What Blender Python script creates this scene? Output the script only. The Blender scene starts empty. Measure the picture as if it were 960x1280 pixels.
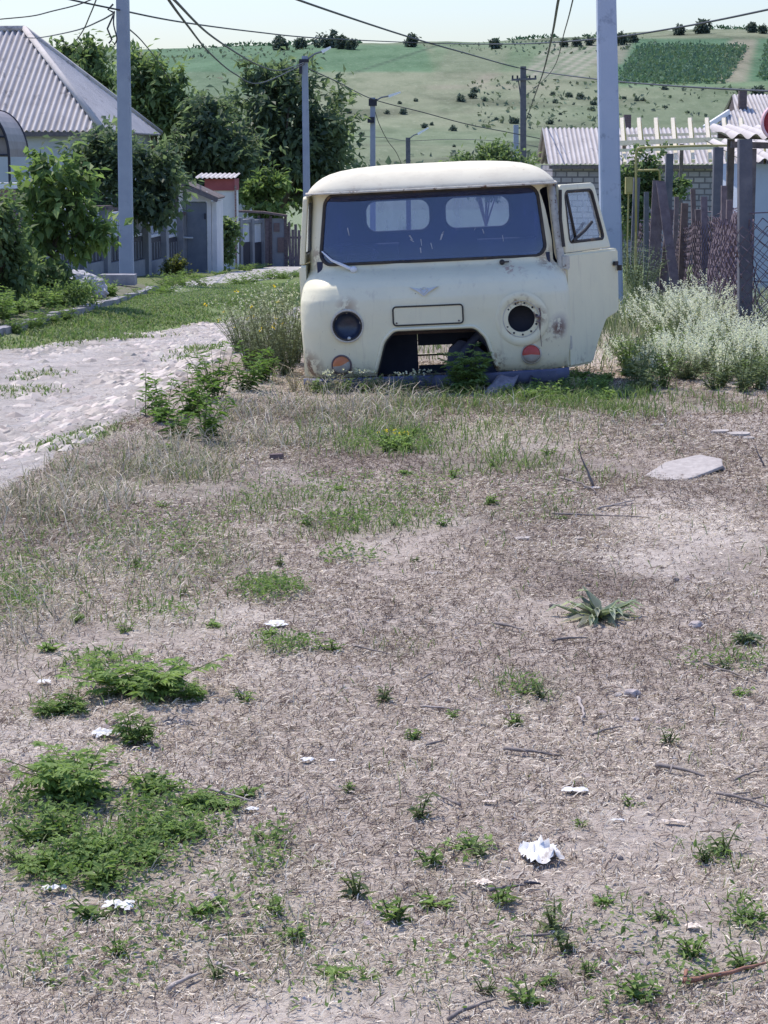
import bpy, bmesh, math, random
import numpy as np
from mathutils import Vector, Matrix, noise as mnoise

random.seed(7)
rng = np.random.default_rng(11)
R = math.radians
scene = bpy.context.scene
COL = scene.collection

# ------------------------------------------------------------------ camera model
F = 2600.0
CAMZ = 1.6
PITCH = math.atan(440 / F)
cp, sp = math.cos(PITCH), math.sin(PITCH)

def ray(px, py):
    a = (px - 480) / F
    b = (640 - py) / F
    return np.array([a, cp + b * sp, -sp + b * cp])

def at(px, py, d):
    r = ray(px, py)
    r = r * (d / r[1])
    return Vector((r[0], r[1], CAMZ + r[2]))

# ------------------------------------------------------------------ noise
def vnoise(x, y, seed=0):
    xi = np.floor(x).astype(np.int64); yi = np.floor(y).astype(np.int64)
    xf = x - xi; yf = y - yi
    def h(a, b):
        n = (a * 374761393 + b * 668265263 + seed * 1442695041) & 0xffffffff
        n = ((n ^ (n >> 13)) * 1274126177) & 0xffffffff
        n = (n ^ (n >> 16)) & 0xffff
        return n / 65535.0
    u = xf * xf * (3 - 2 * xf); v = yf * yf * (3 - 2 * yf)
    return (h(xi, yi) * (1 - u) + h(xi + 1, yi) * u) * (1 - v) + (h(xi, yi + 1) * (1 - u) + h(xi + 1, yi + 1) * u) * v

def fbm(x, y, seed=0, oct=4):
    s = 0; a = 0.5; t = 0
    for k in range(oct):
        s = s + a * vnoise(x * 2 ** k, y * 2 ** k, seed + k * 17); t += a; a *= .5
    return s / t

def sstep(a, b, x):
    t = np.clip((x - a) / (b - a), 0, 1)
    return t * t * (3 - 2 * t)

# ------------------------------------------------------------------ terrain
def road_right(y):
    return np.interp(y, [-20, 0, 8, 11, 14, 18, 22, 26, 34, 45, 80, 200], [-3.2, -2.6, -2.05, -1.72, -1.52, -1.22, -.55, .4, 1.9, 3.2, 6, 14])

def road_left(y):
    return np.interp(y, [-20, 0, 8, 12, 17, 19.4, 23, 27.6, 33, 45, 80, 200], [-6.2, -5.8, -5.3, -4.9, -4.1, -3.65, -2.95, -2.1, -1.2, .4, 3.4, 11])

def gz(x, y):
    x = np.asarray(x, float); y = np.asarray(y, float)
    z = -0.039 * np.clip(y - 20, 0, 72)
    z = z - .012 * np.clip(y - 92, 0, 140)
    xr = road_right(y); xl = road_left(y)
    near = 1 - sstep(30, 45, y)
    dr = -.2 * sstep(-.15, 1.0, xr - x) * near
    up = .16 * sstep(.0, 1.2, xl - x) * near
    z = z + dr + up
    b = 1 - sstep(22, 40, y)
    z = z + b * (.05 * (fbm(x * .7, y * .7, 3) - .5) + .03 * (fbm(x * 2.7, y * 2.7, 5, 3) - .5))
    inroad = sstep(-.1, .3, xr - x) * sstep(-.1, .3, x - xl) * near
    z = z + inroad * .05 * (fbm(x * 2.2 + 9, y * 1.1, 8, 3) - .5)
    return z

def gzs(x, y):
    return float(gz(np.array([x]), np.array([y]))[0])

def ground(px, py, lo=3.0, hi=130.0):
    r = ray(px, py)
    ds = np.concatenate([np.arange(lo, 30, .05), np.arange(30, hi, .25)])
    X = r[0] / r[1] * ds; Z = CAMZ + r[2] / r[1] * ds
    g = gz(X, ds)
    idx = np.nonzero(Z <= g)[0]
    i = idx[0] if len(idx) else len(ds) - 1
    return Vector((X[i], ds[i], float(g[i])))

# ------------------------------------------------------------------ helpers
def lin(c):
    return tuple(((v / 255) / 12.92 if v / 255 <= .04045 else (((v / 255) + .055) / 1.055) ** 2.4) for v in c)

class MB:
    def __init__(self):
        self.v = []; self.f = []; self.c = []; self.n = 0; self.hascol = False
    def add(self, v, f, c=None):
        v = np.asarray(v, np.float64).reshape(-1, 3)
        for row in f:
            self.f.append(tuple(int(i) + self.n for i in row))
        self.v.append(v)
        if c is None:
            c = np.ones((len(v), 3))
        else:
            self.hascol = True
            c = np.broadcast_to(np.asarray(c, float), (len(v), 3))
        self.c.append(c)
        self.n += len(v)
    def addarr(self, v, farr, c):
        """v (N,3), farr (M,k) int array, c (N,3)"""
        self.hascol = True
        self.f.extend(map(tuple, (np.asarray(farr) + self.n).tolist()))
        self.v.append(v); self.c.append(c); self.n += len(v)
    def box(self, c, s, rot=None, col=None):
        c = Vector(c); h = Vector(s) / 2
        pts = []
        for k in range(8):
            p = Vector(((-1, 1)[k & 1] * h.x, (-1, 1)[(k >> 1) & 1] * h.y, (-1, 1)[(k >> 2) & 1] * h.z))
            if rot is not None: p = rot @ p
            pts.append(c + p)
        self.add(pts, [(0, 2, 3, 1), (4, 5, 7, 6), (0, 1, 5, 4), (2, 6, 7, 3), (0, 4, 6, 2), (1, 3, 7, 5)], col)
    def beam(self, a, b, w, h, col=None, up=(0, 0, 1), w2=None, h2=None):
        a = Vector(a); b = Vector(b); d = (b - a).normalized()
        up = Vector(up)
        if abs(d.dot(up)) > .98: up = Vector((0, 1, 0))
        s = d.cross(up).normalized(); u = s.cross(d)
        w2 = w if w2 is None else w2; h2 = h if h2 is None else h2
        pts = []
        for p, ww, hh in ((a, w, h), (b, w2, h2)):
            for i, j in ((-1, -1), (1, -1), (1, 1), (-1, 1)):
                pts.append(p + s * i * ww / 2 + u * j * hh / 2)
        self.add(pts, [(0, 3, 2, 1), (4, 5, 6, 7), (0, 1, 5, 4), (1, 2, 6, 5), (2, 3, 7, 6), (3, 0, 4, 7)], col)
    def tube(self, pts, r, n=8, col=None, cap=True, closed=False):
        pts = [Vector(p) for p in pts]
        m = len(pts)
        rs = [r] * m if np.isscalar(r) else list(r)
        V = []; prev = None
        for i, p in enumerate(pts):
            if closed: d = (pts[(i + 1) % m] - pts[i - 1]).normalized()
            else: d = (pts[min(i + 1, m - 1)] - pts[max(i - 1, 0)]).normalized()
            if prev is None:
                a = Vector((0, 0, 1)) if abs(d.z) < .9 else Vector((1, 0, 0))
                prev = d.cross(a).normalized()
            s = (prev - d * prev.dot(d)).normalized(); prev = s
            u = d.cross(s)
            for k in range(n):
                t = 2 * math.pi * k / n
                V.append(p + (s * math.cos(t) + u * math.sin(t)) * rs[i])
        Fc = []
        for i in range(m if closed else m - 1):
            j = (i + 1) % m
            for k in range(n):
                k2 = (k + 1) % n
                Fc.append((i * n + k, i * n + k2, j * n + k2, j * n + k))
        if cap and not closed:
            Fc.append(tuple(range(n))[::-1]); Fc.append(tuple((m - 1) * n + k for k in range(n)))
        self.add(V, Fc, col)
    def lathe(self, prof, origin, axis=(0, 0, 1), n=24, col=None, capend=False):
        """prof: list of (radius, along axis)"""
        ax = Vector(axis).normalized()
        a = Vector((0, 0, 1)) if abs(ax.z) < .9 else Vector((1, 0, 0))
        s = ax.cross(a).normalized(); u = ax.cross(s)
        V = []
        for r, t in prof:
            for k in range(n):
                th = 2 * math.pi * k / n
                V.append(Vector(origin) + ax * t + (s * math.cos(th) + u * math.sin(th)) * r)
        Fc = []
        for i in range(len(prof) - 1):
            for k in range(n):
                k2 = (k + 1) % n
                Fc.append((i * n + k, i * n + k2, (i + 1) * n + k2, (i + 1) * n + k))
        if capend:
            Fc.append(tuple((len(prof) - 1) * n + k for k in range(n)))
        self.add(V, Fc, col)
    def build(self, name, mat, parent=None, smooth=False, world=False):
        me = bpy.data.meshes.new(name)
        V = np.concatenate(self.v) if self.v else np.zeros((0, 3))
        if parent is not None and world:
            V = V - np.array(parent.location)
        me.from_pydata(V.tolist() if len(V) < 200 else [tuple(r) for r in V.tolist()], [], self.f)
        if self.hascol:
            at_ = me.color_attributes.new('Col', 'FLOAT_COLOR', 'POINT')
            c = np.concatenate(self.c); c = np.concatenate([c, np.ones((len(c), 1))], 1)
            at_.data.foreach_set('color', c.astype(np.float32).ravel())
        if smooth is True:
            me.polygons.foreach_set('use_smooth', [True] * len(me.polygons))
        elif smooth:
            me.polygons.foreach_set('use_smooth', [True] * len(me.polygons))
            me.update()
            me.set_sharp_from_angle(angle=R(smooth))
        me.materials.append(mat)
        me.update()
        o = bpy.data.objects.new(name, me); COL.objects.link(o)
        if parent is not None: o.parent = parent
        return o

def tag(o, label=None, cat=None, group=None, kind=None):
    if label: o['label'] = label
    if cat: o['category'] = cat
    if group: o['group'] = group
    if kind: o['kind'] = kind
    return o

def empty(name, loc, label, cat, group=None, rot=None):
    o = bpy.data.objects.new(name, None); COL.objects.link(o)
    o.empty_display_size = .2
    o.location = loc
    if rot: o.rotation_euler = rot
    return tag(o, label, cat, group)

def copy_tree(o, parent=None):
    c = o.copy(); COL.objects.link(c)
    if parent is not None: c.parent = parent
    for ch in list(o.children): copy_tree(ch, c)
    return c

def recenter(o, loc):
    """move the origin of a one mesh thing to loc, keep the shape where it is"""
    loc = Vector(loc)
    o.data.transform(Matrix.Translation(-loc)); o.location = loc
    return o

# ------------------------------------------------------------------ materials
def newmat(name):
    m = bpy.data.materials.new(name); m.use_nodes = True
    nt = m.node_tree; nt.nodes.clear()
    out = nt.nodes.new('ShaderNodeOutputMaterial')
    return m, nt, out

class NB:
    def __init__(self, nt): self.nt = nt
    def n(self, t, **kw):
        x = self.nt.nodes.new(t)
        for k, v in kw.items():
            if k.startswith('_'): setattr(x, k[1:], v)
            else:
                x.inputs[k.replace('__', ' ')].default_value = v
        return x
    def l(self, a, b): self.nt.links.new(a, b)
    def noise(self, scale, detail=5, rough=.6, vec=None, w=None):
        x = self.n('ShaderNodeTexNoise', Scale=scale, Detail=detail, Roughness=rough)
        if vec is not None: self.l(vec, x.inputs['Vector'])
        return x.outputs['Fac']
    def ramp(self, fac, stops):
        x = self.n('ShaderNodeValToRGB')
        els = x.color_ramp.elements
        while len(els) < len(stops): els.new(.5)
        for e, (p, c) in zip(els, stops):
            e.position = p; e.color = (c, c, c, 1) if np.isscalar(c) else (*c, 1)
        self.l(fac, x.inputs[0])
        return x.outputs[0]
    def mix(self, a, b, fac, mode='MIX'):
        x = self.n('ShaderNodeMix', _data_type='RGBA', _blend_type=mode)
        for i, v in ((6, a), (7, b)):
            if isinstance(v, tuple): x.inputs[i].default_value = (*v, 1)
            else: self.l(v, x.inputs[i])
        if isinstance(fac, (int, float)): x.inputs[0].default_value = fac
        else: self.l(fac, x.inputs[0])
        return x.outputs[2]
    def math(self, op, a, b=None, clamp=False):
        x = self.n('ShaderNodeMath', _operation=op, _use_clamp=clamp)
        for i, v in ((0, a), (1, b)):
            if v is None: continue
            if isinstance(v, (int, float)): x.inputs[i].default_value = v
            else: self.l(v, x.inputs[i])
        return x.outputs[0]
    def bump(self, h, strength=.5, dist=.02):
        x = self.n('ShaderNodeBump', Strength=strength, Distance=dist)
        self.l(h, x.inputs['Height'])
        return x.outputs['Normal']
    def coord(self, k='Object'):
        return self.n('ShaderNodeTexCoord').outputs[k]

def principled(nb, out, color, rough=.8, metal=0, normal=None, spec=.3):
    p = nb.n('ShaderNodeBsdfPrincipled')
    if isinstance(color, tuple): p.inputs['Base Color'].default_value = (*color, 1)
    else: nb.l(color, p.inputs['Base Color'])
    if isinstance(rough, (int, float)): p.inputs['Roughness'].default_value = rough
    else: nb.l(rough, p.inputs['Roughness'])
    p.inputs['Metallic'].default_value = metal
    p.inputs['Specular IOR Level'].default_value = spec
    if normal is not None: nb.l(normal, p.inputs['Normal'])
    nb.l(p.outputs[0], out.inputs[0])
    return p

def weathered(name, c1, c2, scale=6, rough=.85, bump=.3, bscale=40, bdist=.01, spots=None, metal=0, spec=.25, lo=.3, hi=.7, usecol=False):
    m, nt, out = newmat(name); nb = NB(nt)
    co = nb.coord()
    f = nb.noise(scale, 6, .65, co)
    col = nb.mix(c1, c2, nb.ramp(f, [(lo, 0.), (hi, 1.)]))
    if spots:
        sc, thr, sc_col = spots
        g = nb.noise(sc, 5, .7, co)
        col = nb.mix(col, sc_col, nb.ramp(g, [(thr, 0.), (thr + .08, 1.)]))
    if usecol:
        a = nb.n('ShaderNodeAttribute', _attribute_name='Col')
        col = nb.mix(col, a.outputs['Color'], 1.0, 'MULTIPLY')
    h = nb.noise(bscale, 4, .6, co)
    principled(nb, out, col, rough, metal, nb.bump(h, bump, bdist), spec)
    return m

def leafmat(name, trans=.35, rough=.55, spec=.25, tint=(1, 1, 1)):
    m, nt, out = newmat(name); nb = NB(nt)
    a = nb.n('ShaderNodeAttribute', _attribute_name='Col').outputs['Color']
    if tint != (1, 1, 1): a = nb.mix(a, tint, 1.0, 'MULTIPLY')
    p = nb.n('ShaderNodeBsdfPrincipled', Roughness=rough)
    p.inputs['Specular IOR Level'].default_value = spec
    nb.l(a, p.inputs['Base Color'])
    t = nb.n('ShaderNodeBsdfTranslucent')
    nb.l(nb.mix(a, (1.12, 1.2, .85), 1.0, 'MULTIPLY'), t.inputs[0])
    mx = nb.n('ShaderNodeMixShader'); mx.inputs[0].default_value = trans
    nb.l(p.outputs[0], mx.inputs[1]); nb.l(t.outputs[0], mx.inputs[2])
    nb.l(mx.outputs[0], out.inputs[0])
    return m

def glassmat(name, tint, refl=.1, dust_sky=.1, dust_sky_col=(.6, .62, .66), rough=.05):
    m, nt, out = newmat(name); nb = NB(nt)
    tr = nb.n('ShaderNodeBsdfTransparent'); tr.inputs[0].default_value = (*tint, 1)
    gl = nb.n('ShaderNodeBsdfGlossy'); gl.inputs['Roughness'].default_value = rough
    gl.inputs[0].default_value = (.8, .86, 1, 1)
    mx = nb.n('ShaderNodeMixShader')
    fr = nb.n('ShaderNodeFresnel'); fr.inputs[0].default_value = 1.45
    nb.l(nb.math('ADD', fr.outputs[0], refl, True), mx.inputs[0])
    nb.l(tr.outputs[0], mx.inputs[1]); nb.l(gl.outputs[0], mx.inputs[2])
    df = nb.n('ShaderNodeBsdfDiffuse'); df.inputs[0].default_value = (*dust_sky_col, 1)  # dusty film; on the windscreen it paints in the reflected sky
    co = nb.coord()
    mp = nb.n('ShaderNodeMapping'); mp.inputs['Scale'].default_value = (5, 5, 1.6); nb.l(co, mp.inputs[0])
    f = nb.noise(1.6, 6, .7, mp.outputs[0])
    f = nb.ramp(f, [(.35, dust_sky * .5), (.62, dust_sky), (.72, min(1, dust_sky * 2.2))])
    m2 = nb.n('ShaderNodeMixShader'); nb.l(f, m2.inputs[0])
    nb.l(mx.outputs[0], m2.inputs[1]); nb.l(df.outputs[0], m2.inputs[2])
    nb.l(m2.outputs[0], out.inputs[0])
    return m

M = {}
M['leaf'] = leafmat('leaf', .5)
M['grass'] = leafmat('grass_blade', .42, .6)
M['straw'] = leafmat('dry_straw', .15, .8, .1)
M['hill_leaf'] = leafmat('far_leaf', .2, .9, .05)
M['concrete'] = weathered('concrete', (.19, .20, .235), (.28, .285, .31), 3, .9, .4, 60, .004)
M['concrete_pale'] = weathered('pale_concrete', (.26, .245, .23), (.46, .44, .42), 2.2, .95, .5, 50, .006)
M['kerb'] = weathered('kerb_concrete', (.20, .195, .22), (.36, .345, .35), 5, .95, .6, 30, .012)
M['wood'] = weathered('weathered_wood', (.10, .09, .10), (.20, .175, .18), 12, .9, .5, 50, .006)
M['plank_wood'] = weathered('plank_wood', (.13, .10, .11), (.24, .19, .20), 10, .9, .5, 50, .006)
M['new_wood'] = weathered('new_timber', (.70, .62, .48), (.82, .74, .60), 8, .8, .2, 50, .003)
M['rusty'] = weathered('rusty_metal', (.13, .095, .10), (.21, .155, .15), 14, .9, .5, 60, .004)
M['wire_rust'] = weathered('old_wire', (.10, .075, .10), (.16, .12, .145), 14, .7, .1, 60, .002)
M['cable'] = weathered('cable', (.035, .04, .05), (.06, .065, .075), 5, .6, .0, 10, .001)
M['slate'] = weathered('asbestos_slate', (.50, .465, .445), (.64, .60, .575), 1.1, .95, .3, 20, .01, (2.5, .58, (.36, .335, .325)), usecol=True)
M['slate_dark'] = weathered('mossy_slate', (.09, .075, .075), (.20, .18, .18), 2.0, .95, .3, 20, .01)
M['trunk'] = weathered('bark', (.10, .085, .075), (.19, .165, .15), 14, .95, .8, 30, .02)
M['pole_wood'] = weathered('pole_wood', (.095, .10, .125), (.165, .165, .185), 6, .9, .4, 50, .006)
M['wall_pale'] = weathered('pale_plaster', (.44, .47, .52), (.54, .56, .60), 1.2, .9, .3, 30, .01, (1.2, .62, (.36, .37, .41)))
M['wall_white'] = weathered('white_plaster', (.55, .55, .58), (.68, .67, .68), 2, .9, .3, 30, .01)
M['wall_blue'] = weathered('pale_blue_plaster', (.42, .47, .58), (.50, .55, .66), 1.5, .9, .3, 30, .01)
M['white_paint'] = weathered('white_paint', (.72, .73, .76), (.80, .80, .82), 5, .6, .1, 30, .003)
M['grey_paint'] = weathered('grey_metal_paint', (.12, .14, .18), (.17, .19, .23), 3, .6, .1, 30, .003)
M['dark'] = weathered('dark_paint', (.03, .03, .045), (.055, .055, .07), 3, .7, .1, 30, .003)
M['red'] = weathered('red_paint', (.34, .045, .06), (.42, .07, .08), 3, .6, .1, 30, .003)
M['pink'] = weathered('faded_pink_paint', (.80, .50, .55), (.85, .60, .64), 3, .6, .1, 30, .003)
M['redwall'] = weathered('dull_red_board', (.26, .07, .08), (.34, .10, .11), 3, .8, .1, 30, .003)
M['yellow'] = weathered('yellow_paint', (.34, .30, .12), (.44, .39, .17), 5, .6, .1, 30, .003)
M['glass_dark'] = weathered('dark_window', (.03, .04, .06), (.07, .08, .10), 3, .15, .0, 30, .003, spec=.6)
M['stone'] = weathered('stone', (.34, .29, .27), (.50, .44, .42), 8, .95, .6, 40, .01)
M['stone_white'] = weathered('white_stone', (.32, .285, .265), (.47, .43, .40), 26, .95, .6, 40, .01)
M['paper'] = weathered('white_scrap', (.60, .60, .61), (.72, .72, .73), 9, .7, .3, 40, .004, (14, .56, (.42, .38, .35)))
M['beige_scrap'] = weathered('beige_scrap', (.60, .50, .42), (.72, .64, .56), 9, .8, .3, 40, .004)
M['twig'] = weathered('twig_bark', (.13, .11, .105), (.27, .235, .22), 30, .95, .5, 90, .003)
M['twig_pale'] = weathered('bleached_twig', (.28, .235, .21), (.44, .385, .35), 30, .95, .5, 90, .003)
M['twig_red'] = weathered('reddish_twig', (.22, .11, .08), (.34, .18, .13), 30, .95, .5, 90, .003)
M['tarp'] = weathered('crumpled_tarp', (.30, .29, .29), (.54, .52, .52), 5, .8, .4, 25, .02)
M['rubber'] = weathered('old_rubber', (.15, .14, .17), (.28, .265, .30), 18, .95, .6, 70, .01)
M['lampglass'] = weathered('lamp_glass', (.85, .86, .88), (.9, .9, .92), 5, .3, 0, 10, .001)

def brickmat(name, c1, c2, mortar, bw, bh, msize=.012, offset=.5):
    m, nt, out = newmat(name); nb = NB(nt)
    co = nb.coord()
    mp = nb.n('ShaderNodeMapping'); nb.l(co, mp.inputs[0])
    sep = nb.n('ShaderNodeSeparateXYZ'); nb.l(mp.outputs[0], sep.inputs[0])
    cb = nb.n('ShaderNodeCombineXYZ')
    nb.l(nb.math('ADD', sep.outputs[0], sep.outputs[1]), cb.inputs[0]); nb.l(sep.outputs[2], cb.inputs[1])
    br = nb.n('ShaderNodeTexBrick', Scale=1.0)
    br.offset = offset
    br.inputs['Color1'].default_value = (*c1, 1); br.inputs['Color2'].default_value = (*c2, 1); br.inputs['Mortar'].default_value = (*mortar, 1)
    br.inputs['Mortar Size'].default_value = msize
    br.inputs['Brick Width'].default_value = bw; br.inputs['Row Height'].default_value = bh
    nb.l(cb.outputs[0], br.inputs[0])
    f = nb.noise(5, 5, .7, co)
    col = nb.mix(br.outputs[0], (.55, .55, .58), nb.ramp(f, [(.4, 0.), (.75, .5)]), 'MULTIPLY')
    principled(nb, out, col, .95, 0, nb.bump(nb.math('SUBTRACT', 1.0, br.outputs['Fac']), .6, .02))
    return m
M['block'] = brickmat('concrete_block', (.30, .29, .33), (.42, .40, .43), (.17, .165, .19), .42, .22, .03)
M['brick'] = brickmat('red_brick', (.30, .17, .16), (.24, .14, .135), (.30, .27, .26), .26, .085, .012)
M['brick_dark'] = brickmat('dark_brick', (.12, .09, .10), (.16, .12, .12), (.15, .13, .14), .26, .085, .012)

# ------------------------------------------------------------------ foliage builders (vectorised)
def unit(a):
    return a / np.maximum(np.linalg.norm(a, axis=1, keepdims=True), 1e-9)

def leaves(mb, pos, axis, nrm, length, width, col, fold=.15):
    """kite shaped leaves, two triangles along a midrib"""
    n = len(pos)
    axis = unit(axis)
    side = unit(np.cross(axis, nrm)); up = np.cross(side, axis)
    length = np.broadcast_to(np.asarray(length, float), (n,))[:, None]
    width = np.broadcast_to(np.asarray(width, float), (n,))[:, None]
    b = pos
    mid = pos + axis * length * .45 + up * width * fold
    l = mid - side * width * .5 ; r = mid + side * width * .5
    t = pos + axis * length - up * length * .12
    V = np.stack([b, r, t, l], 1).reshape(-1, 3)
    i = np.arange(n)[:, None] * 4
    f = np.concatenate([i + np.array([[0, 1, 2]]), i + np.array([[0, 2, 3]])], 1).reshape(-1, 3)
    c = np.repeat(np.broadcast_to(col, (n, 3)), 4, axis=0)
    mb.addarr(V, f, c)

def blades(mb, pos, h, lean, width, c0, c1, curl=.6):
    """grass blades: 3 cross sections; lean (n,2) horizontal displacement as a share of h"""
    n = len(pos)
    h = np.asarray(h, float)[:, None]; width = np.broadcast_to(np.asarray(width, float), (n,))[:, None]
    lx = np.concatenate([lean, np.zeros((n, 1))], 1)
    ang = rng.uniform(0, 2 * np.pi, n)
    sd = np.stack([np.cos(ang), np.sin(ang), np.zeros(n)], 1)
    up = np.array([[0, 0, 1.]])
    p0 = pos
    p1 = pos + up * h * .55 + lx * h * .3
    p2 = pos + up * h * (1 - curl * .3 * np.linalg.norm(lx, axis=1, keepdims=True)) + lx * h
    V = np.stack([p0 - sd * width * .5, p0 + sd * width * .5, p1 - sd * width * .4, p1 + sd * width * .4, p2], 1).reshape(-1, 3)
    i = np.arange(n)[:, None] * 5
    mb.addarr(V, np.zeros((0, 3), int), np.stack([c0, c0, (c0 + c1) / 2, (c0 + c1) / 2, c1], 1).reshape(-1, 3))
    base = mb.n - len(V)
    q = (i + np.array([[0, 1, 3, 2]])) + base
    t = (i + np.array([[2, 3, 4]])) + base
    mb.f.extend(map(tuple, q.tolist())); mb.f.extend(map(tuple, t.tolist()))

def rand_unit(n):
    return unit(rng.normal(size=(n, 3)))

def jitter(col, n, amt=.15, hue=.06):
    col = np.asarray(col, float)
    k = 1 + rng.uniform(-amt, amt, (n, 1))
    return np.clip(col * k * (1 + rng.uniform(-hue, hue, (n, 3))), 0, 1)

def crown(mb, blobs, nclump, per, leaf, cols, clump_r=.35, droop=.3, gap=.42, lw=.5, seed=0):
    """blobs: (x,y,z,rx,ry,rz). cols = (dark, mid, light)"""
    blobs = np.array(blobs, float)
    vol = blobs[:, 3] * blobs[:, 4] * blobs[:, 5]
    pick = rng.choice(len(blobs), size=nclump * 2, p=vol ** .75 / np.sum(vol ** .75))
    u = rand_unit(nclump * 2)
    rad = rng.uniform(0, 1, (nclump * 2, 1)) ** .38 * np.where(rng.uniform(0, 1, (nclump * 2, 1)) < .22, rng.uniform(1.0, 1.38, (nclump * 2, 1)), 1)
    B = blobs[pick]
    ctr = B[:, :3] + u * rad * B[:, 3:6]
    sc = 1.6 / np.mean(blobs[:, 3:6])
    g = fbm(ctr[:, 0] * sc + ctr[:, 1] * sc * .7 + 31 * seed, ctr[:, 2] * sc + ctr[:, 1] * sc * .5, 40 + seed, 3)
    keep = g > gap * .9
    ctr = ctr[keep][:nclump]; u = u[keep][:nclump]; rad = rad[keep][:nclump]
    m = len(ctr)
    cs = np.repeat(rng.uniform(.45, 1.25, (m, 1)), per, 0) * clump_r
    off = rand_unit(m * per) * (rng.uniform(0, 1, (m * per, 1)) ** .6) * cs
    spray = unit(u + rand_unit(m) * .7 + np.array([[0, 0, .25]]))
    sp_ = np.repeat(spray, per, 0)
    off = off * .8 + sp_ * np.sum(off * sp_, 1, keepdims=True) * .9
    pos = np.repeat(ctr, per, 0) + off
    outd = np.repeat(u, per, 0)
    axis = outd * .7 + rand_unit(m * per) * .9 + np.array([[0, 0, -droop]])
    nrm = rand_unit(m * per) * .7 + np.array([[0, 0, 1.]]) + outd * .3
    L = leaf * rng.uniform(.6, 1.3, m * per)
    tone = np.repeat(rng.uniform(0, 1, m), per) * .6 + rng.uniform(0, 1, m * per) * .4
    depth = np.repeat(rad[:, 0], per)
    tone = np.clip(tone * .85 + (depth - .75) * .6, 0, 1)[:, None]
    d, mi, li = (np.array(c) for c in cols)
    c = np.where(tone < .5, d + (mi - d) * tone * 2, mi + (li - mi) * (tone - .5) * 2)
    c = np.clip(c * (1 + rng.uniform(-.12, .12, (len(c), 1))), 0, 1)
    leaves(mb, pos, axis, nrm, L, L * lw, c)
    return ctr

def tree(name, label, cat, group, base, blobs, nclump, per, leaf, cols, trunk_r, clump_r=.4, gap=.42, fork=.45, mat=None, limbs=9, lean=(0, 0), droop=.3, lw=.5, seed=0):
    base = Vector(base)
    root = empty(name, base, label, cat, group)
    mb = MB()
    ctr = crown(mb, [(b[0] - base.x, b[1] - base.y, b[2] - base.z, *b[3:]) for b in blobs], nclump, per, leaf, cols, clump_r, droop, gap, lw, seed)
    mb.build('crown', mat or M['leaf'], root)
    t = MB()
    bl = np.array(blobs, float)
    top = Vector(np.average(bl[:, :3], axis=0, weights=bl[:, 3])) - base
    H = top.z
    fk = Vector((top.x * fork + lean[0], top.y * fork, H * fork))
    pts = [Vector((0, 0, -.15)), Vector((0, 0, .0)), fk * .5 + Vector((random.uniform(-.05, .05) * H * .3, 0, 0)), fk]
    t.tube(pts, [trunk_r * 1.25, trunk_r, trunk_r * .85, trunk_r * .7], 8)
    for k in rng.choice(len(ctr), size=min(limbs, len(ctr)), replace=False):
        e = Vector(ctr[k])
        mid = fk.lerp(e, .5) + Vector((0, 0, .08 * H))
        t.tube([fk * .92, mid, e], [trunk_r * .55, trunk_r * .3, trunk_r * .08], 6)
    t.build('trunk', M['trunk'], root, smooth=True)
    return root
# ================================================================== world, sun, camera
SUN_EL, SUN_AZ = 60.0, -38.0          # azimuth from +Y towards +X
world = bpy.data.worlds.new('World'); scene.world = world; world.use_nodes = True
wn = world.node_tree; wn.nodes.clear()
wo = wn.nodes.new('ShaderNodeOutputWorld'); bg = wn.nodes.new('ShaderNodeBackground')
sky = wn.nodes.new('ShaderNodeTexSky'); sky.sky_type = 'NISHITA'; sky.sun_disc = False
sky.sun_elevation = R(SUN_EL); sky.sun_rotation = R(SUN_AZ)
sky.air_density = 1.5; sky.dust_density = 1.2; sky.ozone_density = 1.0; sky.altitude = 50
hs = wn.nodes.new('ShaderNodeHueSaturation'); hs.inputs['Saturation'].default_value = 1.0
tm = wn.nodes.new('ShaderNodeMix'); tm.data_type = 'RGBA'; tm.blend_type = 'MULTIPLY'; tm.inputs[0].default_value = 1; tm.inputs[7].default_value = (.84, .965, 1.38, 1)
wn.links.new(sky.outputs[0], hs.inputs['Color']); wn.links.new(hs.outputs[0], tm.inputs[6]); wn.links.new(tm.outputs[2], bg.inputs[0]); wn.links.new(bg.outputs[0], wo.inputs[0])
bg.inputs[1].default_value = .15

sd = bpy.data.lights.new('sun', 'SUN'); sd.energy = 5.0; sd.angle = R(.6); sd.color = (1, .915, .79)
so = bpy.data.objects.new('sun', sd); COL.objects.link(so)
so.location = (-20, 30, 60)
dirv = Vector((math.sin(R(SUN_AZ)) * math.cos(R(SUN_EL)), math.cos(R(SUN_AZ)) * math.cos(R(SUN_EL)), math.sin(R(SUN_EL))))
so.rotation_euler = (-dirv).to_track_quat('-Z', 'Y').to_euler()

cd = bpy.data.cameras.new('camera'); cam = bpy.data.objects.new('camera', cd); COL.objects.link(cam)
cd.sensor_fit = 'HORIZONTAL'; cd.sensor_width = 36; cd.lens = 36 * F / 960
cd.clip_start = .1; cd.clip_end = 6000
cam.location = (0, 0, CAMZ); cam.rotation_euler = (math.pi / 2 - PITCH, 0, 0)
scene.camera = cam
scene.view_settings.view_transform = 'Standard'; scene.view_settings.look = 'None'; scene.view_settings.exposure = 0
scene.cycles.max_bounces = 6; scene.cycles.transparent_max_bounces = 12

# ================================================================== ground patches (ellipses on the ground)
def patch(px, py, rx, ry, s=1.0):
    g = ground(px, py); d = g.y
    h = CAMZ - g.z
    a = ground(px, py - ry); b = ground(px, py + ry)
    return (g.x, (a.y + b.y) / 2, rx / F * d, max((a.y - b.y) / 2, .05), s)

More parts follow.
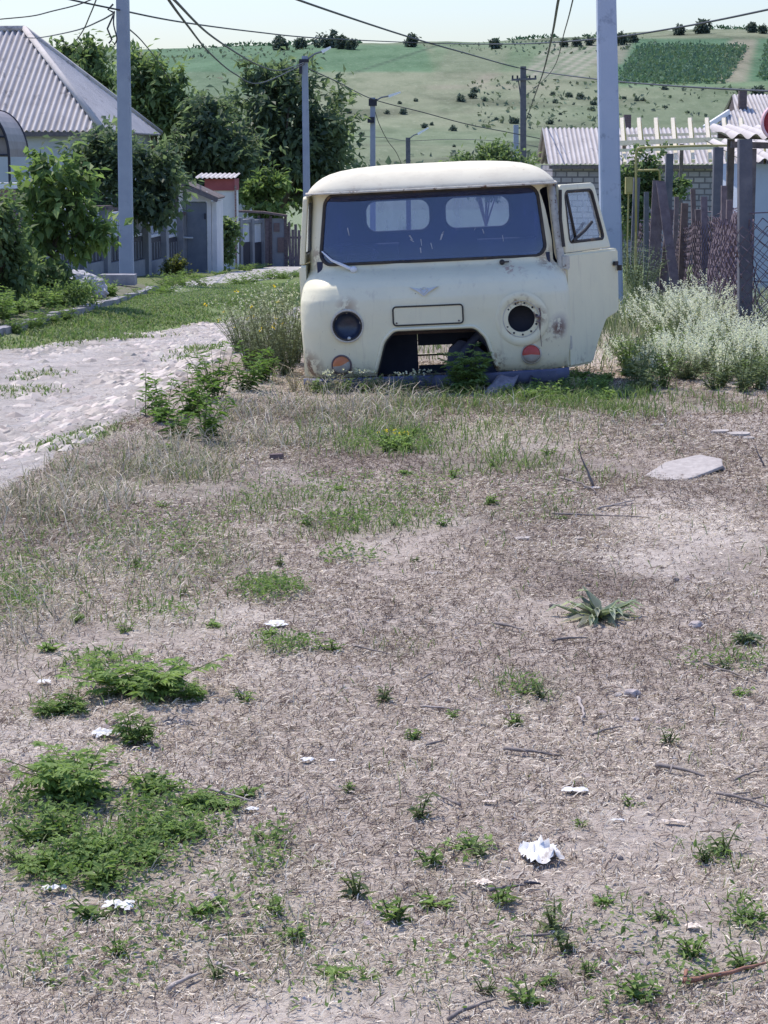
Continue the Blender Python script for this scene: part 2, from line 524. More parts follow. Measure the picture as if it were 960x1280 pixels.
def density(patches, x, y, wob=.35, seed=3):
    out = np.zeros_like(x)
    w = 1 + wob * (fbm(x * 2.3, y * 1.3, seed, 3) - .5) * 4
    for cx, cy, rx, ry, s in patches:
        q = ((x - cx) / rx) ** 2 + ((y - cy) / ry) ** 2
        out = np.maximum(out, s * (1 - sstep(.02, 1.35, q / np.maximum(w, .25))))
    return out

# px, py, rx, ry, strength
GREEN = [patch(*p) for p in [
    (95, 1050, 160, 75, 1), (30, 1205, 70, 40, .5), (20, 1150, 50, 30, .4), (340, 742, 55, 20, .9), (360, 810, 60, 18, .8),
    (660, 868, 70, 28, .7), (490, 812, 50, 22, .5), (485, 555, 75, 28, .9), (425, 660, 100, 22, .55), (205, 770, 90, 34, .5),
    (60, 890, 40, 20, .4), (230, 690, 120, 30, .4), (330, 1090, 80, 60, .6), (410, 1215, 60, 40, .35), (610, 580, 110, 18, .6), (690, 500, 90, 22, .9),
    (560, 500, 120, 20, .7), (930, 820, 45, 25, .5), (930, 1155, 40, 45, .45), (900, 1080, 60, 35, .3), (680, 1240, 60, 40, .35), (550, 1130, 90, 40, .3),
    (600, 1060, 40, 30, .3), (800, 1180, 90, 60, .25), (20, 730, 70, 50, .6), (240, 590, 80, 24, .4), (650, 640, 80, 16, .3), (730, 600, 60, 14, .35), (760, 505, 90, 22, .8),
    (880, 505, 90, 14, .5), (40, 660, 70, 22, .35), (300, 930, 40, 26, .25), (420, 640, 200, 30, .35), (560, 540, 220, 40, .35), (120, 720, 140, 60, .35), (760, 1230, 160, 60, .3), (560, 1200, 200, 90, .22), (250, 1160, 220, 90, .4), (760, 1225, 260, 70, .35), (140, 1260, 90, 30, .2), (500, 960, 60, 22, .18), (850, 960, 50, 20, .15), (120, 830, 60, 18, .45)]]
DRY = [patch(*p) for p in [
    (60, 650, 130, 55, 1), (180, 590, 150, 45, 1), (330, 540, 130, 55, 1), (440, 520, 150, 40, .9), (30, 780, 90, 70, .9), (200, 720, 160, 60, .5),
    (345, 1200, 90, 60, .35), (560, 510, 160, 25, .5), (100, 860, 60, 25, .4), (380, 485, 60, 18, 1), (300, 620, 90, 25, .4), (760, 540, 120, 20, .3)]]
LAWN = [patch(*p) for p in [(40, 410, 150, 18, 1), (120, 394, 140, 16, 1), (240, 374, 130, 14, 1), (330, 360, 70, 12, 1), (10, 425, 90, 8, .8), (30, 490, 60, 8, .6), (90, 550, 70, 12, .8), (55, 470, 50, 6, .5), (20, 430, 60, 9, .7), (250, 440, 40, 6, .3)]]
BARE = [patch(*p) for p in [(860, 650, 120, 40, 1), (800, 700, 100, 30, .8), (930, 530, 60, 25, .8), (900, 480, 40, 14, .5), (40, 930, 70, 40, .8), (250, 960, 60, 30, .5), (880, 750, 120, 30, .5)]]

# ================================================================== ground sheet
def spaced(segs):
    out = []
    for a, b, st in segs:
        out.append(np.arange(a, b, st))
    out.append(np.array([segs[-1][1]]))
    return np.concatenate(out)
xs = spaced([(-1500, -300, 150), (-300, -60, 20), (-60, -15, 3), (-15, -6, .5), (-6, 5, .05), (5, 9, .2), (9, 15, .6), (15, 60, 3), (60, 300, 20), (300, 1500, 150)])
ys = spaced([(-400, -60, 40), (-60, -6, 4), (-6, 2.5, .4), (2.5, 12, .05), (12, 22, .09), (22, 46, .3), (46, 110, 1.2), (110, 400, 12), (400, 1400, 100)])
GX, GY = np.meshgrid(xs, ys)
GZ = gz(GX, GY)
nx, ny = len(xs), len(ys)
# surface tints
soilA = np.array([.50, .43, .37]); soilB = np.array([.33, .278, .24]); soilC = np.array([.63, .56, .49])
n1 = fbm(GX * .9, GY * .5, 21, 4)[..., None]; n2 = fbm(GX * 3.5, GY * 2.2, 22, 3)[..., None]
gcol = soilA + (soilB - soilA) * sstep(.42, .66, n1) + (soilC - soilA) * sstep(.55, .8, n2) * .6
bare = density(BARE, GX, GY)[..., None]
gcol = gcol * (1 - bare) + np.array([.61, .54, .475]) * bare
dg = np.clip(density(GREEN, GX, GY), 0, 1)[..., None] * .55
gcol = gcol * (1 - dg) + np.array([.17, .175, .10]) * dg
dd = np.clip(density(DRY, GX, GY), 0, 1)[..., None] * .6
gcol = gcol * (1 - dd) + np.array([.30, .26, .205]) * dd
far = sstep(17, 24, GY)[..., None]
gcol = gcol * (1 - far) + np.array([.20, .26, .105]) * far
bedm = (sstep(.6, 1.6, road_left(GY) - GX) * sstep(19, 22, GY))[..., None]
gcol = gcol * (1 - bedm) + np.array([.16, .19, .085]) * bedm
lw_ = np.clip(density(LAWN, GX, GY), 0, 1)[..., None] * .8
gcol = gcol * (1 - lw_) + np.array([.15, .22, .065]) * lw_
valley = sstep(60, 120, GY)[..., None]
gcol = gcol * (1 - valley) + np.array([.20, .25, .15]) * valley
gm = MB()
idx = np.arange(nx * ny).reshape(ny, nx)
q = np.stack([idx[:-1, :-1], idx[:-1, 1:], idx[1:, 1:], idx[1:, :-1]], -1).reshape(-1, 4)
gm.addarr(np.stack([GX, GY, GZ], -1).reshape(-1, 3), q, gcol.reshape(-1, 3))

m, nt, out = newmat('bare_soil'); nb = NB(nt); co = nb.coord()
a = nb.n('ShaderNodeAttribute', _attribute_name='Col').outputs['Color']
f1 = nb.noise(9, 8, .7, co); f2 = nb.noise(55, 6, .7, co); f3 = nb.noise(240, 3, .6, co)
c = nb.mix(a, (.55, .52, .50), nb.ramp(f1, [(.48, 0.), (.72, .75)]), 'MULTIPLY')
c = nb.mix(c, (.45, .40, .40), nb.ramp(f2, [(.5, 0.), (.70, .85)]), 'MULTIPLY')
c = nb.mix(c, (.72, .66, .64), nb.ramp(f3, [(.60, 0.), (.72, .5)]))
hgt = nb.math('ADD', nb.math('MULTIPLY', f1, 2.0), nb.math('ADD', f2, nb.math('MULTIPLY', f3, .35)))
principled(nb, out, c, 1.0, 0, nb.bump(hgt, .8, .018), .1)
M['soil'] = m
g_o = gm.build('ground', M['soil'], smooth=True); tag(g_o, kind='structure', label='bare pinkish soil and verge of the village lane')

# ================================================================== dirt road (sheet just above the ground)
ry = np.concatenate([np.arange(2, 30, .06), np.arange(30, 110, .5)])
nt_ = 70
T = np.linspace(0, 1, nt_)
YY, TT = np.meshgrid(ry, T, indexing='ij')
L_ = road_left(YY) + (fbm(YY * .9, YY * 0 + 2.2, 31, 4) - .5) * 1.0
R_ = road_right(YY) + (fbm(YY * 1.3, YY * 0 + 7.7, 32, 4) - .5) * .7 - .1
XX = L_ + (R_ - L_) * TT
ZZ = gz(XX, YY) + .006
edge = np.minimum(TT, 1 - TT)
ZZ = ZZ - .02 * (1 - sstep(0, .02, edge))
rut = np.exp(-((TT - .3) / .07) ** 2) + np.exp(-((TT - .74) / .07) ** 2)
rn = fbm(XX * 1.6, YY * .8, 33, 4)[..., None]
rc = np.array([.87, .785, .71]) + np.array([.14, .135, .13]) * (rn - .5) * 2 + rut[..., None] * .09
rg = sstep(.62, .72, fbm(XX * 1.1 + 5, YY * .35, 34, 3))[..., None] * .35 * (1 - np.clip(rut, 0, 1))[..., None]
rc = rc * (1 - rg) + np.array([.27, .27, .19]) * rg
rm = MB(); idx = np.arange(YY.size).reshape(YY.shape)
q = np.stack([idx[:-1, :-1], idx[:-1, 1:], idx[1:, 1:], idx[1:, :-1]], -1).reshape(-1, 4)
rm.addarr(np.stack([XX, YY, ZZ], -1).reshape(-1, 3), q, rc.reshape(-1, 3))
m, nt, out = newmat('stony_lane'); nb = NB(nt); co = nb.coord()
a = nb.n('ShaderNodeAttribute', _attribute_name='Col').outputs['Color']
vor = nb.n('ShaderNodeTexVoronoi', Scale=7.0); nb.l(co, vor.inputs['Vector'])
f1 = nb.noise(4, 8, .75, co); f2 = nb.noise(30, 6, .7, co)
c = nb.mix(a, (.72, .68, .65), nb.ramp(f1, [(.5, 0.), (.66, .85)]), 'MULTIPLY')
c = nb.mix(c, (.60, .55, .52), nb.ramp(f2, [(.52, 0.), (.66, .8)]), 'MULTIPLY')
c = nb.mix(c, (.86, .82, .78), nb.ramp(vor.outputs[0], [(.12, .55), (.3, 0.)]))
hgt = nb.math('ADD', nb.math('MULTIPLY', f1, 4.0), nb.math('SUBTRACT', nb.math('MULTIPLY', f2, 1.6), vor.outputs[0]))
principled(nb, out, c, 1.0, 0, nb.bump(hgt, .9, .075), .1)
M['lane'] = m
tag(rm.build('dirt_road', M['lane'], smooth=True), kind='structure', label='pale stony village lane with ruts')

# ================================================================== hills
HX = np.concatenate([np.linspace(-900, -330, 20)[:-1], np.linspace(-330, 330, 260), np.linspace(330, 900, 20)[1:]])
HY = np.concatenate([np.arange(225, 1010, 5.0), np.arange(1015, 1500, 40)])
def hill_z(x, y):
    x = np.asarray(x, float); y = np.asarray(y, float)
    px = 480 + x / 1000 * F
    top_px = np.interp(px, [-1500, 0, 180, 300, 450, 600, 745, 850, 960, 2500], [78, 64, 62, 58, 53, 52, 44, 38, 36, 20])
    k_ = (640 - top_px) / F
    zt = CAMZ + (k_ * cp - sp) / (cp + k_ * sp) * 1000
    t = np.clip((y - 225) / (1000 - 225), 0, 1)
    prof = .72 * t ** 1.25 + .28 * sstep(.35, .95, t)
    z = -5.2 + (zt + 5.2) * prof
    z = z + (fbm(x * .012, y * .008, 51, 4) - .5) * 14 * t * (1 - t) * 1.3 + (fbm(x * .05, y * .04, 52, 3) - .5) * 1.6 * t
    z = np.where(y > 1000, zt - (y - 1000) * .1, z)
    return z
hx, hy = np.meshgrid(HX, HY)
hz = hill_z(hx, hy)
_dep = hy * cp - (hz - CAMZ) * sp
ppx = 480 + hx / _dep * F
ppy = 640 - (hy * sp + (hz - CAMZ) * cp) / _dep * F
hn = fbm(hx * .015, hy * .012, 53, 5)[..., None]; hn2 = fbm(hx * .06, hy * .03, 54, 4)[..., None]
hc = np.array([.255, .325, .215]) + (np.array([.34, .385, .27]) - np.array([.255, .325, .215])) * sstep(.35, .65, hn)
hc = hc * (1 - .35 * sstep(.52, .75, hn2))
def fieldmask(x0, x1, y0, y1, slant=0, soft=4):
    xx = ppx + slant * (ppy - y0)
    return (sstep(x0 - soft, x0 + soft, xx) * (1 - sstep(x1 - soft, x1 + soft, xx)) * sstep(y0 - 2, y0 + 2, ppy) * (1 - sstep(y1 - 2, y1 + 2, ppy)))[..., None]
def lay(mask, col, k=1.0):
    global hc
    hc = hc * (1 - mask * k) + np.array(col) * mask * k
lay(fieldmask(180, 530, 56, 90, -.4), (.15, .29, .17), .85)
lay(fieldmask(-300, 330, 58, 120), (.19, .31, .20), .5)
lay(fieldmask(545, 690, 52, 90, .5), (.20, .32, .19), .6)
lay(fieldmask(560, 640, 60, 100, .5) , (.30, .33, .24), .5)
stripes = (.5 + .5 * np.sin((ppx + (ppy - 55) * 1.6) * .42))[..., None]
lay(fieldmask(688, 765, 54, 98, .9), (.50, .49, .42), .9)
lay(fieldmask(688, 765, 54, 98, .9) * stripes, (.20, .30, .18), .85)
lay(fieldmask(772, 915, 48, 106, .35), (.12, .25, .15), .9)
lay(fieldmask(946, 1100, 48, 102, .2), (.12, .25, .15), .9)
lay(fieldmask(912, 946, 50, 104, .3), (.40, .38, .31), .7)
lay(fieldmask(755, 790, 52, 80, .4), (.42, .38, .33), .6)
lay(fieldmask(770, 1100, 103, 109), (.24, .38, .22), .7)
lay(fieldmask(530, 690, 106, 112, 0, 20), (.40, .37, .31), .4)
lay(fieldmask(606, 626, 92, 106, 1.4, 5), (.46, .42, .35), .6)
diag = sstep(2.2, 0, np.abs((ppy - 92) + (ppx - 440) * .33))[..., None] * fieldmask(436, 545, 55, 96)
lay(diag, (.10, .16, .11), .9)
hc = hc * np.array([.64, .61, .58]) * (1 + .25 * (fbm(hx * .03, hy * .02, 57, 4)[..., None] - .5))  # distance haze is put into the hillside tints
hmB = MB(); idx = np.arange(hx.size).reshape(hx.shape)
q = np.stack([idx[:-1, :-1], idx[:-1, 1:], idx[1:, 1:], idx[1:, :-1]], -1).reshape(-1, 4)
hmB.addarr(np.stack([hx, hy, hz], -1).reshape(-1, 3), q, hc.reshape(-1, 3))
m, nt, out = newmat('hill_grass'); nb = NB(nt); co = nb.coord()
a = nb.n('ShaderNodeAttribute', _attribute_name='Col').outputs['Color']
mp = nb.n('ShaderNodeMapping'); mp.inputs['Scale'].default_value = (1, .25, 1); nb.l(co, mp.inputs[0])
f1 = nb.noise(.12, 8, .7, mp.outputs[0]); f2 = nb.noise(.7, 5, .7, mp.outputs[0])
c = nb.mix(a, (.50, .60, .52), nb.ramp(f1, [(.45, 0.), (.72, .7)]), 'MULTIPLY')
c = nb.mix(c, (.62, .62, .50), nb.ramp(f2, [(.55, 0.), (.80, .18)]))
principled(nb, out, c, 1.0, 0, nb.bump(f2, .5, .6), .05)
M['hill'] = m
tag(hmB.build('hills', M['hill'], smooth=True), kind='structure', label='grassy hillside with vineyards and tilled strips beyond the village')

def hill_at(px, py):
    r = ray(px, py)
    ds = np.arange(230, 1010, 1.0)
    X = r[0] / r[1] * ds; Z = CAMZ + r[2] / r[1] * ds
    g = hill_z(X, ds)
    k = np.nonzero(Z <= g)[0]
    i = k[0] if len(k) else len(ds) - 8
    return Vector((X[i], ds[i], float(g[i])))

# vineyard rows: leaf clumps along rows running up the slope
vm = MB()
def vine_rows(x0, x1, y0, y1, rows, slant):
    a0, a1 = hill_at(x0, y1), hill_at(x1, y1)
    b0, b1 = hill_at(x0 - slant, y0), hill_at(x1 - slant, y0)
    for k in range(rows):
        s = k / (rows - 1)
        a = a0.lerp(a1, s); b = b0.lerp(b1, s)
        n = 110
        t = rng.uniform(0, 1, n)
        px_ = a.x + (b.x - a.x) * t + rng.normal(0, .35, n); py_ = a.y + (b.y - a.y) * t
        pz_ = hill_z(px_, py_) + rng.uniform(.3, 1.5, n)
        pos = np.stack([px_, py_, pz_], 1)
        c = jitter((.15, .225, .145), n, .2)  # vine colour lightened so that it carries the haze
        leaves(vm, pos, rand_unit(n) + np.array([[0, 0, .3]]), rand_unit(n), rng.uniform(.9, 2.0, n), rng.uniform(.7, 1.3, n), c)
vine_rows(772, 905, 60, 105, 46, -28)
vine_rows(950, 1010, 55, 101, 20, -10)
tag(vm.build('vineyard', M['hill_leaf']), kind='stuff', label='dense green vineyard rows running up the hillside', cat='vineyard')

def hill_bush(name, label, cat, group, px, py, w, dark=1.0, flat=.62, trunkless=True, n=None):
    g = hill_at(px, py)
    r = w / 2 / F * g.y
    mb = MB()
    nn = n or 260
    k = max(2, int(w / 10))
    bl = [(random.uniform(-.55, .55) * r if k > 2 else random.uniform(-.25, .25) * r, random.uniform(-.4, .4) * r, r * flat * random.uniform(.7, 1.1), r * .62, r * .62, r * flat * .72) for _ in range(k + 1)]
    cols = [tuple(np.array(c) * dark) for c in ((.10, .135, .125), (.145, .185, .155), (.20, .24, .185))]  # pale bluish tones with the haze of distance painted in
    crown(mb, bl, nn // 5, 7, r * .34, cols, r * .2, .1, .34, .7, seed=int(px) % 17)
    o = mb.build(name, M['hill_leaf'])
    o.location = g - Vector((0, 0, .15 * r))
    return tag(o, label, cat, group)

for px, py, w in [(594, 112, 13), (567, 160, 13), (688, 152, 12), (643, 150, 15), (620, 148, 8), (540, 155, 7), (484, 140, 9), (504, 139, 13), (500, 128, 7), (452, 167, 9), (530, 157, 11), (576, 122, 16), (590, 119, 14), (606, 124, 9), (712, 118, 12), (726, 120, 14), (742, 128, 12), (740, 136, 9), (694, 126, 9), (795, 124, 9), (803, 124, 8), (832, 133, 7), (830, 109, 11), (945, 112, 22), (925, 113, 12), (690, 117, 9), (568, 182, 6), (700, 142, 6), (520, 125, 7), (655, 118, 8), (425, 120, 9), (436, 140, 8), (780, 122, 7), (860, 140, 6)]:
    hill_bush('hillside_bush', 'small dark bush dotted on the grassy slope of the far hill', 'bush', 'bushes dotted over the hillside', px, py + w * .3, w, .95)
sk = [(352, 60, 22, 'small round tree on the hill crest, leftmost of the crest trees'), (376, 58, 18, 'paler low tree on the hill crest beside the leftmost round tree'),
      (410, 57, 28, 'widest dark tree on the hill crest, left of the lone tree'), (427, 58, 20, 'dark tree joined to the right of the widest crest tree'), (440, 59, 16, 'small tree at the right end of the left crest clump'),
      (515, 56, 20, 'lone dark tree on the crest above the cab'), (620, 58, 17, 'lone small tree on the crest above the crossarm pole'),
      (790, 50, 15, 'small dark tree on the crest just right of the big concrete pole'), (848, 41, 16, 'dark tree on the crest above the vineyard, left of a pair'), (877, 39, 22, 'wider dark tree on the crest above the vineyard, right of a pair'),
      (940, 38, 16, 'dark tree on the crest near the right edge'), (954, 39, 13, 'small tree on the crest at the right edge of the picture'), (705, 56, 12, 'small green tree at the left end of the crest row by the concrete pole'), (722, 55, 14, 'green tree in the crest row left of the big concrete pole'), (737, 54, 14, 'green tree in the crest row just left of the concrete pole'), (775, 53, 18, 'broad green tree in the crest row just right of the concrete pole')]
for px, py, w, lb in sk:
    hill_bush('crest_tree', lb, 'tree', 'trees along the hill crest', px, py + 3, w * 1.1, .75, .85, n=420)
sb = MB()
n = 26000
px_ = rng.uniform(-330, 330, n); py_ = 330 + 640 * rng.uniform(0, 1, n)
k_ = (fbm(px_ * .02, py_ * .009, 66, 4) > .50) & (np.abs(px_) < py_ * .21 + 10) & (rng.uniform(0, 1, n) < 1.15 - py_ / 1100)
px_, py_ = px_[k_], py_[k_]; n = len(px_)
hz_s = hill_z(px_, py_)
leaves(sb, np.stack([px_, py_, hz_s + .1], 1), rand_unit(n) * np.array([[1, 1, .3]]) + np.array([[0, 0, .45]]), rand_unit(n), rng.uniform(.5, 2.2, n), rng.uniform(.5, 1.6, n), jitter((.155, .19, .135), n, .3))
tag(sb.build('hill_scrub', M['hill_leaf']), kind='stuff', label='patchy low scrub and tufts over the far hillside', cat='scrub')
hg = MB()
n = 3200
px_ = rng.uniform(-320, 320, n); py_ = rng.uniform(985, 1003, n)
keep = fbm(px_ * .03, px_ * 0, 61, 3) > .40
px_, py_ = px_[keep], py_[keep]; n = len(px_)
pos = np.stack([px_, py_, hill_z(px_, py_) + rng.uniform(0, 1.6, n) * (fbm(px_ * .08, px_ * 0 + 3, 62, 2))], 1)
leaves(hg, pos, rand_unit(n) + np.array([[0, 0, .4]]), rand_unit(n), rng.uniform(1, 2.4, n), rng.uniform(.8, 1.6, n), jitter((.075, .14, .08), n, .3))
tag(hg.build('crest_scrub', M['hill_leaf']), kind='stuff', label='low green scrub along the crest of the hill', cat='scrub')
# ================================================================== the abandoned cab
def paint_material():
    m, nt, out = newmat('old_cream_paint'); nb = NB(nt); co = nb.coord()
    f = nb.noise(2.2, 6, .65, co); f2 = nb.noise(18, 6, .7, co); f3 = nb.noise(70, 4, .6, co)
    col = nb.mix((.82, .765, .545), (.75, .70, .505), nb.ramp(f, [(.35, 0.), (.65, 1.)]))
    # vertical dirt runs
    mp = nb.n('ShaderNodeMapping'); mp.inputs['Scale'].default_value = (9, 9, .9); nb.l(co, mp.inputs[0])
    r = nb.noise(2.0, 5, .65, mp.outputs[0])
    col = nb.mix(col, (.50, .43, .33), nb.ramp(r, [(.58, 0.), (.80, .55)]))
    # small chips
    col = nb.mix(col, (.15, .10, .085), nb.ramp(f2, [(.70, 0.), (.74, .9)]))
    f4 = nb.noise(42, 4, .65, co)
    col = nb.mix(col, (.13, .085, .07), nb.ramp(f4, [(.705, 0.), (.725, .85)]))
    # rust blown through at the flank below the right lamp, along the lower hem and around the grille hole
    def spot(c, rad):
        d = nb.n('ShaderNodeVectorMath', _operation='DISTANCE'); nb.l(co, d.inputs[0]); d.inputs[1].default_value = c
        return nb.ramp(nb.math('DIVIDE', d.outputs['Value'], rad), [(.25, 1.), (1.0, 0.)])
    def rustpatch(col, c, rad, colr, thr=.40):
        k = nb.math('MULTIPLY', spot(c, rad), nb.ramp(f2, [(thr - .04, 0.), (thr + .03, 1.)]))
        return nb.mix(col, colr, k)
    col = rustpatch(col, (.88, .06, .36), .11, (.40, .36, .33), .44)
    col = rustpatch(col, (.86, .06, .345), .085, (.15, .075, .05), .50)
    col = rustpatch(col, (.80, .03, .30), .06, (.18, .10, .06), .54)
    col = rustpatch(col, (.60, -.02, .52), .10, (.22, .13, .08), .54)
    col = rustpatch(col, (.72, -.02, .44), .09, (.20, .12, .08), .50)
    col = rustpatch(col, (.40, -.02, .10), .14, (.22, .13, .08), .50)
    col = rustpatch(col, (-.92, .10, .12), .16, (.20, .12, .08), .48)
    col = rustpatch(col, (-.66, .0, .06), .14, (.25, .15, .09), .52)
    col = rustpatch(col, (-.86, .26, .90), .12, (.28, .18, .12), .52)
    col = rustpatch(col, (-.61, -.02, .56), .10, (.45, .35, .24), .47)
    col = rustpatch(col, (.83, .22, .84), .12, (.30, .18, .11), .50)
    col = rustpatch(col, (.55, .14, .80), .12, (.50, .33, .24), .54)
    sep = nb.n('ShaderNodeSeparateXYZ'); nb.l(co, sep.inputs[0])
    hem = nb.math('MULTIPLY', nb.ramp(sep.outputs[2], [(.07, 1.), (.19, 0.)]), nb.ramp(f2, [(.52, 0.), (.70, .7)]))
    col = nb.mix(col, (.26, .19, .14), hem)
    h = nb.math('ADD', nb.math('MULTIPLY', f, 1.5), nb.math('MULTIPLY', f3, .12))
    principled(nb, out, col, .48, 0, nb.bump(h, .22, .02), .4)
    return m
def roof_material():
    m, nt, out = newmat('chalky_roof_paint'); nb = NB(nt); co = nb.coord()
    mp = nb.n('ShaderNodeMapping'); mp.inputs['Scale'].default_value = (1.0, 1, 2.2); nb.l(co, mp.inputs[0])
    f = nb.noise(5, 7, .75, mp.outputs[0]); f2 = nb.noise(16, 7, .75, mp.outputs[0])
    col = nb.mix((.70, .655, .52), (.61, .565, .45), nb.ramp(f, [(.46, 0.), (.70, .9)]))
    col = nb.mix(col, (.45, .36, .27), nb.ramp(f2, [(.60, 0.), (.66, .55)]))
    sep = nb.n('ShaderNodeSeparateXYZ'); nb.l(co, sep.inputs[0])
    hem = nb.math('MULTIPLY', nb.math('MULTIPLY', nb.math('SUBTRACT', 1.385, sep.outputs[2]), 28.0, True), nb.ramp(f2, [(.40, 0.), (.60, .75)]))
    col = nb.mix(col, (.30, .225, .16), hem)
    principled(nb, out, col, .8, 0, None, .2)
    return m
M['paint'] = paint_material(); M['roofpaint'] = roof_material()
M['cab_inside'] = weathered('dark_cab_lining', (.030, .036, .065), (.055, .062, .10), 4, .8, .2, 30, .005)
M['gasket'] = weathered('window_rubber', (.03, .03, .035), (.09, .075, .06), 8, .7, .2, 60, .003, (9, .6, (.20, .13, .08)))
M['bumper'] = weathered('blue_grey_bumper', (.065, .075, .13), (.12, .13, .20), 7, .6, .3, 40, .004, (10, .64, (.26, .19, .15)))
M['windscreen'] = glassmat('windscreen_glass', (.62, .68, .95), .09, .15, (.14, .19, .55))  # blue diffuse veil paints the sky's reflection onto the glass
M['clear_glass'] = glassmat('dusty_glass', (.80, .84, .9), .10, .30, (.72, .76, .84))
M['ring'] = weathered('rusty_lamp_ring', (.46, .42, .36), (.66, .63, .54), 20, .7, .3, 60, .004, (16, .56, (.16, .09, .06)))
M['bowl'] = weathered('lamp_bowl', (.012, .018, .04), (.05, .065, .11), 9, .30, .1, 30, .003, spec=.6)
M['amber'] = weathered('faded_amber_lens', (.48, .13, .035), (.58, .22, .09), 10, .4, .1, 30, .003, spec=.5)
M['redlens'] = weathered('red_lens', (.42, .045, .035), (.52, .08, .06), 10, .35, .1, 30, .003, spec=.5)
M['dirtlens'] = weathered('grey_cracked_lens', (.30, .27, .23), (.46, .42, .37), 14, .6, .3, 50, .004)
M['chrome'] = weathered('worn_chrome', (.50, .50, .48), (.68, .68, .65), 9, .45, .1, 50, .002, metal=.15)

VROOT = (0.372, 14.63, .050)
cab = empty('abandoned_van_cab', VROOT, 'abandoned cream van cab with an empty lamp hole and one door hanging open', 'van cab', rot=(0, R(-2.7), R(-3.6)))

# profile by height: z, half width, front y, front corner radius
PROF = np.array([
    (.060, .915, .050, .20), (.085, .930, .025, .20), (.14, .942, .008, .20), (.25, .953, -.004, .20), (.40, .960, -.012, .21), (.52, .960, -.012, .22), (.60, .957, -.004, .23),
    (.64, .950, .012, .24), (.685, .942, .035, .25), (.725, .932, .070, .26), (.755, .922, .112, .26), (.780, .912, .155, .25), (.797, .904, .195, .24), (.812, .899, .215, .22),
    (.835, .895, .225, .20), (.95, .887, .240, .17), (1.10, .874, .266, .15), (1.25, .862, .292, .14), (1.36, .853, .310, .13)])
zz = np.concatenate([np.linspace(.06, .60, 22)[:-1], np.linspace(.60, .87, 26)[:-1], np.linspace(.87, 1.36, 14)])
def prof(z):
    return [float(np.interp(z, PROF[:, 0], PROF[:, k])) for k in (1, 2, 3)]
DEPTH = 1.48
def ring(z, inset=0):
    w, yf, rc = prof(z); w -= inset; yf += inset
    yb = DEPTH - inset; rb = .13
    bow = .030
    P = []
    def bowf(x): return bow * (x / w) ** 2 
    n = 64
    for x in np.linspace(-(w - rc), w - rc, n): P.append((x, yf + bowf(x) - bow * 0))
    y0 = yf + bowf(w - rc)
    for t in np.linspace(0, math.pi / 2, 14)[1:]: P.append((w - rc + rc * math.sin(t), y0 + rc - rc * math.cos(t)))
    for y in np.linspace(y0 + rc, yb - rb, 26)[1:]: P.append((w, y))
    for t in np.linspace(0, math.pi / 2, 10)[1:]: P.append((w - rb + rb * math.cos(t), yb - rb + rb * math.sin(t)))
    for x in np.linspace(w - rb, -(w - rb), 34)[1:]: P.append((x, yb))
    for t in np.linspace(0, math.pi / 2, 10)[1:]: P.append((-(w - rb) - rb * math.sin(t), yb - rb + rb * math.cos(t)))
    for y in np.linspace(yb - rb, y0 + rc, 26)[1:]: P.append((-w, y))
    for t in np.linspace(0, math.pi / 2, 14)[1:-1]: P.append((-w + rc - rc * math.cos(t), y0 + rc - rc * math.sin(t)))
    return [(x, y, z) for x, y in P]
def front_y(x, z):
    w, yf, rc = prof(z)
    x = abs(x)
    if x <= w - rc: return yf + .03 * (x / w) ** 2
    t = min((x - (w - rc)) / rc, .999)
    return yf + .03 * ((w - rc) / w) ** 2 + rc - rc * math.sqrt(1 - t * t)

sk_ = MB(); rings = [ring(z) for z in zz]; nR = len(rings[0])
V = [p for r_ in rings for p in r_]
# gentle dents
V = [(x, y + (.010 * mnoise.noise(Vector((x * 3, z * 3, 1.3))) + .005 * mnoise.noise(Vector((x * 7, z * 7, 4.3)))) * (1 if y < .5 else 0), z) for x, y, z in V]
Fc = [(i * nR + k, i * nR + (k + 1) % nR, (i + 1) * nR + (k + 1) % nR, (i + 1) * nR + k) for i in range(len(rings) - 1) for k in range(nR)]
sk_.add(V, Fc)
body = sk_.build('body', M['paint'], cab)

def apply_mods(o):
    bpy.context.view_layer.update()
    dg_ = bpy.context.evaluated_depsgraph_get()
    me = bpy.data.meshes.new_from_object(o.evaluated_get(dg_))
    o.modifiers.clear(); o.data = me

def rrect(pts, rad, n=7):
    """round the corners of a polygon (list of 2D points); rad scalar or list"""
    out_ = []
    N = len(pts)
    for i in range(N):
        p = Vector(pts[i]); a = Vector(pts[i - 1]); b = Vector(pts[(i + 1) % N])
        r_ = rad if np.isscalar(rad) else rad[i]
        if r_ <= 0: out_.append(tuple(p)); continue
        u = (a - p).normalized(); v = (b - p).normalized()
        ang = math.acos(max(-1, min(1, u.dot(v)))); tlen = r_ / math.tan(ang / 2)
        c = p + (u + v).normalized() * (r_ / math.sin(ang / 2))
        s = p + u * tlen; e = p + v * tlen
        sv = s - c; ev = e - c
        for k in range(n + 1):
            w_ = sv.lerp(ev, k / n); w_ = w_.normalized() * r_
            out_.append(tuple(c + w_))
    return out_

def prism(mb, pts2, axis, a, b, col=None):
    """extrude a 2D polygon: axis 'y': points are (x,z); axis 'x': points are (y,z)"""
    n = len(pts2)
    f = (lambda p, t: (p[0], t, p[1])) if axis == 'y' else ((lambda p, t: (t, p[0], p[1])) if axis == 'x' else (lambda p, t: (p[0], p[1], t)))
    V = [f(p, a) for p in pts2] + [f(p, b) for p in pts2]
    Fc = [tuple(range(n)), tuple(range(2 * n - 1, n - 1, -1))] + [(k, n + k, n + (k + 1) % n, (k + 1) % n) for k in range(n)]
    mb.add(V, Fc, col)

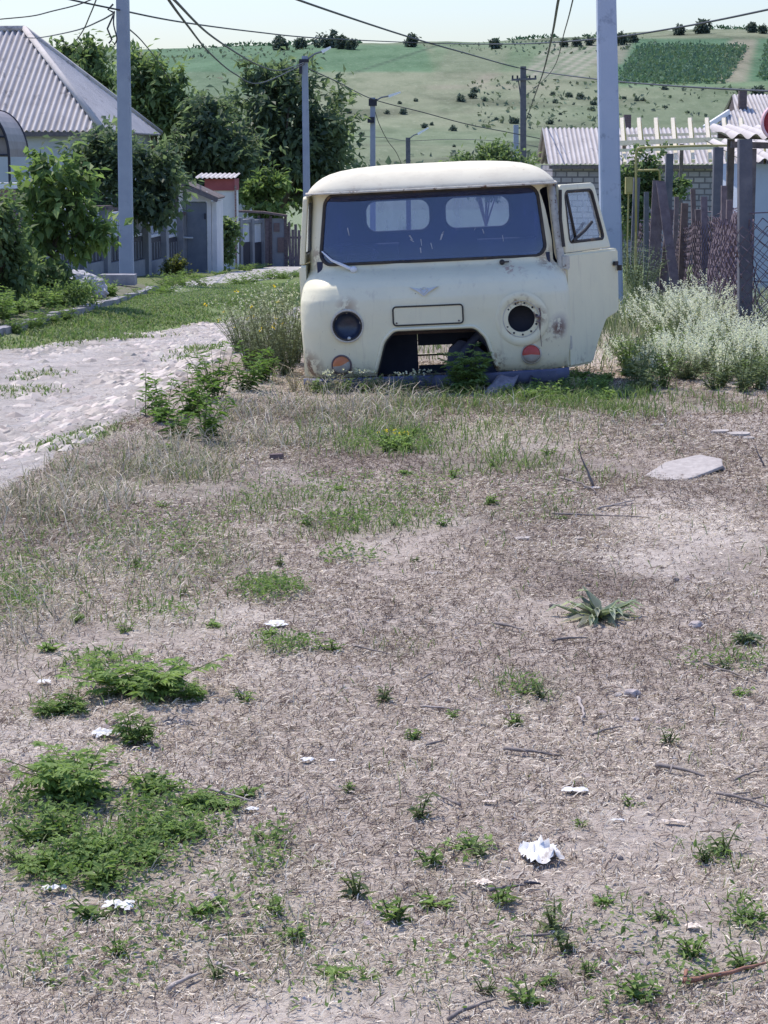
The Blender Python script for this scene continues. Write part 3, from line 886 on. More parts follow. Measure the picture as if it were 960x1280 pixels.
def cutter(mbs):
    outs = []
    for mb in mbs:
        o = mb.build('cut_shape', M['dark'])
        bm = bmesh.new(); bm.from_mesh(o.data); bmesh.ops.recalc_face_normals(bm, faces=bm.faces); bm.to_mesh(o.data); bm.free()
        outs.append(o)
    return outs
def cut(o, mbs):
    cs = cutter(mbs)
    for c_ in cs:
        c_.matrix_world = o.matrix_world.copy() if o.parent is None else (o.parent.matrix_basis @ o.matrix_basis)
        b = o.modifiers.new('cut', 'BOOLEAN'); b.operation = 'DIFFERENCE'; b.object = c_; b.solver = 'EXACT'
    apply_mods(o)
    for c_ in cs:
        me = c_.data; bpy.data.objects.remove(c_); bpy.data.meshes.remove(me)
def smooth(o, ang=35):
    me = o.data
    me.polygons.foreach_set('use_smooth', [True] * len(me.polygons)); me.update(); me.set_sharp_from_angle(angle=R(ang))

sol = body.modifiers.new('solid', 'SOLIDIFY'); sol.thickness = .022; sol.offset = -1
body.data.materials.append(M['cab_inside'])
sol.material_offset = 1; sol.material_offset_rim = 0
bmn = bmesh.new(); bmn.from_mesh(body.data); bmesh.ops.recalc_face_normals(bmn, faces=bmn.faces); bmn.to_mesh(body.data); bmn.free()
apply_mods(body)

WS = [(-.808, .848), (.808, .848), (.752, 1.338), (-.752, 1.338)]
ws_c = rrect(WS, [.075, .075, .085, .085], 8)
HOLE = [(-.435, .02), (.435, .02), (.352, .30), (.28, .378), (-.28, .378), (-.352, .30)]
hole_c = rrect(HOLE, [0, 0, .14, .085, .085, .14], 8)
LH = (-.612, .425); RH = (.612, .425)
def circle(c, r_, n=28): return [(c[0] + r_ * math.cos(2 * math.pi * k / n), c[1] + r_ * math.sin(2 * math.pi * k / n)) for k in range(n)]
def P1(pts, axis, a, b):
    mb = MB(); prism(mb, pts, axis, a, b); return mb
RW = [rrect([(c - .255, 1.02), (c + .255, 1.02), (c + .255, 1.272), (c - .255, 1.272)], .09, 8) for c in (-.305, .305)]
DOOR_OPEN = rrect([(.295, .10), (.70, .10), (.80, .30), (1.06, .38), (1.08, .86), (.96, 1.325), (.33, 1.325)], .03, 3)
LWIN = rrect([(.36, .92), (.98, .92), (.90, 1.30), (.40, 1.30)], .05, 5)
LOWGAP = rrect([(-.26, .075), (.34, .075), (.34, .26), (-.26, .26)], [0, 0, .02, .02], 3)
cut(body, [P1(ws_c, 'y', -.3, .75), P1(hole_c, 'y', -.4, .6), P1(circle(LH, .105), 'y', -.4, .5), P1(circle(RH, .094), 'y', -.4, .5),
           P1(RW[0], 'y', 1.2, 1.8), P1(RW[1], 'y', 1.2, 1.8), P1(DOOR_OPEN, 'x', .5, 1.2), P1(LWIN, 'x', -1.2, -.5), P1(LOWGAP, 'y', 1.2, 1.8)])
smooth(body, 38)

# pressed lip round the grille hole
def contour(pts, off=-.004, z0=None):
    return [(x, front_y(x, max(z, .06)) + off, z) for x, z in pts]
def dense(pts, n=10, closed=True):
    o_ = []
    N = len(pts)
    for i in range(N if closed else N - 1):
        a, b = Vector(pts[i]), Vector(pts[(i + 1) % N])
        k = max(1, int((b - a).length / .03))
        for j in range(k): o_.append(tuple(a.lerp(b, j / k)))
    if not closed: o_.append(tuple(pts[-1]))
    return o_
lip = MB()
hp = [p for p in dense(hole_c, closed=True) if p[1] > .055]
hp.sort(key=lambda p: math.atan2(p[1] - .06, -p[0]))
lip.tube(contour([(x * 1.035, z * 1.015 + .004) for x, z in hp], -.006), .014, 8)
lip.build('grille_lip', M['paint'], cab, smooth=True)
lip2 = MB(); lip2.tube(contour([(x * .99, z * .99) for x, z in hp], -.008), .005, 6)
lip2.build('lip_edge', M['gasket'], cab, smooth=True)

# number plate recess: raised frame and plate
pp = rrect([(-.285, .415), (.205, .415), (.205, .545), (-.285, .545)], .022, 5)
pl = MB(); V = [(x, front_y(x, z) - .007, z) for x, z in dense(pp)]
pl.add(V, [tuple(range(len(V)))])
plate = pl.build('number_plate_panel', M['paint'], cab)
fr = MB(); fr.tube(contour(dense(pp), -.008), .0062, 6, closed=True)
fr.build('plate_frame', M['gasket'], plate, smooth=True)
for x, z in ((-.262, .432), (.175, .432)):
    bt = MB(); bt.lathe([(0.0001, -.014), (.006, -.013), (.007, -.006)], (x, front_y(x, z), z), (0, 1, 0), 8)
    bt.build('plate_bolt', M['rusty'], plate, smooth=True)

# winged emblem
em = MB()
def em3(pts, t0=-.020, t1=-.004):
    n_ = len(pts)
    Vv = [(x, front_y(x, z) + t0, z) for x, z in pts] + [(x, front_y(x, z) + t1, z) for x, z in pts]
    em.add(Vv, [tuple(range(n_)), tuple(range(2 * n_ - 1, n_ - 1, -1))] + [(k, n_ + k, n_ + (k + 1) % n_, (k + 1) % n_) for k in range(n_)])
ex, ez = -.062, .652
em3([(ex - .100, ez + .026), (ex - .034, ez + .012), (ex - .022, ez + .018), (ex, ez + .002), (ex + .022, ez + .018), (ex + .034, ez + .012), (ex + .100, ez + .026), (ex + .036, ez - .010), (ex + .012, ez - .030), (ex, ez - .038), (ex - .012, ez - .030), (ex - .036, ez - .010)])
em.build('emblem', M['chrome'], cab)
er = MB(); ep = [(ex - .026, ez + .006), (ex, ez + .022), (ex + .026, ez + .006), (ex, ez - .022)]
er.tube([(x, front_y(x, z) - .024, z) for x, z in ep], .0042, 6, closed=True)
er.build('emblem_badge', M['chrome'], cab)

# headlamps
def headlamp(c, lens):
    x, z = c; y = front_y(x, z)
    nrm = Vector((0, 1, 0))
    g = MB()
    if lens:   # left: dark glass bowl still in its torn ring
        g.lathe([(.119, .004), (.118, -.007), (.112, -.011), (.105, -.008), (.102, .03)], (x, y, z), nrm, 32)
        h = g.build('headlamp', M['ring'], cab, smooth=50)
        rr_ = MB(); rr_.lathe([(.106, -.006), (.102, -.012), (.094, -.008), (.092, .02)], (x, y, z), nrm, 32); rr_.build('inner_rim', M['gasket'], h, smooth=True)
        b = MB(); b.lathe([(.096, .012), (.088, .034), (.062, .056), (.03, .066), (.001, .068)], (x, y, z), nrm, 32)
        b.build('lamp_bowl', M['bowl'], h, smooth=True)
        s = MB(); s.lathe([(.0001, -.012), (.012, -.006), (.014, .01)], (x + .008, y, z - .088), nrm, 10)
        s.build('retaining_screw', M['chrome'], h, smooth=True)
        t = MB()
        for k in range(14):
            th = rng.uniform(0, 2 * math.pi); th2 = th + rng.uniform(.1, .22); r1, r2 = .107, rng.uniform(.088, .1)
            th = k * 2 * math.pi / 14; th2 = th + 2 * math.pi / 14
            P_ = [(x + math.cos(q_) * rr, y - .004, z + math.sin(q_) * rr) for q_, rr in ((th, r1 + .004), (th2, r1 + .004), (th2, .099), ((th + th2) / 2, r2), (th, .099))]
            t.add(P_, [(0, 1, 2, 3, 4)])
        t.build('torn_seal', M['ring'], h)
    else:      # right: empty hole in a dished surround with bolt holes
        g.lathe([(.19, -.001), (.175, -.0085), (.155, -.0105), (.128, -.004), (.124, .0), (.098, .004), (.094, .012), (.094, .04)], (x, y, z), nrm, 36)
        h = g.build('headlamp', M['paint'], cab, smooth=50)
        b = MB(); b.lathe([(.096, .03), (.096, .11), (.001, .13)], (x, y, z), nrm, 28)
        b.build('lamp_bowl', M['dark'], h, smooth=True)
        s = MB()
        for k in range(11):
            th = k / 11 * 2 * math.pi + .2
            s.lathe([(.0001, -.0045), (.0075, -.004), (.0075, .003)], (x + .111 * math.cos(th), y, z + .111 * math.sin(th)), nrm, 8)
        s.build('bolt_holes', M['dark'], h)
        s = MB(); s.lathe([(.124, -.006), (.1275, -.009), (.131, -.006)], (x, y, z), nrm, 36)
        s.build('rust_rim', M['ring'], h, smooth=True)
        s = MB()
        s.tube([(x + .128, y - .008, z + .07), (x + .135, y - .010, z + .03), (x + .126, y - .010, z - .02), (x + .13, y - .006, z - .12), (x + .135, y - .002, z - .2)], [.006, .005, .007, .003, .002], 5)
        s.tube([(x + .105, y - .012, z + .012), (x + .135, y - .014, z + .008)], .009, 6)
        s.tube([(x + .11, y - .012, z - .022), (x + .13, y - .014, z - .026)], .008, 6)
        s.build('rust_seam', M['rusty'], h)
    return h
h1 = headlamp(LH, True); h1['label'] = 'dark round headlamp with torn ring and glass bowl'
h2 = headlamp(RH, False); h2['label'] = 'empty headlamp hole in a dished rusty surround'

def turn_lamp(c, lens, red):
    x, z = c; y = front_y(x, z)
    g = MB(); g.lathe([(.074, .006), (.073, -.012), (.066, -.018), (.060, -.012)], (x, y, z), (0, 1, 0), 24)
    h = g.build('turn_lamp', M['rusty'] if not red else M['ring'], cab, smooth=50)
    def dome(lo, hi, mat, name):
        d = MB(); n_ = 20; prof_ = [(.062, -.014), (.058, -.03), (.046, -.040), (.028, -.045), (.001, -.047)]
        Vv = []
        for rr, t_ in prof_:
            for k in range(n_ + 1):
                th = lo + (hi - lo) * k / n_
                Vv.append((x + rr * math.cos(th), y + t_, z + rr * math.sin(th)))
        Ff = [(i * (n_ + 1) + k, i * (n_ + 1) + k + 1, (i + 1) * (n_ + 1) + k + 1, (i + 1) * (n_ + 1) + k) for i in range(4) for k in range(n_)]
        d.add(Vv, Ff); return d.build(name, mat, h, smooth=True)
    if red:
        dome(-.12, math.pi + .12, M['redlens'], 'lens'); dome(math.pi + .12, 2 * math.pi - .12, M['dirtlens'], 'lower_lens')
    else:
        dome(.45, math.pi + .1, M['amber'], 'lens'); dome(math.pi + .1, 2 * math.pi + .45, M['dirtlens'], 'lower_lens')
    return h
turn_lamp((-.668, .150), None, False)['label'] = 'rusty amber turn lamp'
turn_lamp((.672, .175), None, True)['label'] = 'round lamp with red upper and grey lower lens'

# windscreen with rubber, slightly proud
def ws_pt(x, z, off): return (x, front_y(x, z) + off, z)
gx = np.linspace(-1, 1, 25); gzv = np.linspace(.851, 1.334, 12)
gl = MB(); V = []
for z in gzv:
    hw = np.interp(z, [.85, 1.338], [.800, .745])
    for x in gx: V.append(ws_pt(x * hw, z, .010))
gl.add(V, [(i * 25 + k, i * 25 + k + 1, (i + 1) * 25 + k + 1, (i + 1) * 25 + k) for i in range(11) for k in range(24)])
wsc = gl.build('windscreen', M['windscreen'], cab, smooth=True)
gk = MB(); gk.tube([ws_pt(x, z, -.001) for x, z in dense(ws_c)], .0115, 8, closed=True)
gk.build('windscreen_rubber', M['gasket'], wsc, smooth=True)
# header panel behind the top of the glass
hd = MB(); hd.tube([ws_pt(x, 1.322, .03) for x in np.linspace(-.72, .72, 20)], .024, 8); hd.build('header_rail', M['cab_inside'], cab, smooth=True)
# white scrapes on the glass
sc_ = MB()
for x0, z0, x1, z1, w_ in [(-.16, 1.03, -.14, 1.00, .012), (-.155, 1.0, -.13, .985, .008), (-.08, 1.00, -.075, .955, .006), (-.085, .94, -.082, .905, .010), (.075, 1.03, .06, .99, .016), (.085, 1.045, .072, 1.035, .010), (.36, 1.05, .37, 1.02, .006), (.31, 1.06, .30, 1.045, .006), (-.6, 1.1, -.59, 1.05, .008), (-.01, .97, 0, .93, .006), (.5, 1.0, .505, .96, .004)]:
    Pq = [ws_pt(x0 - w_ / 2, z0, .0065), ws_pt(x0 + w_ / 2, z0 + .003, .0065), ws_pt(x1 + w_ / 3, z1, .0065), ws_pt(x1 - w_ / 3, z1 - .003, .0065)]
    sc_.add(Pq, [(0, 1, 2, 3)])
sc_.build('glass_scrapes', weathered('glass_scratch', (.30, .31, .36), (.42, .43, .48), 9, .8), wsc)

# rear windows
for k in (0, 1):
    g_ = MB(); g_.add([(x, DEPTH - .012, z) for x, z in RW[k]], [tuple(range(len(RW[k])))])
    o_ = g_.build('rear_window', M['clear_glass'], cab)
    r_ = MB(); r_.tube([(x, DEPTH - .012, z) for x, z in dense(RW[k])], .014, 8, closed=True); r_.build('window_rubber', M['gasket'], o_, smooth=True)

# roof: loaf shape with an overhanging brow
rf = MB(); NR = 72
def roof_ring(z, inset, brow):
    w_ = .885 - inset; y0 = .150 - brow + inset; y1 = DEPTH + .03 - inset; ry_ = (y1 - y0) / 2; yc = (y1 + y0) / 2
    P_ = []
    for k in range(NR):
        t = 2 * math.pi * k / NR; e = .26 if inset < .5 else .4
        cx_, sy_ = math.cos(t), math.sin(t)
        P_.append((w_ * math.copysign(abs(cx_) ** e, cx_), yc + ry_ * math.copysign(abs(sy_) ** e, sy_), z))
    return P_
RINGS = [(1.350, .045, 0), (1.344, .012, 0), (1.348, -.002, 0), (1.362, .000, 0), (1.384, .014, 0), (1.408, .036, 0), (1.434, .066, 0), (1.460, .105, 0), (1.482, .155, 0), (1.502, .23, 0), (1.517, .33, 0), (1.528, .48, 0), (1.533, .62, 0)]
V = [p for z, i_, b_ in RINGS for p in roof_ring(z, i_, b_)]
Ff = [(i * NR + k, i * NR + (k + 1) % NR, (i + 1) * NR + (k + 1) % NR, (i + 1) * NR + k) for i in range(len(RINGS) - 1) for k in range(NR)]
Ff.append(tuple((len(RINGS) - 1) * NR + k for k in range(NR)))
Ff.append(tuple(range(NR))[::-1])
rf.add(V, Ff)
ro = rf.build('roof', M['roofpaint'], cab, smooth=60)
gt = MB(); gt.tube([(x * 1.0, y, 1.352) for x, y, z in roof_ring(1.35, -.010, 0)], .009, 6, closed=True)
gt.build('rain_gutter', M['ring'], ro, smooth=True)

# floor, dash and engine box inside
fl = MB(); fl.box((0, .90, .37), (1.78, 1.08, .03)); fl.build('cab_floor', M['cab_inside'], cab)
ds = MB(); ds.box((0, .34, .81), (1.66, .14, .12)); ds.build('dashboard', M['cab_inside'], cab)
eb = MB(); prism(eb, rrect([(-.36, .385), (.36, .385), (.30, .70), (-.30, .70)], [0, 0, .08, .08]), 'y', .45, 1.2); eb.build('engine_box', M['cab_inside'], cab)
st = MB(); st.tube([(-.62 + .2 * math.cos(t), .50 + .2 * math.sin(t) * .8, .90 + .2 * math.sin(t) * .35) for t in np.linspace(0, 2 * math.pi, 28)[:-1]], .012, 6, closed=True)
st.tube([(-.62, .50, .90), (-.62, .42, .70), (-.62, .40, .40)], .016, 6); st.tube([(-.80, .5, .9), (-.44, .5, .9)], .01, 6)
st.build('steering_wheel', M['dark'], cab, smooth=True)
for sx in (-.52, .52):
    s_ = MB(); s_.box((sx, 1.18, .50), (.46, .44, .13)); s_.box((sx, 1.38, .74), (.44, .09, .40), Matrix.Rotation(R(8), 3, 'X'))
    s_.build('seat', M['cab_inside'], cab)
hoz = MB()
prism(hoz, rrect([(.05, .0), (.44, .0), (.40, .12), (.27, .24), (.16, .27), (.08, .20)], .03, 4), 'y', .30, .50)
hoz.tube([(.12, .26, .06), (.20, .25, .20), (.30, .26, .30), (.40, .3, .22)], .035, 10)
hoz.build('engine_remains', M['bumper'], cab, smooth=40)
for nm_, bx_ in (('added_dark_panel', (-.50, .56, .20, .70, .36)), ('added_dark_panel', (.58, .56, .20, .58, .36)), ('added_dark_panel', (.07, .56, .30, .44, .16)), ('added_dark_panel', (.07, .56, .045, .44, .06))):  # added panels that darken the view through the grille hole
    q_ = MB(); q_.box(bx_[:3], (bx_[3] - .004, .02, bx_[4])); q_.build(nm_, M['cab_inside'], cab)
bar = MB(); bar.tube([(-.9, .34, .33), (0, .34, .34), (.9, .34, .33)], .02, 6); bar.build('cross_member', M['rusty'], cab)

# bumper
bp = MB()
sec = [(-.012, .000), (-.030, .012), (-.036, .045), (-.030, .078), (-.006, .090), (.02, .086), (.02, .004)]
xsb = np.concatenate([np.linspace(-.945, -.80, 8), np.linspace(-.7, .7, 16), np.linspace(.80, .935, 8)])
V = []
for x in xsb:
    k = max(0, (abs(x) - .72) / .22); yo = -.052 + .10 * k * k + .006 * math.sin(x * 5)
    zo = -.008 - .016 * math.exp(-((x - .25) / .3) ** 2) + .005 * math.sin(x * 3.1)
    for y, z in sec: V.append((x, yo + y, z * 1.05 + zo - .018))
ns = len(sec)
Ff = [(i * ns + k, (i + 1) * ns + k, (i + 1) * ns + (k + 1) % ns, i * ns + (k + 1) % ns) for i in range(len(xsb) - 1) for k in range(ns)] + [tuple(range(ns)), tuple((len(xsb) - 1) * ns + k for k in range(ns))[::-1]]
bp.add(V, Ff); bp.build('bumper', M['bumper'], cab, smooth=50)

# windscreen wiper (white arm), second spindle
wp = MB()
a_ = Vector(ws_pt(-.585, .815, -.02)); b_ = Vector(ws_pt(-.72, .88, -.02)); c_ = Vector(ws_pt(-.79, .945, -.014))
wp.tube([a_ + Vector((.03, 0, -.006)), a_, b_, c_], [.012, .013, .009, .005], 8)
wp.lathe([(.0001, -.03), (.022, -.028), (.024, .03)], (a_.x + .02, a_.y, a_.z - .005), (0, 1, 0), 12)
wp.build('wiper_arm', M['white_paint'], cab, smooth=True)
wp = MB(); a2 = Vector(ws_pt(.49, .815, -.01)); wp.lathe([(.0001, -.03), (.018, -.026), (.02, .04)], a2, (0, 1, 0), 12)
wp.tube([a2 + Vector((0, -.02, 0)), a2 + Vector((.05, -.02, .002))], .006, 6); wp.build('wiper_spindle', M['gasket'], cab, smooth=True)

# doors. local frame: hinge axis at origin, +y towards the rear, outer skin at x=0
def make_door(angle, side, opened):
    hx_, hy_ = (.945 if opened else -.966), .300
    d0 = MB()
    lowp = rrect([(0, .035), (.37, .035), (.45, .17), (.60, .335), (.80, .375), (.81, .845), (0.0, .85)], [.02, .06, .1, .12, .03, .03, .02], 6)
    prism(d0, lowp, 'x', -.05, 0.0)
    door = d0.build('door', M['paint'], cab)
    bmn = bmesh.new(); bmn.from_mesh(door.data); bmesh.ops.recalc_face_normals(bmn, faces=bmn.faces)
    es = [e for e in bmn.edges if all(abs(v.co.x) < 1e-5 for v in e.verts)]
    bmesh.ops.bevel(bmn, geom=es, offset=.016, segments=3, affect='EDGES'); bmn.to_mesh(door.data); bmn.free()
    smooth(door, 35)
    # frame of the window with an opening
    fo = rrect([(.012, .855), (.70, .855), (.555, 1.335), (.03, 1.335)], [0, .01, .06, .04], 6)
    f0 = MB(); prism(f0, fo, 'x', -.042, -.006)
    frm = f0.build('door_frame', M['paint'], cab)
    wi = rrect([(.085, .925), (.615, .925), (.505, 1.285), (.095, 1.285)], [.03, .03, .05, .05], 6)
    frm.matrix_basis = Matrix.Identity(4)
    cut(frm, [P1(wi, 'x', -.2, .2)])
    b_ = frm.modifiers.new('b', 'BEVEL'); b_.width = .008; b_.segments = 2; b_.limit_method = 'ANGLE'; apply_mods(frm); smooth(frm, 35)
    shear = lambda o_: o_.data.transform(Matrix(((1, 0, -.10, .0855), (0, 1, 0, 0), (0, 0, 1, 0), (0, 0, 0, 1))))
    frm.parent = door; shear(frm)
    ga = MB(); ga.tube([(-.012, y, z) for y, z in dense(wi)], .012, 8, closed=True)
    ga.tube([(-.016, .20, .925), (-.016, .135, 1.285)], .011, 6)
    shear(ga.build('window_rubber', M['gasket'], door, smooth=True))
    gg = MB(); gg.add([(-.022, y, z) for y, z in wi], [tuple(range(len(wi)))])
    shear(gg.build('door_glass', M['clear_glass'], door))
    hg_ = MB()
    for z in (.22, .79) if opened else ():
        hg_.box((.006, -.014, z), (.03, .05, .085)); hg_.tube([(.018, -.02, z - .05), (.018, -.02, z + .05)], .013, 8)
    if opened: hg_.build('hinge', M['ring'], door)
    hl = MB(); hl.box((.014, .73, .735), (.018, .05, .03)); hl.box((.022, .775, .70), (.03, .02, .04)); hl.build('door_handle', M['gasket'], door)
    if opened:
        rd = MB(); rd.tube([(.004, .12, .935), (.012, .30, 1.0), (.012, .42, 1.055)], .011, 6); shear(rd.build('loose_bar', M['gasket'], door))
        mr = MB(); mr.tube([(-.03, .0, 1.30), (-.02, -.03, 1.1), (.0, -.03, .9)], .012, 6); mr.build('seal_strip', M['gasket'], door)
    else:
        door.scale.x = -1 if side < 0 else 1
    door.location = (hx_, hy_, 0)
    door.rotation_euler = (0, 0, angle)
    return door
make_door(R(-30), 1, True)['label'] = 'door swung open'
make_door(0, -1, False)
# hinge post and dark shut face seen at the open side
ap = MB(); ap.tube([(.90, .30, .10), (.925, .305, .45), (.905, .31, .84), (.855, .345, 1.34)], .028, 8); ap.build('hinge_post', M['ring'], cab, smooth=True)
# ================================================================== corrugated sheets
def corrugated(mb, e0, e1, r0, r1, period=.177, amp=.028, seg=6, thick=0, rows=2):
    """slope with eave e0->e1 and ridge r0->r1 (hips where the ridge is shorter); ribs run up the slope"""
    e0, e1, r0, r1 = map(Vector, (e0, e1, r0, r1))
    L = (e1 - e0).length; e = (e1 - e0) / L
    s = (r0 - e0) - e * (r0 - e0).dot(e); H = s.length; s = s / H
    nrm = e.cross(s)
    if nrm.z < 0: nrm = -nrm
    u0 = (r0 - e0).dot(e); u1 = (r1 - e0).dot(e)
    us = np.linspace(0, L, max(2, int(L / period * seg)) + 1)
    V = []; Cq = []
    for u in us:
        if u < u0 - 1e-6: vm_ = H * u / u0
        elif u > u1 + 1e-6: vm_ = H * (L - u) / max(L - u1, 1e-6)
        else: vm_ = H
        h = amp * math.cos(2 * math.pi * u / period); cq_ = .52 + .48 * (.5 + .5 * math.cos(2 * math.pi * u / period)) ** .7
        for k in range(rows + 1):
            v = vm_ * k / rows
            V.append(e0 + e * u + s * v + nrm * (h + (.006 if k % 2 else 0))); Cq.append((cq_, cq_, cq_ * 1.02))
    n_ = rows + 1
    Ff = [(i * n_ + k, (i + 1) * n_ + k, (i + 1) * n_ + k + 1, i * n_ + k + 1) for i in range(len(us) - 1) for k in range(rows)]
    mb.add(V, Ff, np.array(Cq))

def wall_quad(mb, a, b, z0, z1, th=.2):
    a = Vector(a); b = Vector(b)
    mid = (a + b) / 2; d = b - a
    ang = math.atan2(d.y, d.x)
    mb.box((mid.x, mid.y, (z0 + z1) / 2), (d.length, th, z1 - z0), Matrix.Rotation(ang, 3, 'Z'))

# ------------------------------------------------------------------ big house on the left with a hipped slate roof
C0 = Vector((-9.05, 68, 0)); sdir = Vector((.075, 1, 0)).normalized(); fdir = Vector((-1, .075, 0)).normalized()
hz0 = gzs(-9, 68) - .2
house = empty('village_house', (C0.x, C0.y, hz0), 'pale village house with a big hipped grey slate roof behind the trees at the left', 'house')
EZ = at(60, 164, 68).z; RZ = at(24, 38, 73.5).z
def loc(p): return Vector(p) - house.location
A = C0 + Vector((0, 0, EZ)); B = C0 + sdir * 10.4 + Vector((0, 0, EZ)); Cc = C0 + fdir * 11.5 + Vector((0, 0, EZ)); Dd = Cc + sdir * 10.4
rA = C0 + fdir * 3.75 + sdir * 5.2; rA.z = RZ; rB = C0 + fdir * 9.5 + sdir * 5.2; rB.z = RZ
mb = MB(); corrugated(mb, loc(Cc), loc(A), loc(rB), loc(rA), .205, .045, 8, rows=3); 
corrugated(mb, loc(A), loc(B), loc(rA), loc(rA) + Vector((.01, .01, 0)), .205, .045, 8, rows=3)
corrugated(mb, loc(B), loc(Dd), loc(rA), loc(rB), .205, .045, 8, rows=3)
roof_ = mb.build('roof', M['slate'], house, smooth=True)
mb = MB(); wc_ = (.9, .9, .9); mb.tube([loc(A) + Vector((0, 0, .06)), loc(rA) + Vector((0, 0, .06))], .11, 6, wc_); mb.tube([loc(rA) + Vector((0, 0, .06)), loc(rB) + Vector((0, 0, .06))], .11, 6, wc_); mb.tube([loc(B) + Vector((0, 0, .06)), loc(rA) + Vector((0, 0, .06))], .11, 6, wc_)
mb.build('ridge_cap', M['slate'], roof_, smooth=True)
mb = MB()
i_ = .45
wA = C0 + fdir * i_ + sdir * i_; wB = C0 + fdir * i_ + sdir * (10.4 - i_); wC = C0 + fdir * 11 + sdir * i_
wall_quad(mb, loc(wC), loc(wA), -.2, EZ - hz0 + .12, .25); wall_quad(mb, loc(wA), loc(wB), -.2, EZ - hz0 + .12, .25)
mb.build('wall', M['wall_pale'], house)
mb = MB(); mb.box(((loc(Cc) + loc(A)) / 2) + Vector((0, 0.03, -.09)), (11.5, .05, .15), Matrix.Rotation(-math.atan2(.075, 1), 3, 'Z')); mb.build('eave_board', M['wood'], roof_)
def window(parent, c, w, h, face_dir_angle, frame_mat='white_paint', bars=1):
    rot = Matrix.Rotation(face_dir_angle, 3, 'Z')
    f_ = MB()
    for sx in (-1, 1): f_.box(Vector(c) + rot @ Vector((sx * w / 2, 0, 0)), (.09, .09, h + .09), rot)
    for sz in (-1, 1): f_.box(Vector(c) + Vector((0, 0, sz * h / 2)), (w - .09, .085, .09), rot)
    for k in range(bars): f_.box(Vector(c) + rot @ Vector((w * ((k + 1) / (bars + 1) - .5), 0, 0)), (.05, .06, h - .09), rot)
    o_ = f_.build('window', M[frame_mat], parent)
    p_ = MB(); p_.box(Vector(c) + rot @ Vector((0, .02, 0)), (w - .05, .03, h - .05), rot); p_.build('pane', M['glass_dark'], o_)
    return o_
fa = -math.atan2(.075, 1)
pw = at(41, 252, 68.2); window(house, loc(pw + Vector((0, -.0, -.0))) , .42, .62, fa)
for px in (66, 100):
    pw = at(px, 250, 68.2); window(house, loc(pw), .95, 1.15, fa)

# ------------------------------------------------------------------ arched porch at the left edge
pc = at(-26, 232, 45)
arch = empty('arched_canopy', (pc.x, pc.y, gzs(pc.x, pc.y)), 'arched porch canopy of dull brownish sheet on a dark frame at the left edge', 'canopy')
def la(p): return Vector(p) - arch.location
cx_, cz_ = pc.x, at(0, 196, 45).z; rad = .66; 
mb = MB(); n_ = 20
prof_ = [(cx_ + rad * math.cos(t), cz_ + 1.02 * math.sin(t)) for t in np.linspace(0, math.pi, n_)]
V = [la((x, 45 + dy, z)) for dy in (0, 2.4) for x, z in prof_]
mb.add(V, [(k, k + 1, n_ + k + 1, n_ + k) for k in range(n_ - 1)])
V = [la((x, 45.02, z)) for x, z in prof_]; mb.add(V, [tuple(range(n_))])
m_sheet = weathered('dull_clear_sheet', (.20, .17, .165), (.30, .26, .25), 3, .5, .1, 20, .003); mb.build('canopy_sheet', m_sheet, arch)
mb = MB()
hb = MB(); hb.tube([la((x, 47.4, z)) for x, z in prof_], .03, 6); hb.build('rear_hoop', M['dark'], arch)
mb.tube([la((x, 44.97, z)) for x, z in prof_], .03, 6)
for zz_ in (cz_ + .04, cz_ + .42, cz_ + .62): 
    hw_ = rad * math.sqrt(max(0, 1 - ((zz_ - cz_) / 1.02) ** 2)); mb.tube([la((cx_ - hw_, 44.97, zz_)), la((cx_ + hw_, 44.97, zz_))], .022, 6)
mb.tube([la((cx_ + .34, 44.97, cz_)), la((cx_ + .34, 44.97, cz_ + .42))], .02, 6); mb.tube([la((cx_ + .2, 44.97, cz_ + .42)), la((cx_ + .34, 44.97, cz_ + .2))], .02, 6)
for sx in (-rad, .34, rad): mb.tube([la((cx_ + sx, 44.98, cz_)), la((cx_ + sx, 44.98, cz_ - .62))], .03, 6)
mb.build('frame', M['dark'], arch)
mb = MB(); mb.box(la((cx_, 46.2, cz_ - .62)), (1.5, 2.5, .10)); mb.build('white_sill', M['white_paint'], arch)
mb = MB(); mb.box(la((cx_, 46.2, (cz_ - .68 + gzs(pc.x, 45)) / 2 - .1)), (1.46, 2.44, cz_ - .68 - gzs(pc.x, 45) + .2)); mb.build('brick_base', M['brick'], arch)

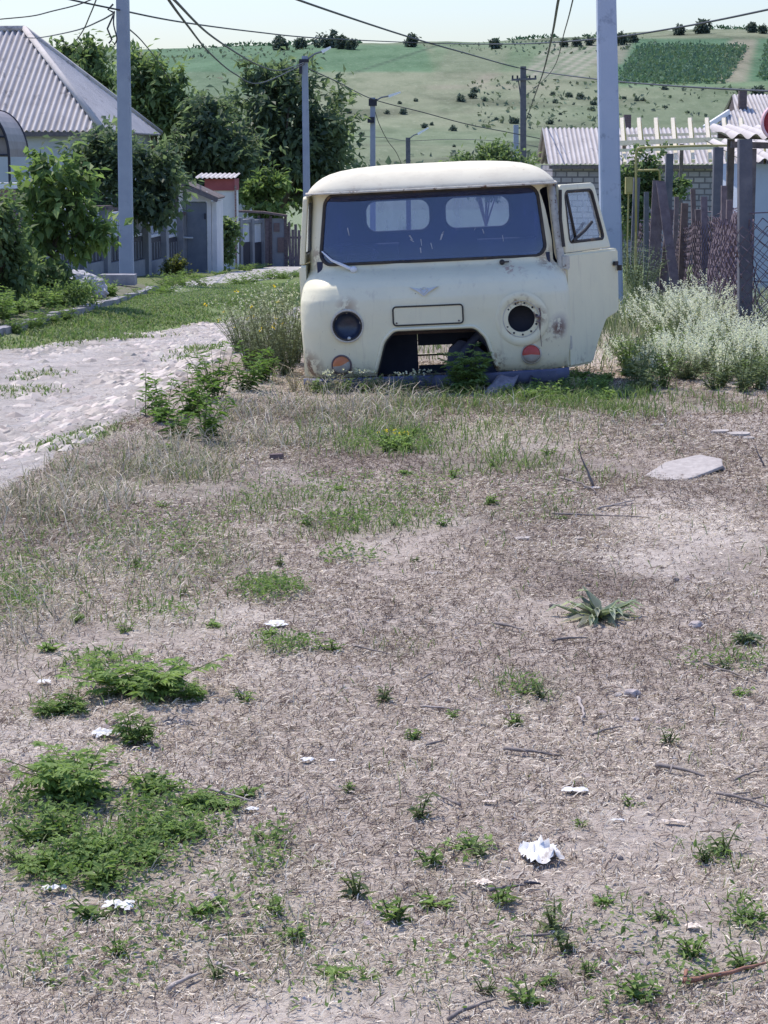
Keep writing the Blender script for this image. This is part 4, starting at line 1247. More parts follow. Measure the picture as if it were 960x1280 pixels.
# ------------------------------------------------------------------ yard fence along the left
def lerp2(a, b, t): return a + (b - a) * t
FA, FB = ground(62, 353), ground(221, 339)
FA = Vector((at(62, 300, 43.5).x, 43.5)); FB = Vector((at(221, 300, 58).x, 58))
NP = 7
yf = empty('yard_fence', (FA.x, FA.y, gzs(FA.x, FA.y)), 'grey concrete yard fence with pale patterned upper panels behind the sapling at the left', 'fence')
def lf(p): return Vector(p) - yf.location
posts = [FA.lerp(FB, k / (NP - 1)) for k in range(NP)]
th_ = math.atan2(FB.y - FA.y, FB.x - FA.x); rotf = Matrix.Rotation(th_, 3, 'Z')
pat = weathered('pale_patterned_panel', (.42, .45, .53), (.56, .58, .65), 2, .7, .3, 20, .01)
for k, p in enumerate(posts):
    g = gzs(p.x, p.y)
    mb = MB(); mb.box(lf((p.x, p.y, g + .72)), (.36, .40, 1.75), rotf); po = mb.build('post', M['concrete'], yf)
    mb = MB(); mb.box(lf((p.x, p.y, g + 1.625)), (.46, .50, .09), rotf); mb.build('post_cap', M['brick_dark'], po)
    if k < NP - 1:
        q_ = posts[k + 1]; mid = (p + q_) / 2; g2 = gzs(mid.x, mid.y); Lp = (q_ - p).length - .36
        mb = MB(); mb.box(lf((mid.x, mid.y, g2 + .1)), (Lp, .22, .55), rotf); mb.build('plinth', M['concrete'], yf)
        mb = MB(); mb.box(lf((mid.x, mid.y, g2 + .66)), (Lp, .10, .56), rotf); lpn = mb.build('lower_panel', M['dark'], yf)
        for j in range(5):
            mb = MB(); mb.box(lf((mid.x, mid.y, g2 + .62)) + rotf @ Vector(((j - 2) * Lp / 5.5, -.065, 0)), (.045, .03, .42), rotf); mb.build('bar', M['concrete'], lpn)
        mb = MB()
        for zz_ in (1.0, 1.5): mb.box(lf((mid.x, mid.y, g2 + zz_)), (Lp, .08, .07), rotf)
        nb_ = 9
        for j in range(nb_):
            cxj = (j - (nb_ - 1) / 2) * Lp / nb_
            mb.tube([lf((mid.x, mid.y, g2)) + rotf @ Vector((cxj + .10 * math.cos(t), -.02, 1.25 + .19 * math.sin(t))) for t in np.linspace(0, 2 * math.pi, 10)[:-1]], .022, 4, closed=True)
        mb.box(lf((mid.x, mid.y, g2 + 1.25)) + rotf @ Vector((0, .04, 0)), (Lp, .03, .44), rotf)
        mb.build('patterned_panel', pat, yf)

# ------------------------------------------------------------------ little gatehouse with the grey door
gp = at(241, 300, 58); gg_ = gzs(gp.x, 58)
shed = empty('gate_shed', (gp.x, 58, gg_), 'narrow gate shed with a tall grey metal door and a sloping dark slate roof', 'shed')
zt = CAMZ + (200 - 228) / F * 58 - gg_
def pxw(p, d=58.0): return (p - 241) / F * d
mb = MB()
x0, x1 = pxw(224), pxw(264); xl_, xr_ = pxw(233.5), pxw(259)
hL = zt + .02; hR = zt - .36
prism(mb, [(x0, -.3), (x0 + .12, -.3), (x0 + .12, hL - .05), (x0, hL)], 'y', 0, .18)
prism(mb, [(xr_, -.3), (x1, -.3), (x1, hR), (xr_, hR + .12)], 'y', 0, .18)
prism(mb, [(xl_, 1.95), (xr_, 1.95), (xr_, hR + .12), (xl_, hL - .18)], 'y', 0, .18)
mb.build('front_wall', M['wall_white'], shed)
mb = MB(); prism(mb, [(x0 + .125, -.3), (xl_ - .002, -.3), (xl_ - .002, hL - .18), (x0 + .125, hL - .06)], 'y', 0.03, .17); mb.build('grey_jamb', M['concrete'], shed)
mb = MB(); mb.box((x0 - .05, 1.2, hL / 2 - .1), (.16, 2.3, hL - .1)); mb.build('side_wall', M['brick_dark'], shed)
mb = MB(); mb.box((x1 + .08, 1.2, hR / 2 - .1), (.14, 2.3, hR - .1)); mb.build('side_wall', M['wall_white'], shed)
mb = MB(); mb.box(((xl_ + xr_) / 2, .05, .96), (xr_ - xl_ - .02, .06, 1.94)); dr = mb.build('door', M['grey_paint'], shed)
mb = MB(); mb.tube([(xl_ - .42, -.06, .98), (xl_ + .18, -.06, .96)], .028, 6); mb.build('handle', M['wall_pale'], dr)
mb = MB(); mb.box((xr_ - .05, .0, 1.55), (.04, .06, .16)); mb.build('hinge', M['dark'], dr)
mb = MB(); corrugated(mb, (x1 + .22, -.4, hR - .06), (x1 + .22, 2.3, hR - .06), (x0 - .2, -.4, hL + .12), (x0 - .2, 2.3, hL + .12), .18, .03); mb.build('roof', M['slate_dark'], shed, smooth=True)
mb = MB(); mb.beam((x1 + .22, -.42, hR - .10), (x0 - .2, -.42, hL + .08), .05, .12); mb.build('roof_edge', M['wood'], shed)
mb = MB(); mb.box((0, -.55, -.05), (1.1, .6, .14)); mb.build('doorstep', M['concrete_pale'], shed)

# white outbuilding with a red band
wp_ = at(277, 300, 66); wg = gzs(wp_.x, 66)
wsd = empty('white_outbuilding', (wp_.x, 66, wg), 'small white outbuilding with a red band under its slate roof, behind the gate shed', 'outbuilding')
t0 = CAMZ + (200 - 223) / F * 66 - wg; xa, xb = (258 - 277) / F * 66, (293 - 277) / F * 66
mb = MB(); mb.box(((xa + xb) / 2, 1.0, (t0 - .36) / 2 - .1), (xb - xa, 2.0, t0 - .36 + .2)); mb.build('wall', M['wall_white'], wsd)
mb = MB(); mb.box(((xa + xb) / 2, .98, t0 - .18), (xb - xa + .05, 2.06, .36)); mb.build('red_band', M['redwall'], wsd)
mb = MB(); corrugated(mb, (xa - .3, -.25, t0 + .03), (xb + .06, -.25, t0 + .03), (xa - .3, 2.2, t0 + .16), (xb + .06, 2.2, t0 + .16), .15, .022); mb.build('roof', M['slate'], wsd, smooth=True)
mb = MB(); mb.tube([(xb + .05, -.06, t0 - .2), (xb + .05, -.06, -.1)], .035, 6); mb.build('drain_pipe', M['brick'], wsd)

# far yard fence with rusty gate and planks
f2 = Vector((at(266, 300, 67).x, 67, 0)); f3 = Vector((at(326, 300, 72).x, 72, 0))
yf2 = empty('yard_fence', (f2.x, f2.y, gzs(f2.x, f2.y)), 'low yard fence with two white panels between the vine and the rusty gate', 'fence')
def lf2(p): return Vector(p) - yf2.location
th2_ = math.atan2(f3.y - f2.y, f3.x - f2.x); r2_ = Matrix.Rotation(th2_, 3, 'Z'); NP2 = 5
for k in range(NP2):
    p = f2.lerp(f3, k / (NP2 - 1)); g = gzs(p.x, p.y)
    mb = MB(); mb.box(lf2((p.x, p.y, g + .75)), (.24, .3, 1.8), r2_); mb.build('post', M['concrete'], yf2)
    if k < NP2 - 1:
        q_ = f2.lerp(f3, (k + 1) / (NP2 - 1)); mid = (p + q_) / 2; g2 = gzs(mid.x, mid.y); Lp = (q_ - p).length - .24
        mb = MB(); mb.box(lf2((mid.x, mid.y, g2 + 1.15)), (Lp, .08, .62), r2_); mb.build('patterned_panel', pat, yf2)
        mb = MB(); mb.box(lf2((mid.x, mid.y, g2 + .45)), (Lp, .12, .76), r2_); mb.build('lower_panel', M['dark'], yf2)
        mb = MB(); mb.box(lf2((mid.x, mid.y, g2 + 1.54)), (Lp, .2, .12), r2_); mb.build('coping', M['concrete'], yf2)
gp2 = at(342, 300, 72); g2 = gzs(gp2.x, 72)
rg_ = empty('rusty_gate', (gp2.x, 72, g2), 'patched rusty sheet metal gate under a thin sagging roof, right of the low fence', 'gate')
def q2(px): return (px - 342) / F * 72
ht = CAMZ + (200 - 266) / F * 72 - g2
for x0_, x1_, mt, nm in ((325, 338, 'plank_wood', 'brown_leaf'), (339.5, 356, 'concrete', 'patched_leaf')):
    mb = MB(); mb.box(((q2(x0_) + q2(x1_)) / 2, 0, ht / 2 - .12), (q2(x1_) - q2(x0_), .06, ht - .05)); mb.build(nm, M[mt], rg_)
mb = MB(); mb.box((q2(351), -.05, ht * .42), (.22, .04, .5)); mb.box((q2(346), -.045, ht * .75), (.2, .03, .3)); mb.build('dark_patch', M['rusty'], rg_)
mb = MB()
for x_ in (324, 338.7, 357): mb.box((q2(x_), -.01, ht / 2 - .1), (.09, .12, ht + .1))
mb.build('gate_frame', M['brick_dark'], rg_)
mb = MB(); mb.beam((q2(296), .0, ht + .10), (q2(330), 0, ht + .06), .4, .07); mb.beam((q2(330), .0, ht + .06), (q2(359), 0, ht - .06), .4, .07); mb.build('roof_edge', M['rusty'], rg_)
pf = empty('plank_fence', (at(368, 300, 72).x, 72, g2), 'short fence of uneven weathered planks ending at the second lamp pole', 'fence')
for k in range(6):
    x_ = (358.5 + k * 3.7 - 368) / F * 72
    h_ = [1.42, 1.55, 1.30, 1.48, 1.28, 1.1][k]
    mb = MB(); mb.box((x_, 0, h_ / 2 - .1), (.095, .03, h_ + .15), Matrix.Rotation(R(random.uniform(-2, 2)), 3, 'Y')); mb.build('plank', M['plank_wood'], pf)
mb = MB()
for z_ in (.3, 1.0): mb.box((0, .04, z_), (.6, .04, .07))
mb.build('rail', M['wood'], pf)
# old drum in front of the gate
dp = ground(322, 331); 
mb = MB(); mb.lathe([(.0001, 0), (.26, 0), (.27, .02), (.27, .28), (.285, .30), (.27, .32), (.27, .62), (.25, .64), (.22, .60), (.0001, .60)], (0, 0, .27), (1, .35, 0), 20)
o = mb.build('old_drum', M['rusty'], smooth=40); o.location = (dp.x - .3, dp.y - .6, dp.z); tag(o, 'rusty old drum lying on its side in front of the rusty gate', 'drum')

# ------------------------------------------------------------------ pavement in front of the sheds and the kerb of the flower bed
def strip(name, pts_l, pts_r, mat, zoff, label, th=.1, kind='structure'):
    mb = MB(); V = []
    n_ = len(pts_l)
    for a, b in zip(pts_l, pts_r):
        for p in (a, b): V.append((p[0], p[1], gzs(p[0], p[1]) + zoff))
    for a, b in zip(pts_l, pts_r):
        for p in (a, b): V.append((p[0], p[1], gzs(p[0], p[1]) - .15))
    Ff = [(2 * k, 2 * k + 1, 2 * k + 3, 2 * k + 2) for k in range(n_ - 1)]
    o_ = 2 * n_
    Ff += [(2 * k, 2 * k + 2, o_ + 2 * k + 2, o_ + 2 * k) for k in range(n_ - 1)] + [(2 * k + 1, o_ + 2 * k + 1, o_ + 2 * k + 3, 2 * k + 3) for k in range(n_ - 1)]
    Ff += [(0, o_, o_ + 1, 1), (2 * n_ - 2, 2 * n_ - 1, o_ + 2 * n_ - 1, o_ + 2 * n_ - 2)]
    mb.add(V, Ff); return tag(mb.build(name, mat), label, kind=kind)
tl = [ground(px, py) for px, py in ((205, 362), (240, 352), (290, 341), (340, 334), (378, 331))]
tr = [ground(px, py) for px, py in ((215, 369), (270, 360), (320, 352), (352, 347), (382, 344))]
strip('pavement', [(p.x, p.y) for p in tl], [(p.x, p.y) for p in tr], M['concrete_pale'], .02, 'pale broken concrete pavement in front of the sheds')
kl = [(-.5, 408), (30, 401), (64, 392), (100, 383), (140, 372), (170, 363), (196, 353)]
kp = [ground(px, py + 10) for px, py in kl]
kp.insert(0, kp[0] + (kp[0] - kp[1]) * 2)
mb = MB(); prev = None
kerb = empty('garden_kerb', kp[1], 'low weathered concrete kerb wall around the raised flower bed at the left', 'kerb wall')
for k in range(len(kp) - 1):
    a, b = kp[k].copy(), kp[k + 1].copy()
    hgt_ = .12
    for p in (a, b): p.z = gzs(p.x, p.y)
    d_ = (b - a).normalized() * .012
    nk_ = max(1, int((b - a).length / 1.1))
    for j in range(nk_):
        a_, b_ = a.lerp(b, j / nk_), a.lerp(b, (j + 1) / nk_)
        ja, jb = Vector((random.uniform(-.03, .03), .07, -.095 + random.uniform(-.03, .02))), Vector((random.uniform(-.03, .03), .07, -.095 + random.uniform(-.03, .02)))
        mb = MB(); mb.beam(a_ + d_ + ja - kerb.location, b_ - d_ + jb - kerb.location, .12, hgt_ + .24); mb.build('kerb_block', M['kerb'], kerb)
# raised bed behind the kerb
bed = MB(); V = []
for k, p in enumerate(kp):
    z_ = gzs(p.x, p.y)
    V += [(p.x - .02, p.y + .10, z_ + .05), (p.x - 2.2, p.y + 3.2, gzs(p.x - 2.2, p.y + 3.2) + .30)]
n_ = len(kp); bed.add(V, [(2 * k, 2 * k + 2, 2 * k + 3, 2 * k + 1) for k in range(n_ - 1)])
m_bed = weathered('bed_soil', (.10, .11, .065), (.20, .18, .13), 4, 1, .8, 20, .03)
tag(bed.build('flower_bed_soil', m_bed), 'dark raised soil of the flower bed behind the kerb', kind='structure')
sl = at(166, 352, 36); 
mb = MB(); mb.box((0, 0, 0), (.60, .4, .18)); o = mb.build('concrete_slab', M['kerb']); o.location = (at(148, 350, 36).x, 36, gzs(-4.8, 36) + .22); tag(o, 'grey concrete block lying beside the left lamp pole behind the kerb', 'block')

# ------------------------------------------------------------------ poles
def square_pole(name, label, px0, py0, px1, py1, d, w0, w1, mat, cat='utility pole', group=None, zbase=None):
    """tapered square pole passing through two picture points at one distance; extended down to the ground"""
    a = at(px0, py0, d); b = at(px1, py1, d)
    g = gzs(b.x, d) if zbase is None else zbase
    dirn = (a - b).normalized()
    base = b + dirn * ((g - .3 - b.z) / dirn.z)
    root = empty(name, (base.x, d, g), label, cat, group)
    mb = MB(); h = (a - base).length
    s0, s1 = w0 / 2, w1 / 2; bv = .18
    def sec_(s): return [(s * x, s * y) for x, y in ((-1 + bv, -1), (1 - bv, -1), (1, -1 + bv), (1, 1 - bv), (1 - bv, 1), (-1 + bv, 1), (-1, 1 - bv), (-1, -1 + bv))]
    V = []
    nn = 8
    for k in range(nn + 1):
        t = k / nn; c_ = base.lerp(a, t) - root.location; s = s0 + (s1 - s0) * t
        V += [(c_.x + x, c_.y + y, c_.z) for x, y in sec_(s)]
    Ff = [(k * 8 + j, k * 8 + (j + 1) % 8, k * 8 + 8 + (j + 1) % 8, k * 8 + 8 + j) for k in range(nn) for j in range(8)] + [tuple(nn * 8 + j for j in range(8))]
    mb.add(V, Ff); mb.build('shaft', mat, root)
    return root, a
m_big = weathered('blue_grey_concrete', (.36, .42, .55), (.45, .50, .61), 1.6, .9, .35, 40, .004, (2.4, .58, (.27, .31, .41)))
m_pole = weathered('grey_concrete_pole', (.28, .31, .40), (.38, .41, .49), 1.6, .9, .35, 40, .004, (2.2, .60, (.22, .24, .31)))
p1, _ = square_pole('utility_pole', 'thick square concrete pole rising out of frame behind the open van door', 756.5, -60, 764, 330, 24, .245, .205, m_big)
p2, _ = square_pole('utility_pole', 'square grey concrete pole rising out of frame behind the kerb at the left', 152.5, -60, 158.5, 345, 40, .265, .225, m_pole)
mb = MB()
pa = at(143, 12, 40) - p2.location
mb.tube([pa + Vector((-.02, 0, .1)), pa + Vector((-.12, 0, .0)), pa + Vector((-.02, 0, -.05))], .02, 6)
mb.tube([pa + Vector((-.02, 0, -.1)), pa + Vector((-.14, 0, -.35)), pa + Vector((-.06, 0, -.55)), pa + Vector((-.12, 0, -.62))], .018, 6)
mb.build('insulator', M['cable'], p2)
p3, t3 = square_pole('street_lamp', 'grey concrete lamp pole with a thin upward arm, left of the cab', 381, 70, 384, 290, 74, .27, .21, m_pole, 'street lamp')
def lamp_arm(root, a, b, head=True, headlen=.55):
    a = Vector(a) - root.location; b = Vector(b) - root.location
    mb = MB(); mb.tube([a, a.lerp(b, .5) + Vector((0, 0, .06)), b], .035, 6); ar = mb.build('lamp_arm', M['grey_paint'] if head else M['wall_pale'], root)
    if head:
        d_ = (b - a).normalized(); mb = MB()
        mb.beam(b - d_ * .05, b + d_ * headlen, .20, .12, w2=.16, h2=.07); mb.build('lamp_head', M['lampglass'], root)
lamp_arm(p3, at(383, 75, 74), at(404, 64, 74), True, .30)
mb = MB(); ct = at(380, 76, 74) - p3.location; mb.box(ct, (.34, .34, .1)); mb.box(ct + Vector((-.12, -.15, -.25)), (.1, .1, .4)); mb.build('clamp', M['dark'], p3)
p4, t4 = square_pole('street_lamp', 'slim pale lamp pole with a white lamp head, above the cab roof at its left', 466, 122, 466, 240, 92, .26, .22, m_pole, 'street lamp')
lamp_arm(p4, at(467, 127, 92), at(487, 120, 92), True, .50)
mb = MB(); ct = at(466, 128, 92) - p4.location; mb.box(ct, (.36, .36, .3)); mb.box(ct + Vector((-.08, -.1, -.75)), (.3, .3, .25)); mb.build('clamp', M['dark'], p4)
p5, t5 = square_pole('street_lamp', 'dark short lamp pole with a white lamp head, just above the cab roof', 510, 172, 510.5, 240, 112, .26, .24, M['pole_wood'], 'street lamp')
lamp_arm(p5, at(511, 174, 112), at(523, 167, 112), True, .62)
p6, t6 = square_pole('telegraph_pole', 'dark wooden pole with a small crossarm of insulators', 654, 83, 654, 260, 98, .30, .26, M['pole_wood'], 'telegraph pole')
mb = MB(); ct = at(654, 100, 98) - p6.location; mb.beam(ct + Vector((-.55, -.17, 0)), ct + Vector((.6, -.17, .05)), .09, .09); ca = mb.build('crossarm', M['pole_wood'], p6)
mb = MB()
for x_ in (-.5, -.28, .28, .55): mb.tube([ct + Vector((x_, -.17, .04)), ct + Vector((x_, -.17, .2))], .045, 6)
mb.build('insulators', M['cable'], ca)
mb = MB(); mb.tube([at(648, 100, 98) - p6.location, at(652, 130, 98) - p6.location], .03, 5); mb.build('brace', M['pole_wood'], ca)
p7, _ = square_pole('utility_pole', 'short pale concrete pole just left of the dark wooden pole', 645, 156, 645, 240, 118, .32, .28, m_pole)

# ------------------------------------------------------------------ overhead wires
def wire(pts, r, label, group='overhead wires'):
    P_ = [at(px, py, d) for px, py, d in pts]
    # Catmull-Rom through the points
    out_ = []
    for k in range(len(P_) - 1):
        p0 = P_[max(k - 1, 0)] if k else P_[0] * 2 - P_[1]; p1_, p2_ = P_[k], P_[k + 1]; p3_ = P_[k + 2] if k + 2 < len(P_) else p2_ * 2 - p1_
        for j in range(8):
            t = j / 8
            out_.append(.5 * ((2 * p1_) + (p2_ - p0) * t + (2 * p0 - 5 * p1_ + 4 * p2_ - p3_) * t * t + (-p0 + 3 * p1_ - 3 * p2_ + p3_) * t ** 3))
    out_.append(P_[-1])
    mb = MB(); mb.tube([p - P_[0] for p in out_], r, 6)
    o_ = mb.build('overhead_wire', M['cable'], smooth=True); o_.location = P_[0]
    return tag(o_, label, 'wire', group)
wire([(300, -30, 46), (373, 0, 52), (504, 44, 70), (580, 66, 84), (654, 86, 97.7), (746, 99, 80), (835, 107, 66), (960, 114, 52), (1040, 117, 46)], .028, 'thick dark cable sagging from top left past the wooden pole to the right edge')
wire([(40, -12, 38), (90, 0, 39), (147, 12, 39.8), (223, 27, 44), (320, 40, 52), (404, 48, 60), (541, 54, 75), (640, 55, 60), (745, 49, 45), (850, 34, 38), (960, 12, 33), (1020, -2, 31)], .017, 'long thin wire from the left pole across the hill crest to the right edge')
wire([(200, -20, 22), (211, 0, 24), (233, 30, 32), (262, 66, 45), (293, 92, 58), (325, 104, 66), (381, 80, 74)], .018, 'steep dark wire sagging towards the armed lamp pole, the lower of two')
wire([(200, -20, 22), (218, 0, 24), (267, 47, 38), (320, 80, 56), (350, 88, 65), (381, 78, 74)], .018, 'steep dark wire sagging towards the armed lamp pole, the upper of two')
wire([(381, 84, 74), (421, 102, 80), (466, 124, 91.5), (527, 140, 92), (583, 155, 94), (633, 165, 97), (683, 175, 100), (760, 192, 105)], .02, 'thin wire running from lamp pole to lamp pole across the lower hillside')
wire([(-30, 27, 40), (0, 24, 40), (40, 20, 40), (65, 14, 39), (100, 5, 38), (130, -8, 38)], .012, 'thin wire high at the top left corner above the slate roof')
wire([(143, 16, 39.9), (125, 26, 45), (95, 38, 54), (50, 47, 65), (30, 47, 68)], .016, 'sagging wire from the left pole to the ridge of the slate roof')
wire([(125, -20, 33), (120, 0, 34), (112, 20, 36), (105, 36, 38), (96, 50, 42)], .012, 'short thin wire dropping towards the tree behind the slate roof')
wire([(143, 14, 39.7), (142, 30, 39.6), (146, 48, 39.6), (143, 56, 39.7)], .014, 'loose wire end hanging beside the left concrete pole')
wire([(160, 35, 40.3), (178, 52, 48), (200, 80, 60), (214, 105, 68)], .014, 'faint wire falling from the left concrete pole into the trees')
wire([(704, -20, 30), (698, 0, 33), (690, 45, 45), (680, 87, 65), (672, 110, 80), (657, 152, 97)], .022, 'steep dark cable from the top edge down to the wooden pole')
wire([(720, -20, 30), (716, 0, 33), (706, 38, 45), (690, 88, 68), (660, 118, 97)], .012, 'faint steep wire from the top edge right of the dark cable to the wooden pole')
wire([(469, 140, 91.8), (474, 155, 91.8), (484, 175, 93), (495, 190, 95), (502, 205, 97)], .016, 'slack wire hanging down from the middle lamp pole')
wire([(430, 170, 95), (480, 172, 98), (511, 176, 111.7), (570, 174, 108), (640, 178, 100), (700, 190, 95)], .014, 'low thin wire strung past the short dark lamp pole')

# ------------------------------------------------------------------ long block building with slate roof (right)
bx0, bx1 = at(686, 200, 80).x, at(925, 200, 80).x
bz = gzs(10, 80)
ez_ = at(800, 205, 80).z; rz_ = at(800, 160, 83).z
blk = empty('block_building', ((bx0 + bx1) / 2, 80, bz), 'long low building of grey concrete blocks under a slate roof at the right', 'outbuilding')
def lb(p): return Vector(p) - blk.location
mb = MB(); corrugated(mb, lb((bx0 - .05, 79.75, ez_)), lb((bx1, 79.75, ez_)), lb((bx0 - .05, 83, rz_)), lb((bx1, 83, rz_)), .177, .03, 6)
corrugated(mb, lb((bx0 - .05, 86.2, ez_)), lb((bx1, 86.2, ez_)), lb((bx0 - .05, 83, rz_)), lb((bx1, 83, rz_)), .177, .03, 6)
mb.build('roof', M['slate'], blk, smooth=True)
mb = MB(); mb.box(lb(((bx0 + bx1) / 2, 83, (ez_ + bz) / 2 - .1)), (bx1 - bx0 - .3, 6, ez_ - bz + .1)); mb.build('wall', M['block'], blk)
mb = MB(); mb.box(lb((at(784, 155, 83.6).x, 83.6, rz_ + .15)), (.28, .28, .75)); mb.build('chimney', M['brick_dark'], blk)
mb = MB(); mb.box(lb(((bx0 + bx1) / 2, 79.8, ez_ - .12)), (bx1 - bx0, .08, .12)); mb.build('eave_board', M['wood'], blk)

# bare rafters of an unfinished roof
rfm = empty('roof_frame', (at(840, 200, 74).x, 74, gzs(10, 74)), 'bare new timber rafters of an unfinished roof in front of the slate roofed building', 'roof frame')
def lr(p): return Vector(p) - rfm.location
for k in range(8):
    px = 778 + k * 21.2
    lo = at(px + 3 + k * .2, 204 - k * .6, 74); hi = at(px - 1, 149, 76.2); lo2 = at(px + 5, 181, 79)
    mb = MB(); mb.beam(lr(lo), lr(hi), .12, .13); mb.build('rafter', M['new_wood'], rfm)
    mb = MB(); mb.beam(lr(hi + Vector((.06, .05, .02))), lr(lo2), .08, .12); mb.build('rafter', M['new_wood'], rfm)
for (a, b, w_) in (((774, 179, 74.4), (930, 173, 74.4), .17), ((774, 188, 73.9), (930, 184, 73.9), .10), ((774, 170, 78.8), (930, 166, 78.8), .10)):
    mb = MB(); mb.beam(lr(at(*a)), lr(at(*b)), w_, w_); mb.build('plate_beam', M['new_wood'], rfm)
for px in (780, 852, 926):
    t_ = at(px, 190, 74.6); mb = MB(); mb.beam(lr((t_.x, 74.6, gzs(t_.x, 74.6) - .1)), lr((t_.x, 74.6, at(px, 180, 74.6).z)), .12, .12); mb.build('prop', M['wood'], rfm)

# house beyond, right edge
hx0 = at(906, 170, 108).x
fh = empty('village_house', (hx0, 108, gzs(hx0, 108)), 'village house with a bright corrugated roof and brick chimney at the right edge', 'house')
def lh(p): return Vector(p) - fh.location
e_z = at(900, 176, 106).z; r_z = at(920, 118, 112).z; zmid = at(905, 138, 109).z
xA = at(908, 150, 112).x; xB = xA + 14
mb = MB()
corrugated(mb, lh((xA - .2, 106, e_z)), lh((xB, 106, e_z)), lh((xA + .25, 112, r_z)), lh((xB, 112, r_z)), .20, .035, 6)
corrugated(mb, lh((xA, 118, e_z)), lh((xB, 118, e_z)), lh((xA + .25, 112, r_z)), lh((xB, 112, r_z)), .20, .035, 6)
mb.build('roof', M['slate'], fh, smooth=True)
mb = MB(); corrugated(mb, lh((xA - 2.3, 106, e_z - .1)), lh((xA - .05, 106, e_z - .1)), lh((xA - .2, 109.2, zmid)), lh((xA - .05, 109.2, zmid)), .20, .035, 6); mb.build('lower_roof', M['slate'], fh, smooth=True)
mb = MB(); mb.beam(lh(at(880, 160, 106.6)), lh(at(911, 140, 108.8)), .12, .26); mb.build('barge_board', M['white_paint'], fh)
mb = MB(); mb.box(lh((xA + 7, 112, (e_z + gzs(hx0, 108)) / 2)), (13.4, 11, e_z - gzs(hx0, 108) - .1)); prism(mb, [(lh((0, 106.6, 0)).y, e_z - fh.location.z - .1), (lh((0, 117.4, 0)).y, e_z - fh.location.z - .1), (lh((0, 112, 0)).y, r_z - fh.location.z - .15)], 'x', xA + .3 - hx0, xA + .5 - hx0); mb.build('wall', M['brick_dark'], fh)
cc_ = at(928, 128, 110.2); mb = MB(); mb.box(lh((cc_.x, 110.2, cc_.z)), (.40, .40, 1.25)); mb.build('chimney', M['brick_dark'], fh)

# near canopy with the wavy slate edge, blue wall house below it
cz0 = at(930, 172, 23.5).z
cn = empty('slate_canopy', (at(945, 172, 23.5).x, 23.5, gzs(4, 23.5)), 'corrugated slate canopy with a wavy front edge at the right, above the fence posts', 'canopy')
def lc(p): return Vector(p) - cn.location
xs0, xs1 = at(905, 170, 23.5).x, at(905, 170, 23.5).x + 1.9
mb = MB(); corrugated(mb, lc((xs0, 23.5, cz0 + .02)), lc((xs1, 23.5, cz0 - .03)), lc((xs0 + .12, 25.4, cz0 + .16)), lc((xs1, 25.4, cz0 + .12)), .177, .030, 10)
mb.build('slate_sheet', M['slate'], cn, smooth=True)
mb = MB(); mb.beam(lc((xs0 + .1, 23.62, cz0 - .075)), lc((xs1, 23.62, cz0 - .125)), .06, .07); mb.build('purlin', M['wood'], cn); mb = MB(); mb.beam(lc((xs0 + .2, 25.2, cz0 + .05)), lc((xs1, 25.2, cz0 + .0)), .06, .08); mb.build('purlin', M['wood'], cn)
for x_ in (xs0 + .35, xs1 - .1):
    for y_ in (23.66, 25.15):
        mb = MB(); mb.beam(lc((x_, y_, gzs(x_, y_) - .2)), lc((x_, y_, cz0 - .12 + (.12 if y_ > 24 else 0))), .08, .08); mb.build('prop', M['wood'], cn)
bh = empty('blue_house', (at(975, 220, 29).x, 29, gzs(5, 29)), 'pale blue plastered wall of a small house under the slate canopy at the right edge', 'house')
def lbh(p): return Vector(p) - bh.location
x_ = at(938, 220, 29).x
mb = MB(); mb.box(lbh((x_ + 2, 30.5, gzs(5, 29) + .85)), (4, 3, 2.1)); mb.build('wall', M['wall_blue'], bh)
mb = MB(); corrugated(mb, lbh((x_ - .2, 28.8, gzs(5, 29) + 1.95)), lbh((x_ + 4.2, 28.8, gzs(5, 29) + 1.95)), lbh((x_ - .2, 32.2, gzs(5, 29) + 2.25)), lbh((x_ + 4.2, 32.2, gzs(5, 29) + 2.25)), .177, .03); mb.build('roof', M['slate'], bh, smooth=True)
# red dish
rdp = at(975, 153, 22.8)
mb = MB(); mb.lathe([(.0001, .0), (.10, -.004), (.17, .01), (.185, -.04)], (0, 0, 0), (0, 1, 0), 32)
rdo = empty('red_basin', rdp, 'round red basin with a pale pink rim hung at the edge of the slate canopy', 'basin')
mb.build('bowl', M['red'], rdo, smooth=50)
mb = MB(); mb.lathe([(.183, -.045), (.20, -.05), (.212, -.03), (.205, .03), (.17, .06), (.0001, .075)], (0, 0, 0), (0, 1, 0), 32); mb.build('rim', M['pink'], rdo, smooth=50)
mb = MB(); mb.tube([(0, .05, -.15), (0, .12, -.6), (0, .14, gzs(rdp.x, 23) - rdp.z - .1)], .025, 6); mb.build('pole', M['rusty'], rdo)

# ------------------------------------------------------------------ right hand fence: posts, chain link, leaning boards
fence = empty('chain_link_fence', (2.95, 17, gzs(2.95, 17)), 'rusty sagging chain link fence on uneven posts along the right side', 'fence')
def lfe(p): return Vector(p) - fence.location
line = [(5.2, 15.5), (3.9, 16.2), (2.96, 17.0), (3.32, 20.0), (3.66, 23.0), (3.82, 26.0), (3.86, 28.0), (3.98, 33.0)]
def fp(px0, py0, px1, py1, d, w0, w1, mat, nm='post'):
    a, b = at(px0, py0, d), at(px1, py1, d)
    dr_ = (a - b).normalized(); b = b + dr_ * ((gzs(b.x, d) - .25 - b.z) / dr_.z)
    mb = MB(); mb.beam(lfe(b), lfe(a), w0, w0, up=(0, 1, 0), w2=w1, h2=w1); return mb.build(nm, M[mat], fence)
m_post = M['concrete']
fp(931, 174, 931, 330, 17.1, .110, .105, 'pole_wood')
fp(898, 184, 894, 330, 23.0, .105, .10, 'pole_wood')
